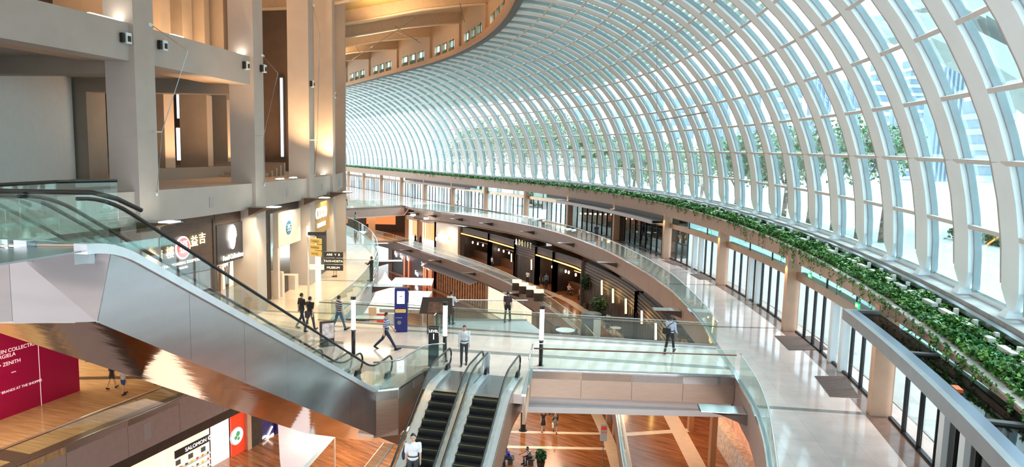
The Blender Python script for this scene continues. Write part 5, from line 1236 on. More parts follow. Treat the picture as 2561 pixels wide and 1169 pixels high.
# ------------------------------------------------------------------ escalators
EV = Vector((-.2107, -.9776, 0)).normalized(); QV = Vector((-EV.y, EV.x, 0))   # EV towards the camera, QV to the right
def q_of(p): return Vector((p[0], p[1], 0)).dot(QV)
def s_of(p): return Vector((p[0], p[1], 0)).dot(EV)
def pt(q, s, z): v = QV*q+EV*s; return Vector((v.x, v.y, z))
def flight(name, label, q0, q1, s_top, s_in, s_out, z_top, z_end, up, group, show_steps=40, rails=(True, True), rail_ext=(1.9, 1.9), plate_len=2.2, top_loop=True):
    """one escalator lane; s grows towards the camera. z_top: level at the far landing; z_end level at the near one"""
    e = empty(name, pt((q0+q1)/2, s_in, z_top), label=label, cat='escalator')
    sgn = 1 if z_end > z_top else -1; rise = abs(z_end-z_top); sl = rise/(s_out-s_in)
    def zz(s):  # smoothed incline
        if s <= s_in-.6: return z_top
        if s >= s_out+.6: return z_end
        f = (s-s_in)*sl
        if s < s_in+.6: f = sl*(s-s_in+.6)**2/2.4
        if s > s_out-.6: f = rise-sl*(s_out+.6-s)**2/2.4
        return z_top+sgn*f
    ss = [s_in-.6-rail_ext[0]*.9]+list(np.linspace(s_in-.6, s_in+.6, 7))+list(np.linspace(s_in+1, s_out-1, 14))+list(np.linspace(s_out-.6, s_out+.6, 7))+[s_out+.6+rail_ext[1]*.9]
    w = .5
    qc = (q0+q1)/2
    # steps
    nst = int(rise/.2)
    for k in range(nst+1):
        s = s_in+.3+k*(s_out-s_in-.3)/nst; z = z_top+sgn*.2*k
        if sgn < 0: z -= .02
        mb = MB(); d = (s_out-s_in-.3)/nst
        a, b, c, d_ = pt(qc-w, s-d/2, z), pt(qc+w, s-d/2, z), pt(qc+w, s+d/2, z), pt(qc-w, s+d/2, z)
        lo = Vector((0, 0, -.22)); mb.hexa([a+lo, d_+lo, c+lo, b+lo, a, d_, c, b]); st = mb.build('step', MATS['step_black'], e, fix=True)
        if k < show_steps:
            ye = s-d/2 if sgn > 0 else s+d/2
            sg = MB()
            sg.hexa([pt(qc-w, ye-.012, z), pt(qc+w, ye-.012, z), pt(qc+w, ye+.012, z), pt(qc-w, ye+.012, z)]+[pt(qc-w, ye-.012, z+.006), pt(qc+w, ye-.012, z+.006), pt(qc+w, ye+.012, z+.006), pt(qc-w, ye+.012, z+.006)])
            for r_ in (-1, 1): sg.hexa([pt(qc+r_*w-.015, s-d/2, z), pt(qc+r_*w+.015, s-d/2, z), pt(qc+r_*w+.015, s+d/2, z), pt(qc+r_*w-.015, s+d/2, z)]+[pt(qc+r_*w-.015, s-d/2, z+.006), pt(qc+r_*w+.015, s-d/2, z+.006), pt(qc+r_*w+.015, s+d/2, z+.006), pt(qc+r_*w-.015, s+d/2, z+.006)])
            sg.build('yellow_edge', MATS['step_yellow'], st, fix=True)
    # landing plates and combs
    for s0, s1_, z, r_ in ((s_in-plate_len, s_in+.1, z_top, 0), (s_out-.1, s_out+plate_len, z_end, 1)):
        MB().hexa([pt(qc-w-.15, s0, z-.02), pt(qc-w-.15, s1_, z-.02), pt(qc+w+.15, s1_, z-.02), pt(qc+w+.15, s0, z-.02), pt(qc-w-.15, s0, z+.012), pt(qc-w-.15, s1_, z+.012), pt(qc+w+.15, s1_, z+.012), pt(qc+w+.15, s0, z+.012)]).build('landing_plate', M_steeld, e, fix=True)
        sc_ = s1_ if r_ == 0 else s0
        MB().hexa([pt(qc-w, sc_-.12, z), pt(qc-w, sc_+.12, z), pt(qc+w, sc_+.12, z), pt(qc+w, sc_-.12, z), pt(qc-w, sc_-.12, z+.02), pt(qc-w, sc_+.12, z+.02), pt(qc+w, sc_+.12, z+.02), pt(qc+w, sc_-.12, z+.02)]).build('comb_plate', mat('comb_gold', (.45, .40, .30), .3, .8), e, fix=True)
    # balustrades: deck, glass, handrail
    for side, qq, on in ((-1, q0, rails[0]), (1, q1, rails[1])):
        inn = qc+side*w; dk = MB(); gl = MB(); sk = MB()
        for a, b in zip(ss, ss[1:]):
            za, zb = zz(a), zz(b)
            lo, hi = sorted((inn, qq+side*.16))
            dk.hexa([pt(lo, a, za-.05), pt(lo, b, zb-.05), pt(hi, b, zb-.05), pt(hi, a, za-.05), pt(lo, a, za+.13), pt(lo, b, zb+.13), pt(hi, b, zb+.13), pt(hi, a, za+.13)])
            sk.quad(pt(inn, a, za-.25), pt(inn, b, zb-.25), pt(inn, b, zb+.12), pt(inn, a, za+.12))
        dk.build('side_deck', M_deck, e, fix=True); sk.build('skirt', M_steel, e)
        if not on: continue
        h = .92
        gs = [s_in-.6-rail_ext[0]]+ss[1:-1]+[s_out+.6+rail_ext[1]]
        parts = [gs[:1]+gs[1:5], gs[4:12], gs[11:19], gs[18:26], gs[25:]]
        for pg in parts:
            g_ = MB()
            for a, b in zip(pg, pg[1:]):
                g_.hexa([pt(qq-.006, a, zz(a)+.12), pt(qq-.006, b, zz(b)+.12), pt(qq+.006, b, zz(b)+.12), pt(qq+.006, a, zz(a)+.12), pt(qq-.006, a, zz(a)+h), pt(qq-.006, b, zz(b)+h), pt(qq+.006, b, zz(b)+h), pt(qq+.006, a, zz(a)+h)])
            g_.build('glass_panel', M_glassc, e)
        path = []
        r = .36; s0 = s_in-.6-rail_ext[0]; s9 = s_out+.6+rail_ext[1]
        for k in range(9): a_ = -PI/2+PI*k/8; path.append(pt(qq, s0-r*math.cos(a_), z_top+h-r+r*math.sin(a_)))
        path += [pt(qq, s, zz(s)+h) for s in gs[1:-1]]
        for k in range(9 if top_loop else 1): a_ = PI/2-PI*k/8; path.append(pt(qq, s9+r*math.cos(a_), z_end+h-r+r*math.sin(a_)))
        MB().tube(path, .038, 6).build('handrail', M_rubber, e, smooth=True)
        nw = MB()
        for s_, z_, dirn in (((s0, z_top, -1), (s9, z_end, 1)) if top_loop else ((s0, z_top, -1),)):
            nw.hexa([pt(qq-.006, s_-.0, z_+.12), pt(qq-.006, s_+dirn*.3, z_+.25), pt(qq+.006, s_+dirn*.3, z_+.25), pt(qq+.006, s_, z_+.12), pt(qq-.006, s_, z_+h), pt(qq-.006, s_+dirn*.3, z_+h-.15), pt(qq+.006, s_+dirn*.3, z_+h-.15), pt(qq+.006, s_, z_+h)])
        nw.build('newel_glass', M_glassc, e, fix=True, kind='stuff')
        for s_, z_, dirn in (((s0, z_top, -1), (s9, z_end, 1)) if top_loop else ((s0, z_top, -1),)):
            MB().hexa([pt(qq-.07, s_-dirn*.35, z_+.1), pt(qq-.07, s_+dirn*.1, z_+.1), pt(qq+.07, s_+dirn*.1, z_+.1), pt(qq+.07, s_-dirn*.35, z_+.1), pt(qq-.05, s_-dirn*.2, z_+.3), pt(qq-.05, s_+dirn*.08, z_+.3), pt(qq+.05, s_+dirn*.08, z_+.3), pt(qq+.05, s_-dirn*.2, z_+.3)]).build('inlet_boot', M_black, e, fix=True)
    return e, zz, ss
mat('step_black', (.018, .018, .02), .45, .3); mat('step_yellow', (.20, .17, .03), .6)
# twin pair running down from the bridge
A0 = Vector((-2.3, 27.3, 0)); qL = q_of(A0); sT = s_of((-2.5, 24.5))
tw = [(qL, qL+1.36), (qL+1.63, qL+2.89)]
zz = None
E1, zzt, sst = flight('escalator', 'left escalator of the twin pair running down from the bridge', tw[0][0], tw[0][1], sT, sT, sT+10.7, 0.0, ZB1, False, 'twin', show_steps=24, rail_ext=(1.55, 1.5))
E2, _, _ = flight('escalator', 'right escalator of the twin pair running down from the bridge', tw[1][0], tw[1][1], sT, sT+.1, sT+10.8, 0.0, ZB1, False, 'twin', show_steps=24, rail_ext=(1.55, 1.5))
def cladding(e, q, zf, ss, dz, m, name='side_cladding', cuts=6, th=.03):
    grp = np.array_split(np.arange(len(ss)-1), cuts)
    for g_ in grp:
        mb = MB()
        for i in g_:
            a, b = ss[i], ss[i+1]; mb.hexa([pt(q, a, zf(a)-dz), pt(q, b, zf(b)-dz), pt(q+th, b, zf(b)-dz), pt(q+th, a, zf(a)-dz), pt(q, a, zf(a)+.1), pt(q, b, zf(b)+.1), pt(q+th, b, zf(b)+.1), pt(q+th, a, zf(a)+.1)])
        mb.build(name, m, e, fix=True)
cladding(E2, tw[1][1]+.17, zzt, sst, 1.25, M_fasciag); cladding(E1, tw[0][0]-.2, zzt, sst, 1.25, M_fasciag)
for e, q0, q1 in ((E1, tw[0][0]-.2, tw[0][1]+.13), (E2, tw[1][0]-.13, tw[1][1]+.2)):
    mb = MB()
    for a, b in zip(sst[6:], sst[7:]): mb.hexa([pt(q0, a, zzt(a)-1.3), pt(q0, b, zzt(b)-1.3), pt(q1, b, zzt(b)-1.3), pt(q1, a, zzt(a)-1.3), pt(q0, a, zzt(a)-1.2), pt(q0, b, zzt(b)-1.2), pt(q1, b, zzt(b)-1.2), pt(q1, a, zzt(a)-1.2)])
    mb.build('underside', M_steeld, e, fix=True)
# silver newel plates between the rails at the top
mb = MB(); s_ = sT-2.1; mb.hexa([pt(tw[1][0]-.13, s_, 0), pt(tw[1][0]-.13, s_+.05, 0), pt(tw[1][0]+.1, s_+.05, 0), pt(tw[1][0]+.1, s_, 0), pt(tw[1][0]-.13, s_, .95), pt(tw[1][0]-.13, s_+.05, .95), pt(tw[1][0]+.1, s_+.05, .95), pt(tw[1][0]+.1, s_, .95)])
o = mb.build('end_plate', M_deck, E2, fix=True)

# big pair climbing from the bridge to level two on the left
qn = q_of((-4.9, 23.9)); sB = s_of((-4.9, 23.9)); zz_ = None
Z2 = 6.85; sTop = sB+11.75
E3, zzb, ssb = flight('escalator', 'near lane of the steel clad escalator climbing to the left', qn-1.30, qn-.06, sB, sB-.1, sTop, 0.0, Z2, True, 'steel', show_steps=0, rail_ext=(.9, .02), top_loop=False)
E4, _, _ = flight('escalator', 'far lane of the steel clad escalator climbing to the left', qn-3.0, qn-1.75, sB, sB-.1, sTop, 0.0, Z2, True, 'steel', show_steps=0, rail_ext=(.9, .02), top_loop=False)
# steel cladding: inclined panels on a vertical plane, then the landing side turning left
e = E3; th = .04
K_t = pt(qn, sTop, Z2); 
def ztop(s): return min((s-sB)*Z2/(sTop-sB), Z2)-.02
slope = Z2/(sTop-sB); DZ = 1.55
cutp = [sB-2.6, sB-.05, sB+1.9, sB+3.85, sB+5.8, sB+7.75, sB+9.7, sTop]
for a, b in zip(cutp, cutp[1:]):
    a2, b2 = a+.004, b-.004
    za, zb = (a2-sB)*slope-.02, (b2-sB)*slope-.02
    ka, kb = (DZ, DZ) if b < sTop-.01 else (DZ, 1.30)
    sb2 = b2 if b < sTop-.01 else b2+.40
    mb = MB(); lo0 = 0 if a > sB-1 else 0
    mb.hexa([pt(qn, a2, za-DZ), pt(qn, sb2, zb-kb), pt(qn+th, sb2, zb-kb), pt(qn+th, a2, za-DZ), pt(qn, a2, za), pt(qn, b2, zb), pt(qn+th, b2, zb), pt(qn+th, a2, za)])
    mb.build('steel_panel', M_steel, e, fix=True)
# landing side: turned towards the left
T0 = pt(qn+th, sTop-.004, Z2); Lend = Vector((-12.6, 11.75, Z2)); dL = (Lend-T0).normalized()
B0 = pt(qn+th, sTop+.40, Z2-1.30)
nseg = 3; kk = [0, 1.75, 2.55, 5.2]
for i in range(3):
    a, b = kk[i]+.003, kk[i+1]-.003
    pa, pb = T0+dL*a, T0+dL*b; ba = B0+dL*a if i == 0 else Vector((pa.x, pa.y, Z2-1.38)); bb = Vector((pb.x, pb.y, Z2-1.42))
    mb = MB(); nn_ = Vector((dL.y, -dL.x, 0))*.03
    mb.hexa([ba-nn_, bb-nn_, bb+nn_, ba+nn_, Vector((pa.x, pa.y, Z2-.02))-nn_, Vector((pb.x, pb.y, Z2-.02))-nn_, Vector((pb.x, pb.y, Z2-.02))+nn_, Vector((pa.x, pa.y, Z2-.02))+nn_])
    mb.build('steel_panel', M_steel, e, fix=True)
MB().tube([pt(qn+.03, s, ztop(s)+.03) for s in (sB, sTop)]+[Vector((T0.x, T0.y, Z2+.02)), Vector((Lend.x, Lend.y, Z2+.02))], .035, 6).build('top_bead', M_chrome, e)
# polished soffit of the incline and the landing
mb = MB(); qf = qn-4.0
n = 14
for i in range(n):
    a, b = sB-2.4+(sTop+.35-sB+2.4)*i/n, sB-2.4+(sTop+.35-sB+2.4)*(i+1)/n; za, zb = (a-sB)*slope-DZ, (b-sB)*slope-DZ
    mb.quad(pt(qn, a, za), pt(qn, b, zb), pt(qf, b, zb), pt(qf, a, za))
mb.build('polished_soffit', M_mirror, e)
zl = (sTop+.35-sB)*slope-DZ
MB().hexa([pt(qn, sTop+.35, zl), pt(qn, sTop+.5, zl), pt(qf-8, sTop+.5, zl), pt(qf-8, sTop+.35, zl), pt(qn, sTop+.35, Z2-.4), pt(qn, sTop+.5, Z2-.4), pt(qf-8, sTop+.5, Z2-.4), pt(qf-8, sTop+.35, Z2-.4)]).build('landing_rim', M_steel, e, fix=True) if False else None
ld = [T0, Lend, Vector((-26, 11.5, 0)), Vector((-26, 26.5, 0)), pt(qf-1.2, sTop-4, 0), pt(qf-.1, sTop-.2, 0), pt(qf, sTop-.2, 0), pt(qn, sTop-.2, 0)]
MB().prism([(p.x, p.y) for p in ld], Z2-.5, Z2-.03).build('landing_floor', M_stone, e)
MB().prism([(p.x, p.y) for p in ld[:5]], Z2-1.42, Z2-1.38).build('landing_soffit', M_mirror, e)
# glass and handrail of the landing
lg_ = empty('glass_balustrade', T0, label='glass panels with black handrail along the steel landing at the far left', cat='railing')
hp = resample([T0+dL*.05, T0+dL*5.2], 2.2)
for a, b in zip(hp, hp[1:]): MB().ribbon([a, b-dL*.015], -.008, .008, Z2, Z2+.98).build('glass_pane', M_glass, lg_)
MB().tube([pt(qn, sTop-.8, Z2+.62), pt(qn, sTop-.2, Z2+.88), T0+dL*.3+Vector((0, 0, 1.0)), T0+dL*1.2+Vector((0, 0, 1.0)), T0+dL*5.2+Vector((0, 0, 1.0))], .045, 8).build('handrail', M_rubber, lg_, smooth=True)
# outer glass of the incline runs in flight(); far balustrade on level two
fb = empty('glass_balustrade', (-16, 24, Z2), label='far handrail and glass on the level two landing before the concrete columns', cat='railing')
a, b = P(-60, 466, 7.95), P(292, 452, 7.95)
p_ = [Vector((a.x, a.y, 0)), Vector((P(140, 455, 7.95)).xy.to_3d()), Vector((b.x, b.y, 0))]
MB().tube([(v.x, v.y, 7.95) for v in p_], .04, 6).build('handrail', M_rubber, fb)
for u, v in zip(p_, p_[1:]): MB().ribbon([u, v], -.01, .01, 6.9, 7.95).build('glass_pane', M_glass, fb)
fb2 = [P(0, 481, 7.7), P(100, 478, 7.7), P(260, 478, 7.7)]
MB().tube([tuple(v) for v in fb2], .03, 5).build('lower_rail', M_rubber, fb)
# ------------------------------------------------------------------ furniture of the bridge
for k, (px, py, lab) in enumerate(((884, 888, 'left lamp post on the bridge, behind the climbing escalator'), (1112, 905, 'middle lamp post on the bridge beside the black level sign'), (1352, 916, 'right lamp post on the bridge at the end of the near handrail'))):
    q = P(px, py, 0); e = local(empty('lamp_post', q, label=lab, cat='lamp', group='white tube lamp posts on the bridge'))
    MB().tube([(0, 0, 0), (0, 0, 1.1)], .085, 10).build('lower_post', M_black, e, smooth=True); MB().tube([(0, 0, 1.1), (0, 0, 2.42)], .09, 12).build('tube_lamp', M_lampw, e, smooth=True)
    MB().tube([(0, 0, 2.42), (0, 0, 2.56)], .11, 10).build('cap', M_black, e); MB().tube([(0, .0, 1.06), (0, 0, 1.12)], .1, 10).build('collar', M_darkg, e); MB().tube([(0, 0, 0), (0, 0, .03)], .15, 12).build('base', M_steeld, e)
q = P(1084, 916, 0); e = local(empty('level_sign', q, label='black upright sign reading LEVEL 1 at the head of the twin escalators', cat='sign'))
MB().box(-.21, .21, -.06, .06, 0, 1.66).build('board', M_black, e); MB().box(-.23, .23, -.07, .07, 1.60, 1.66).build('cap', M_darkg, e)
def ltext(s, x, y, z, size, m, par, **k):
    o = text(s, (x, y, z), (1, 0, 0), (0, 0, 1), size, m, None, **k); o.parent = par; return o
ltext('LEVEL', 0, -.062, 1.48, .15, whitee, e, depth=.003, xscale=1.0); ltext('1', 0, -.062, 1.24, .34, whitee, e, depth=.003)
q = P(1003, 829, 0); e = local(empty('blue_kiosk', q, rz=.12, label='tall navy blue kiosk with white screen and yellow label', cat='kiosk'))
MB().box(-.31, .31, -.2, .2, 0, 2.15).build('cabinet', mat('kiosk_blue', (.02, .025, .20), .35, var=.05), e); MB().box(-.19, .17, -.21, -.2, 1.42, 2.03).build('screen', mat('white_screen', (.95, .95, 1), .4, emit=1.5), e)
MB().box(-.08, .06, -.216, -.21, 1.76, 1.80).build('screen_mark', M_dark, e); MB().box(-.27, .23, -.215, -.2, .98, 1.14).build('label', mat('kiosk_gold', (.65, .42, .1), .4, emit=.3), e)
ltext('JEWELLERY', -.02, -.218, 1.06, .085, M_black, e, depth=.002); ltext('★ DREAM', -.1, -.205, .72, .07, mat('pale_blue_mark', (.6, .65, .8), .5), e, depth=.002); disc((-.08, -.2, .48), (0, -1, 0), .1, .006, mat('olive_mark', (.2, .25, .2), .5), e, 'emblem'); MB().box(-.29, .29, -.12, .18, 2.15, 2.17).build('top', M_darkg, e)
q = P(1090, 838, 0); q.y = 32.2; e = local(empty('information_board', q, rz=-.05, label='brown tilted information board on two legs behind the middle lamp post', cat='board'))
mb = MB(); mb.hexa([(-.80, -.12, 1.05), (.80, -.12, 1.05), (.74, .22, 1.78), (-.70, .22, 1.78), (-.80, -.06, 1.02), (.80, -.06, 1.02), (.74, .28, 1.75), (-.70, .28, 1.75)]); mb.build('board', mat('board_brown', (.045, .026, .022), .35), e, fix=True)
mb = MB(); mb.hexa([(-.42, -.124, 1.1), (.42, -.124, 1.1), (.40, .2, 1.72), (-.36, .2, 1.72), (-.42, -.114, 1.1), (.42, -.114, 1.1), (.40, .21, 1.72), (-.36, .21, 1.72)]); mb.build('map_panel', mat('map_brown', (.13, .065, .04), .4, var=.6, vs=4, emit=.06), e, fix=True)
for sx_ in (-1, 1):
    for z in (1.18, 1.45):
        yy = -.125+.34*(z-1.05)/.73; MB().hexa([(sx_*.64-.06, yy-.005, z-.09), (sx_*.64+.06, yy-.005, z-.09), (sx_*.62+.06, yy+.08, z+.09), (sx_*.62-.06, yy+.08, z+.09), (sx_*.64-.06, yy, z-.09), (sx_*.64+.06, yy, z-.09), (sx_*.62+.06, yy+.085, z+.09), (sx_*.62-.06, yy+.085, z+.09)]).build('leaflet', mat('leaflet_grey', (.6, .58, .6), .5), e, fix=True)
    MB().tube([(sx_*.42, .05, 0), (sx_*.42, .05, 1.1)], .025, 6).build('leg', M_black, e)
MB().tube([(0, .05, 0), (0, .05, 1.2)], .05, 6).build('centre_leg', mat('board_brown', (1, 1, 1)), e)
q = P(818, 866, 0); e = local(empty('menu_stand', q, rz=.5, label='dark floor stand with red and white poster beside the left end of the bridge', cat='sign'))
MB().box(-.32, .32, -.04, .04, 0, 1.15).build('stand', M_dark, e); MB().box(-.22, .30, -.05, -.04, .35, 1.05).build('poster', mat('pink_white_poster', (.75, .60, .60), .5, var=.5, vs=5), e); MB().box(-.36, .36, -.15, .15, 0, .03).build('foot', M_black, e)
q = P(1214, 527, 0); e = local(empty('litter_bin', q, label='red square litter bin on the far right gallery', cat='bin')); rd = mat('bin_red', (.55, .02, .02), .4)
MB().box(-.3, .3, -.3, .3, .5, 1.25).build('body', rd, e); MB().box(-.04, .04, -.04, .04, 0, .5).build('stem', M_white, e); MB().box(-.22, .22, -.22, .22, 0, .04).build('foot', M_steeld, e)
q = P(1358, 562, 0); e = local(empty('lectern_sign', q, label='white slanted notice on a wooden stand before the dark storefront', cat='sign')); MB().hexa([(-.3, -.1, .75), (.3, -.1, .75), (.38, .1, 1.9), (-.15, .1, 1.9), (-.3, -.06, .75), (.3, -.06, .75), (.38, .14, 1.9), (-.15, .14, 1.9)]).build('notice', mat('lit_notice', (.95, .9, .9), .5, emit=.6), e, fix=True); MB().box(-.2, .2, -.1, .2, 0, .75).build('base', mat('orange_wood', (.5, .22, .1), .5), e)
# ------------------------------------------------------------------ people
DG = None
def remesh(mb, name, m, vox, parent, smooth_n=2, **k):
    me = mb.mesh(name); bm = bmesh.new(); bm.from_mesh(me); bmesh.ops.remove_doubles(bm, verts=bm.verts, dist=1e-6); bmesh.ops.recalc_face_normals(bm, faces=bm.faces); bm.to_mesh(me); bm.free()
    o = bpy.data.objects.new(name, me); COL.objects.link(o); md = o.modifiers.new('r', 'REMESH'); md.mode = 'VOXEL'; md.voxel_size = vox; md.use_smooth_shade = True
    s = o.modifiers.new('s', 'SMOOTH'); s.iterations = smooth_n; s.factor = .5
    bpy.context.view_layer.update(); dg = bpy.context.evaluated_depsgraph_get(); nm = bpy.data.meshes.new_from_object(o.evaluated_get(dg)); o.modifiers.clear(); o.data = nm; bpy.data.meshes.remove(me)
    nm.name = name; nm.materials.clear(); nm.materials.append(m); o.parent = parent; return props(o, **k)
def cap(mb, pts, rs, n=9):
    mb.tube(pts, list(rs), n)
    for p_, r_ in zip(pts, rs): mb.ell(p_, (r_, r_, r_), n, 6)
skinm = [mat('skin_tan', (.50, .29, .19), .55), mat('skin_light', (.62, .40, .29), .55), mat('skin_brown', (.30, .16, .10), .55)]
hairm = mat('black_hair', (.015, .012, .012), .4); hairr = mat('plum_hair', (.10, .02, .05), .4)
def cloth(name, c, **k): return mat('cloth_'+name, c, .75, **k)
def stripes(name, c1, c2, sc_=3.2):
    if name in MATS: return MATS[name]
    return stripemat(name, c1, c2, sc_, 'Z', .8)
eyem = mat('eye_dark', (.02, .015, .012), .2); lipm = mat('lip', (.35, .12, .1), .5)
def person(loc, rz, label, h=1.72, top=None, bottom=None, shoes=None, leg=(0, 0), knee=(0, 0), arm=(0, 0), elbow=(.25, .25), spread=(.06, .06), female=False, dress=None, sleeve='short', hair='short', hairmat=None, sk=0, near=False, seated=False, head_turn=0.0, lean=0.0, bag=None, shorts=False, jacket=None, head_down=0.0, cut=None):
    e = local(empty('person', loc, rz=rz, label=label, cat='person')); k = h/1.72
    vox = .0115 if near else .022
    V = lambda x, y, z: Vector((x, y, z))*k
    hz = .93; sw = .17 if female else .19
    B = MB(); legs = []
    for i, sx_ in ((0, -1), (1, 1)):
        hip = V(sx_*.09, 0, hz)
        if seated: kn = hip+V(sx_*.05, -.44, .02); an = kn+V(0, .02, -.43)
        else:
            a = leg[i]; kn = hip+V(sx_*.01, -.43*math.sin(a), -.43*math.cos(a)); a2 = a-knee[i]; an = kn+V(0, -.42*math.sin(a2), -.42*math.cos(a2))
        legs.append([hip, kn, an])
    mn = min(l[2].z for l in legs); dz = .085*k-mn
    sh = V(0, 0, 0); sh.z = dz
    def up(v): # apply lean above the hip
        y = v.y; z = v.z-hz*k; return Vector((v.x, -math.sin(lean)*z+y*math.cos(lean), hz*k+z*math.cos(lean)+0*y))+sh
    for l in legs:
        for j in range(3): l[j] = l[j]+sh
    hip0 = V(0, 0, hz)+sh; waist = up(V(0, 0, 1.10)); chest = up(V(0, 0, 1.30)); neck = up(V(0, .01, 1.46)); headc = up(V(0, -.015-head_down*.06, 1.60-head_down*.03))
    # legs
    for l in legs: cap(B, [l[0], (l[0]+l[1])/2, l[1], l[1].lerp(l[2], .35), l[2]], [.078*k, .066*k, .050*k, .052*k, .036*k])
    feet = []
    for i, l in enumerate(legs):
        pitch = 0
        if not seated: a2 = leg[i]-knee[i]; pitch = max(-.6, min(.25, a2*.7)) if (l[2].z-.085*k) > .02 or abs(a2) > .1 else 0
        d = Vector((0, -math.cos(pitch), math.sin(pitch))); heel = l[2]+Vector((0, .035*k, -.045*k)); toe = heel+d*.235*k
        feet.append((heel, toe)); cap(B, [heel, toe], [.034*k, .026*k], 8)
    # torso
    B.ell(hip0+V(0, .01, .03), (.155*k, .105*k, .13*k), 12, 8); B.ell(waist, (.135*k if not female else .115*k, .09*k, .15*k), 12, 8); B.ell(chest, ((sw-.01)*k, .105*k, .17*k), 12, 8)
    cap(B, [chest+V(0, .01, .1), neck, headc-V(0, -.005, .07)], [.07*k, .052*k, .05*k])
    rot = Matrix.Rotation(head_turn, 3, 'Z') @ Matrix.Rotation(head_down*.5, 3, 'X')
    B.ell(headc, (.074*k, .092*k, .115*k), 14, 10, rot); B.ell(headc+rot @ V(0, -.035, -.055), (.05*k, .055*k, .055*k), 10, 8)
    B.ell(headc+rot @ V(0, -.095, -.015), (.012*k, .018*k, .022*k), 8, 6)
    for sx_ in (-1, 1): B.ell(headc+rot @ V(sx_*.076, .005, -.01), (.01*k, .018*k, .028*k), 6, 6)
    arms = []
    for i, sx_ in ((0, -1), (1, 1)):
        s_ = up(V(sx_*sw, 0, 1.415)); a = arm[i]; sp_ = spread[i]; el = s_+Vector((sx_*math.sin(sp_)*.29*k, -math.sin(a)*.29*k, -math.cos(a)*math.cos(sp_)*.29*k))
        a2 = a+elbow[i]; wr = el+Vector((sx_*math.sin(sp_*.3)*.25*k-(sx_*.10*k if elbow[i] > 1.2 else 0), -math.sin(a2)*.25*k, -math.cos(a2)*.25*k)); arms.append((s_, el, wr))
        cap(B, [chest+V(sx_*.08, 0, .08), s_-Vector((0, 0, .01))], [.058*k, .046*k]); cap(B, [s_-Vector((0, 0, .01)), (s_+el)/2, el, el.lerp(wr, .3), wr], [.046*k, .042*k, .036*k, .036*k, .024*k])
        f = (wr-el).normalized(); pl_ = wr+f*.05*k; fw = Vector((1, 0, 0)) if abs(f.x) < .8 else Vector((0, 1, 0)); side = f.cross(fw).normalized(); nrm_ = side.cross(f).normalized()
        cap(B, [wr, pl_+side*.012*k, wr+f*.085*k+side*.012*k], [.024*k, .026*k, .024*k], 8); cap(B, [wr+f*.03*k, pl_-side*.015*k, wr+f*.085*k-side*.02*k], [.022*k, .024*k, .022*k], 8)
        for j, (o_, L_) in enumerate(((-.033, .066), (-.011, .08), (.011, .075), (.032, .058))):
            b = wr+f*.085*k+side*o_*k; m_ = b+f*L_*.5*k+nrm_*(-sx_)*.004*k; t_ = m_+f*L_*.45*k+nrm_*(-sx_)*.018*k; cap(B, [b, m_, t_], [.0092*k, .0088*k, .0075*k], 6)
        b = wr+f*.03*k-side*.03*k*(1 if True else -1); cap(B, [wr+f*.02*k-side*.015*k, wr+f*.05*k-side*.05*k, wr+f*.085*k-side*.06*k], [.013*k, .0115*k, .009*k], 6)
    body = remesh(B, 'body', skinm[sk], vox if near else .016, e, 1)
    # clothes
    if dress is None:
        T = MB(); g = .014*k
        T.ell(waist, ((.135 if not female else .118)*k+g, .09*k+g, .16*k+g), 12, 8); T.ell(chest, ((sw-.005)*k+g, .105*k+g, .165*k), 12, 8); T.ell(hip0+V(0, 0, .05), (.152*k+g, .105*k+g, .10*k), 12, 8)
        cap(T, [chest+V(0, .01, .1), up(V(0, .012, 1.445))], [.085*k, .062*k])
        for (s_, el, wr), sx_ in zip(arms, (-1, 1)):
            cap(T, [chest+V(sx_*.08, 0, .07), s_-Vector((sx_*.01*k, 0, .012*k))], [.072*k, .056*k]); end = el.lerp(s_, .12) if sleeve == 'short' else el
            if sleeve == 'none': continue
            cap(T, [s_-Vector((0, 0, .012*k)), end], [.056*k, .050*k])
            if sleeve == 'long': cap(T, [el, wr.lerp(el, .06)], [.05*k, .037*k])
        remesh(T, 'jacket' if jacket else 'shirt', top, .017 if near else .024, e)
        if jacket: MB().ell(chest+V(0, -.075, .03), (.055*k, .06*k, .16*k), 8, 8).build('shirt_front', jacket, e, smooth=True)
        Q = MB(); Q.ell(hip0+V(0, .01, .02), (.158*k, .115*k, .12*k), 12, 8)
        for l in legs:
            end = .10 if shorts else .96
            if shorts: cap(Q, [l[0], l[0].lerp(l[1], .55)], [.092*k, .085*k])
            else: cap(Q, [l[0], (l[0]+l[1])/2, l[1], l[1].lerp(l[2], .5), l[1].lerp(l[2], .95)], [.090*k, .078*k, .063*k, .06*k, .053*k])
        remesh(Q, 'shorts' if shorts else 'trousers', bottom, .017 if near else .024, e)
        if near and not shorts: 
            bl = MB(); r0 = .155*k; n = 16; z = hip0.z+.10*k
            bl.v = []; ring = [(r0*1.02*math.cos(2*PI*j/n), .118*k*math.sin(2*PI*j/n)+hip0.y) for j in range(n)]
            for z_ in (z, z+.035*k): bl.v += [(x, y, z_) for x, y in ring]
            bl.f = [(j, (j+1) % n, n+(j+1) % n, n+j) for j in range(n)]; bl.build('belt', M_black, e)
    else:
        D = MB(); D.ell(waist, (.13*k, .10*k, .16*k), 12, 8); D.ell(chest, (sw*k, .118*k, .17*k), 12, 8); kz = (legs[0][1].z+legs[1][1].z)/2+.04
        D.tube([hip0+V(0, 0, .12), hip0+V(0, 0, -.05), Vector((0, (legs[0][1].y+legs[1][1].y)/2, kz))], [.14*k, .175*k, .20*k], 16)
        for (s_, el, wr), sx_ in zip(arms, (-1, 1)): cap(D, [chest+V(sx_*.08, 0, .09), s_, s_.lerp(el, .35 if sleeve != 'long' else 1)], [.07*k, .062*k, .055*k])
        remesh(D, 'dress', dress, .024, e)
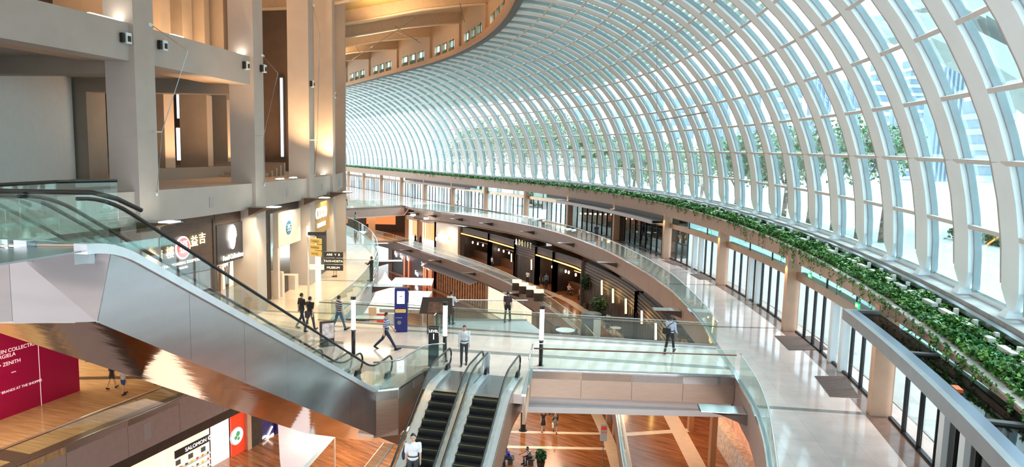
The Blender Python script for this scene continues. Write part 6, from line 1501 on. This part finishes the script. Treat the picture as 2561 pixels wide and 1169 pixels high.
        if top is not None:
            J = MB()
            for (s_, el, wr), sx_ in zip(arms, (-1, 1)): cap(J, [chest+V(sx_*.09, .02, .09), s_, el, el.lerp(wr, .7)], [.08*k, .07*k, .052*k, .042*k]); J.ell(chest+V(sx_*.1, .02, -.05), (.08*k, .11*k, .2*k), 10, 8)
            remesh(J, 'cardigan', top, .024, e)
    for i, (heel, toe) in enumerate(feet):
        S2 = MB(); d = (toe-heel).normalized(); cap(S2, [heel+Vector((0, 0, -.006)), heel.lerp(toe, .5), toe+d*.01], [.043*k, .043*k, .036*k], 8); S2.ell(heel+Vector((0, -.01*k, .03*k)), (.04*k, .05*k, .035*k), 8, 6)
        S2.build('shoe', shoes or M_black, e, smooth=True)
    hm = hairmat or hairm; Hh = MB(); Hh.ell(headc+rot @ V(0, .016, .022), (.081*k, .096*k, .108*k), 14, 10, rot)
    if hair == 'long':
        Hh.ell(headc+rot @ V(0, .05, -.06), (.085*k, .06*k, .15*k), 12, 8, rot); Hh.ell(up(V(0, .075, 1.42)), (.08*k, .04*k, .14*k), 10, 8)
    if hair == 'bun': Hh.ell(headc+rot @ V(0, .1, .05), (.04*k, .04*k, .04*k), 8, 6)
    ho_ = Hh.build('hair', hm, e, smooth=True)
    # cut the hair cap back from the face
    me = ho_.data; bm = bmesh.new(); bm.from_mesh(me); inv = rot.inverted()
    geom = [v for v in bm.verts if ((inv @ (v.co-headc)).y < -.045*k and (inv @ (v.co-headc)).z < .055*k) or ((inv @ (v.co-headc)).z < -.06*k and hair == 'short')]
    bmesh.ops.delete(bm, geom=geom, context='VERTS'); bm.to_mesh(me); bm.free()
    if near:
        for sx_ in (-1, 1): MB().ell(headc+rot @ V(sx_*.03, -.083, .008), (.011*k, .008*k, .007*k), 8, 6).build('eye', eyem, e, smooth=True); MB().ell(headc+rot @ V(sx_*.03, -.085, .03), (.018*k, .008*k, .004*k), 8, 5).build('eyebrow', hairm, e)
        MB().ell(headc+rot @ V(0, -.085, -.058), (.022*k, .009*k, .007*k), 8, 5).build('mouth', lipm, e, smooth=True)
    return e, dict(hip=hip0, chest=chest, arms=arms, neck=neck, k=k)
navy = cloth('navy_denim', (.018, .028, .055)); blk = cloth('black', (.016, .016, .018)); wht = cloth('white', (.80, .80, .84)); jeans = cloth('blue_jeans', (.05, .12, .20)); chr_ = cloth('charcoal', (.05, .055, .065))
# the people on level 1
p, _i = person(P(966, 875), PI/2, 'person walking right in a striped pale blue polo shirt and dark jeans', 1.80, stripes('pale_stripes', (.10, .10, .20), (.52, .54, .66), 3.4), navy, leg=(.55, -.45), knee=(.05, .35), arm=(-.25, .35), elbow=(.3, .4), near=True, sk=1)
p, _i = person(P(1160, 914), .05, 'person in a white long sleeved shirt stepping towards the twin escalators', 1.72, wht, chr_, leg=(.16, -.12), knee=(.02, .2), arm=(.1, -.08), elbow=(.15, .12), sleeve='long', near=True, sk=1, hairmat=hairr, head_down=.4)
ep_ = pt(qL+.60, sT+3.45, 0); ep_.z = -.2*math.floor(3.45/((10.7-.3)/31))-.18
p, _i = person(ep_, .1, 'person in a white short sleeved shirt riding the left twin escalator', 1.90, wht, chr_, leg=(.05, -.02), arm=(-.05, -.05), elbow=(.1, .1), near=True, sk=1)
bag = MB(); s_ = _i['arms'][0][0]; cap(bag, [s_+Vector((-.02, .02, .05)), s_+Vector((-.07, .05, -.1)), s_+Vector((-.1, .05, -.25))], [.02, .02, .02], 6); bag.ell(s_+Vector((-.1, .08, -.42)), (.06, .12, .16), 10, 8); bg = bag.build('tmp', cloth('dark_bag', (.02, .03, .05)), p, smooth=True); bg.name = 'shoulder_bag'
p, _i = person(P(1674, 884), 2.55, 'person seen from behind in pale blue shirt with black messenger bag', 1.76, cloth('pale_blue', (.50, .56, .72)), blk, leg=(.32, -.25), knee=(.05, .25), arm=(.15, .5), elbow=(.6, 1.1), sleeve='long', near=True, sk=2)
mb = MB(); h_ = _i['hip']; mb.hexa([h_+Vector(v) for v in ((-.06, .12, -.02), (.30, .12, -.02), (.30, .2, -.02), (-.06, .2, -.02), (-.06, .12, .24), (.30, .12, .24), (.30, .2, .24), (-.06, .2, .24))]); mb.build('messenger_bag', blk, p, fix=True); c_ = _i['chest']; MB().tube([h_+Vector((.2, .16, .2)), c_+Vector((.0, .13, .05)), c_+Vector((-.13, .06, .15)), c_+Vector((-.1, -.06, .13))], .016, 5).build('strap', navy, p)
person(P(776, 829), 2.75, 'person in a black t-shirt and dark trousers walking away, nearer of the pair in black', 1.74, blk, chr_, leg=(.25, -.22), knee=(.04, .2), arm=(-.25, .3), elbow=(.2, .5), near=True, sk=1)
p, _i = person(P(755, 818), 2.5, 'person in black carrying a dark bag, farther of the pair in black', 1.74, blk, navy, leg=(-.3, .3), knee=(.3, .05), arm=(.2, -.15), elbow=(.3, .2), near=True, sk=1)
w_ = _i['arms'][0][2]; MB().box(w_.x-.05, w_.x+.05, w_.y-.12, w_.y+.12, w_.z-.42, w_.z-.08).build('dark_bag', navy, p)
person(P(848, 828), 2.3, 'person in a navy striped shirt and jeans by the left bridge end', 1.80, stripes('navy_stripes', (.015, .02, .06), (.45, .48, .55), 3.0), jeans, leg=(.35, -.3), knee=(.05, .3), arm=(.1, -.1), elbow=(.2, .2), near=True, sk=1)
person(P(929, 704), -1.9, 'person all in black leaning near the left gallery balustrade', 1.70, blk, chr_, arm=(.5, .5), elbow=(1.3, 1.3), sk=1, sleeve='long')
person(P(889, 571), 2.9, 'person in a white top and black trousers far along the left gallery', 1.80, wht, blk, arm=(.3, .7), elbow=(.6, 1.5), sk=0)
person(P(838, 693), -2.4, 'person with long black hair and a pale dress by the direction sign', 1.66, dress=cloth('pale_rose', (.70, .62, .58)), female=True, hair='long', sk=1)
person(P(866, 514), 2.7, 'person in a pale blue top and black trousers on the far bridge', 1.78, cloth('pale_blue', (1, 1, 1)), blk, leg=(.15, -.1), sk=1)
person(P(853, 513), 2.2, 'person in dark clothes beside the pale blue top on the far bridge', 1.7, blk, chr_, sk=2)
person(P(1491, 601), 2.9, 'person in dark blue with a backpack walking on the right gallery', 1.72, cloth('dark_teal', (.03, .05, .08)), chr_, leg=(.2, -.2), knee=(.05, .2), sk=2)
person(P(1128, 812), 2.8, 'person in a white shirt and dark trousers on the far landing deck, left one', 1.74, wht, blk, arm=(.4, .5), elbow=(1.2, 1.2), sk=1, sleeve='short')
person(P(1269, 806), 2.9, 'person in dark clothes on the far landing deck, right one', 1.66, cloth('dark_maroon', (.07, .04, .05)), blk, leg=(.2, -.15), knee=(.0, .2), sk=1)
person(P(1148, 508), 1.9, 'person in blue with a pale bag walking outside the far glass wall', 1.74, cloth('sky_blue', (.25, .38, .7)), navy, leg=(.3, -.3), knee=(.05, .3), sk=0)
person(P(1196, 511), -1.9, 'person in pale clothes walking outside the glass right of the one in blue', 1.74, cloth('pale_grey', (.5, .52, .6)), navy, leg=(.3, -.3), knee=(.05, .3), sk=0)
# basement one
person(P(1319, 714, ZB1), 2.6, 'person in a white shirt by the gold lit counters', 1.72, wht, navy, arm=(.2, .3), elbow=(.6, .8), sk=2)
person(P(1353, 722, ZB1), 2.9, 'person in a black dress with long hair before the restaurants', 1.66, dress=blk, female=True, hair='long', sk=1, sleeve='none')
person(P(1366, 722, ZB1), 3.3, 'person in a blue shirt and jeans before the restaurants', 1.76, cloth('steel_blue', (.14, .22, .36)), navy, leg=(.15, -.1), sk=1)
person(P(1230, 673, ZB1), 2.2, 'person in grey close to the basement one balustrade', 1.66, cloth('pale_grey', (1, 1, 1)), blk, sk=1)
person(P(1018, 757, ZB1), .3, 'person in a black suit with white shirt right of the navy kiosk', 1.78, blk, blk, arm=(.0, .5), elbow=(.2, 1.3), sleeve='long', jacket=wht, sk=1)
MB().box(-12.5, -8.5, 64, 73, ZB1-.35, ZB1).build('basement_one_walkway', M_stone, b1)
for k, px in enumerate((1043, 1055)):
    p_, d = along(s1, px, ZB1); e = empty('mannequin', (p_.x-.2, p_.y, ZB1), label=['mannequin in a dark dress, left one before the peach boutique', 'mannequin in a dark dress, right one before the peach boutique'][k], cat='mannequin')
    b = Vector((p_.x-.2, p_.y, ZB1)); MB().tube([b+Vector((0, 0, .1)), b+Vector((0, 0, .9)), b+Vector((0, 0, 1.25)), b+Vector((0, 0, 1.5))], [.38, .16, .2, .06], 10).build('dress', blk, e, smooth=True); MB().ell(b+Vector((0, 0, 1.62)), (.08, .09, .12), 8, 6).build('head', M_black, e, smooth=True); MB().tube([b, b+Vector((0, 0, .1))], .2, 8).build('stand', M_black, e)
for k, (px, c_, lab) in enumerate(((1402, cloth('dusty_pink', (.6, .42, .38)), 'seated diner in dusty pink on the dark terrace, left'), (1428, cloth('rust', (.45, .2, .12)), 'seated diner in rust behind the terrace rail, right'))):
    p_, d = along(s1, px, ZB1); person((p_.x+.9, p_.y, ZB1), .6+k, lab, 1.7, c_, blk, seated=True, arm=(.6, .6), elbow=(.9, .9), sk=1)
    MB().box(p_.x+.7, p_.x+1.15, p_.y-.2, p_.y+.25, ZB1, ZB1+.42).build('seat_block', M_dark, b1)
# basement one left, legs below the steel escalator
p, _i = person(P(281, 972, ZB1), 2.9, 'person in a dark top with a black bag under the steel escalator', 1.68, blk, cloth('dark_skirt', (.04, .045, .05)), leg=(.2, -.25), knee=(.0, .3), shorts=True, sk=1, female=True)
person(P(309, 988, ZB1), 2.7, 'person in blue shorts under the steel escalator', 1.70, cloth('pale_grey', (1, 1, 1)), cloth('royal_shorts', (.03, .07, .25)), leg=(-.1, .15), knee=(.1, .0), shorts=True, sk=1)
person(P(222, 905, ZB1), 2.9, 'person in dark clothes just right of the magenta hoarding', 1.7, blk, chr_, leg=(.1, -.1), sk=2)
person(P(388, 962, ZB1), 2.2, 'person in tan sandals at the end of the brown handrail', 1.66, cloth('olive', (.1, .1, .05)), cloth('olive', (1, 1, 1)), shorts=True, sk=0)
# basement two
person(P(1358, 1080, ZB2), .1, 'person with long hair in a black dress on the orange floor', 1.66, dress=blk, female=True, hair='long', sk=1, leg=(.2, -.2), knee=(0, .2), sleeve='none')
p, _i = person(P(1388, 1082, ZB2), .0, 'person in a grey dress and black cardigan holding a white carrier bag', 1.66, top=blk, dress=cloth('grey_dress', (.16, .17, .16)), female=True, hair='bun', sk=1, leg=(-.2, .2), knee=(.2, 0))
w_ = _i['arms'][0][2]; MB().box(w_.x-.06, w_.x+.06, w_.y-.14, w_.y+.14, w_.z-.42, w_.z-.1).build('carrier_bag', wht, p)
person(P(1378, 1037, ZB2), 2.9, 'person in dark trousers beyond the two in dresses', 1.78, blk, blk, leg=(.15, -.15), sk=1)
sx0 = CC+ray(1275, 1165)*(44.3/ray(1275, 1165).y); sx1 = CC+ray(1326, 1162)*(44.6/ray(1326, 1162).y)
person((sx0.x, 44.3, ZB2), -1.2, 'seated person in a bright blue shirt at the bottom centre', 1.74, cloth('royal_blue', (.02, .04, .38)), navy, seated=True, lean=.45, arm=(.9, .9), elbow=(.5, .5), sk=2)
person((sx1.x, 44.6, ZB2), -1.0, 'seated person in a black and white striped shirt at the bottom centre', 1.74, stripes('bw_stripes', (.02, .02, .02), (.6, .6, .6), 4.0), navy, seated=True, lean=.4, arm=(.9, .9), elbow=(.5, .5), sk=2)
for k, c_ in enumerate((sx0, sx1)):
    e = empty('bench', (c_.x, 44.5, ZB2), label='low dark bench under the seated person in %s' % ('bright blue' if k == 0 else 'black and white stripes'), cat='bench'); MB().box(c_.x-.25, c_.x+.3, 44.2, 44.9, ZB2+.36, ZB2+.42).build('seat', M_dark, e); MB().box(c_.x-.15, c_.x+.2, 44.3, 44.8, ZB2, ZB2+.36).build('base', M_darkg, e)

# ------------------------------------------------------------------ outside
gp = empty('ground', (0, 0, 0), kind='structure')
pav = tilemat('pale_plaza_paving', (.42, .45, .43), (.38, .42, .40), (.30, .33, .32), 2.4, .5, .01, .1, var=.2)
mb = MB()
R_ = [112.4, 150, 230, 400, 900, 2500]
for a, b in zip(R_, R_[1:]):
    for k in range(40): p0, p1 = -1.0+2.6*k/40, -1.0+2.6*(k+1)/40; mb.quad(A(a, p0, -.02), A(b, p0, -.02), A(b, p1, -.02), A(a, p1, -.02))
mb.build('plaza', pav, gp, fix=False)
wat = mat('bay_water', (.16, .24, .26), .08, bump=.9, bs=.5); mb = MB()
for k in range(14): p0, p1 = -.36+.36*k/14, -.36+.36*(k+1)/14; mb.quad(A(117, p0, .02), A(152, p0, .02), A(152, p1, .02), A(117, p1, .02))
o = mb.build('pool', wat); props(o, label='rippled water of the pool outside the vault at the right', cat='water', kind='stuff')
# low hedge beyond the pool
hn_ = 9000; hp_ = np.stack([OA[0]+(153+3*rng.random(hn_))*np.cos(-.5+.75*rng.random(hn_)), np.zeros(hn_), 1.3*rng.random(hn_)], 1); ph_ = -.5+.75*rng.random(hn_); r_ = 153+3*rng.random(hn_); hp_[:, 0] = OA[0]+r_*np.cos(ph_); hp_[:, 1] = OA[1]+r_*np.sin(ph_)
M_hedge = leafmat('hedge_leaves', (.03, .09, .03), (.08, .17, .05), (.16, .28, .09)); o = leafmesh(hn_, hp_, .3, 'hedge', M_hedge, None, kind='stuff'); props(o, label='low clipped hedge beyond the outdoor pool', cat='hedge')
M_tree = [leafmat('tree_leaves_a', (.03, .12, .04), (.07, .22, .07), (.17, .36, .11)), leafmat('tree_leaves_b', (.05, .15, .05), (.11, .26, .09), (.22, .42, .14))]
bark = mat('tree_bark', (.14, .11, .09), .9, var=.3)
def tree(px, depth, ytop, r, label, n=2300, kind=0, zb=0.0):
    d = ray(px, ytop); t = CC+d*(depth/d.y); ztop = t.z; e = empty('tree', (t.x, t.y, zb), label=label, cat='tree', group='trees outside the vault')
    cz = ztop-r*.95; c = rng.normal(size=(n, 3)); c /= np.linalg.norm(c, axis=1)[:, None]; c *= (rng.random(n)**.45)[:, None]
    lob = rng.normal(size=(7, 3)); lob /= np.linalg.norm(lob, axis=1)[:, None]; w = rng.integers(0, 7, n); c = c*.62*r+lob[w]*r*.5*np.array([1, 1, .7]); c += np.array([t.x, t.y, cz])
    MB().tube([(t.x, t.y, zb), (t.x+.2, t.y, cz*.5), (t.x, t.y, cz)], [.35, .25, .14], 7).build('trunk', bark, e)
    for k in range(4): a = k*1.6+px; MB().tube([(t.x, t.y, max(cz*.55, 1.5)), (t.x+math.cos(a)*r*.55, t.y+math.sin(a)*r*.55, cz+r*.1)], [.14, .05], 5).build('branch', bark, e)
    leafmesh(n, c, .30 if depth > 90 else .2, 'foliage', M_tree[kind], e, kind='stuff', up=.3)
for k, (px, dp, yt, r) in enumerate(((1168, 150, 325, 5), (1205, 150, 300, 6), (1250, 148, 262, 8), (1300, 150, 285, 7), (1345, 145, 258, 8.5), (1392, 150, 270, 8), (1440, 146, 285, 7.5), (1490, 142, 300, 7), (1540, 140, 296, 7), (1590, 138, 320, 6), (1640, 135, 338, 5.5), (1700, 120, 340, 5), (1760, 112, 345, 4.5),
        (1850, 95, 322, 4.5), (1910, 92, 315, 4.5), (1975, 88, 300, 4.5), (2040, 84, 296, 4.5), (2105, 80, 268, 5), (2170, 78, 262, 5), (2230, 76, 290, 3.6))):
    where = ['at the far left of the tree belt', 'second from the left of the tree belt', 'with the tallest crown left of the tree belt', 'between the two tallest crowns', 'with the widest crown in the middle of the belt', 'right of the widest crown', 'seventh along the belt', 'eighth along the belt', 'ninth along the belt, above the dark canopy end', 'thinning out at the right of the belt', 'small, near the pale towers', 'small, right of the pale towers', 'smallest of the middle ones',
             'first of the right hand group', 'second of the right hand group', 'third of the right hand group', 'fourth of the right hand group', 'tall, fifth of the right hand group', 'tall, before the striped tower', 'narrow, at the right end before the glass tower'][k]
    tree(px, dp, yt, r, 'green tree outside the vault, '+where, kind=k % 2, n=2600 if r > 6 else 1700)
# garden bushes outside the far glass wall
for k, (px, py) in enumerate(((1268, 520), (1243, 517))):
    q = P(px, py, 0); q = A(math.hypot(q.x-OA[0], q.y-OA[1])+6, phi_of(q), 0); c = rng.normal(size=(1200, 3)); c /= np.linalg.norm(c, axis=1)[:, None]; c *= (rng.random(1200)**.4)[:, None]*np.array([2.2, 2.2, 1.3]); c += np.array([q.x, q.y, 1.4])
    e = empty('garden_bush', q, label=['bushy green shrub outside the glass right of the red bin', 'smaller green shrub outside the glass, left of the bushy one'][k], cat='shrub'); leafmesh(1200, c, .22, 'foliage', M_hedge, e, kind='stuff'); MB().tube([q, q+Vector((0, 0, 1))], .1, 6).build('stem', bark, e)
# towers across the bay
tg = mat('tower_glass', (.24, .34, .46), .3); tg2 = mat('tower_glass_pale', (.34, .42, .50), .35); ts = mat('tower_slab', (.6, .62, .64), .6)
def tower(x0, x1, yt, depth, label, m=tg, slabs=0, fins=0, lean_=0):
    a = CC+ray(x0, yt)*(depth/ray(x0, yt).y); b = CC+ray(x1, yt)*(depth/ray(x1, yt).y); w = b.x-a.x; e = empty('tower', ((a.x+b.x)/2, depth, 0), label=label, cat='building', group='pale towers across the bay')
    z = (a.z+b.z)/2; MB().box(a.x, b.x, depth, depth+w*.8, -1, z).build('shaft', m, e)
    if slabs:
        n = int(z/slabs)
        for k in range(n): MB().box(a.x-.6, b.x+.6, depth-.8, depth+w*.8, k*slabs, k*slabs+slabs*.38).build('floor_slab', ts, e)
    for k in range(fins): x = a.x+w*(k+.5)/fins; MB().box(x-.5, x+.5, depth-1, depth, 0, z).build('fin', tg2, e)
    MB().box(a.x+w*.2, b.x-w*.2, depth+w*.1, depth+w*.5, z, z+w*.12).build('roof_plant', ts, e)
tower(2196, 2236, 138, 480, 'white banded tower left of the pair at the right', slabs=7); tower(2282, 2336, 150, 420, 'wide white banded tower with dense floor lines at the right', slabs=5)
tower(2352, 2420, 168, 380, 'blue glass tower with vertical fins at the right', tg, fins=6); tower(2240, 2278, 190, 520, 'slim pale blue tower between the banded ones', tg2, fins=3)
tower(2455, 2545, 250, 400, 'broad pale block at the right edge', tg2, slabs=9); tower(2120, 2160, 200, 560, 'pale tower behind the right hand trees', tg2, fins=3)
tower(2040, 2085, 180, 600, 'blue tower left of the one behind the trees', tg, fins=4); tower(1950, 2010, 205, 600, 'broad blue tower in the middle distance', tg, slabs=10)
tower(1860, 1905, 235, 640, 'pale blue tower above the tree tops', tg2, fins=3); tower(1770, 1830, 215, 640, 'tall blue tower right of the bracing rods', tg, fins=5); tower(1690, 1740, 245, 660, 'blue tower left of the tall one by the rods', tg, slabs=12)
tower(1615, 1662, 225, 700, 'pale tower behind the right end of the tree belt', tg2, fins=4); tower(1540, 1580, 250, 700, 'small pale tower above the tree belt', tg2, fins=3); tower(1085, 1125, 262, 620, 'pale tower left of the white one', tg2, fins=3); tower(1128, 1180, 236, 560, 'white tower left of the trees', mat('white_tower', (.55, .55, .55), .6))
tower(1440, 1490, 240, 700, 'blue grey tower behind the middle of the tree belt', tg, slabs=14)
# white petal shaped building near the right
pb = empty('petal_building', (60, 95, 0), label='white curved petal shaped building beyond the upper right panes', cat='building'); mb_ = mat('petal_white', (.52, .54, .54), .5)
for j, pts in enumerate((((2240, 60), (2330, 60), (2430, 95), (2561, 165), (2700, 260)), ((2380, -30), (2470, 5), (2561, 50), (2700, 130), (2800, 200)))):
    q = [CC+ray(*p)*(88/ray(*p).y) for p in pts]; mb = MB()
    for a, b in zip(q, q[1:]): mb.hexa([a+Vector((0, 0, -1.6)), b+Vector((0, 0, -2.0)), b+Vector((0, 9, -1)), a+Vector((0, 9, -1)), a+Vector((0, 0, 1.2)), b+Vector((0, 0, 1.4)), b+Vector((0, 9, 2.6)), a+Vector((0, 9, 2.6))])
    mb.build('petal', mb_, pb, fix=True)
q = CC+ray(2660, 250)*(88/ray(2660, 250).y); MB().tube([(q.x+4, q.y+4, 0), (q.x+3, q.y+4, q.z)], [5, 3], 12).build('core', tg2, pb)
# closing walls behind the viewer
wb_ = empty('wall_back', (0, -14, 8), kind='structure'); MB().box(-60, 20, -14.4, -14, -13, 26).build('back_wall', M_plaster, wb_)
MB().box(-5, 9, -6, 2.2, 6.6, 6.9).build('viewing_floor', M_stone, wb_)
# warm light in the roof and on level two, as the photograph shows
for b0 in (-.12, .05, .22, .40, .60): area(A(88, b0, zbeam(88)-1.2), A(89, b0, 30), 5, 5, 260, (1, .66, .34), 'roof_uplight')
for b0 in (-.15, -.07, .0): area(A(77, b0, 13.9), A(77, b0, 20), 4, 4, 260, (1, .62, .32), 'upper_floor_light')
for b0 in (-.02, .12): area(A(78, b0, 8.0), A(78, b0, 14), 3, 6, 160, (1, .62, .34), 'level_two_light')
for b0, b1_, z_ in ((-.022, .003, 14), (.066, .084, 11), (-.13, -.098, 20)): spot(A(83.9, b0, 7.3), A(82.9, b1_, z_), 1500 if b0 > -.1 else 700, (1, .60, .28), 1.25, 1)
for b0 in (-.11, -.03, .05, .15): area(A(85.5, b0, 5.4), A(86, b0, 0), 2, 5, 150, (1, .78, .5), 'gallery_downlight')
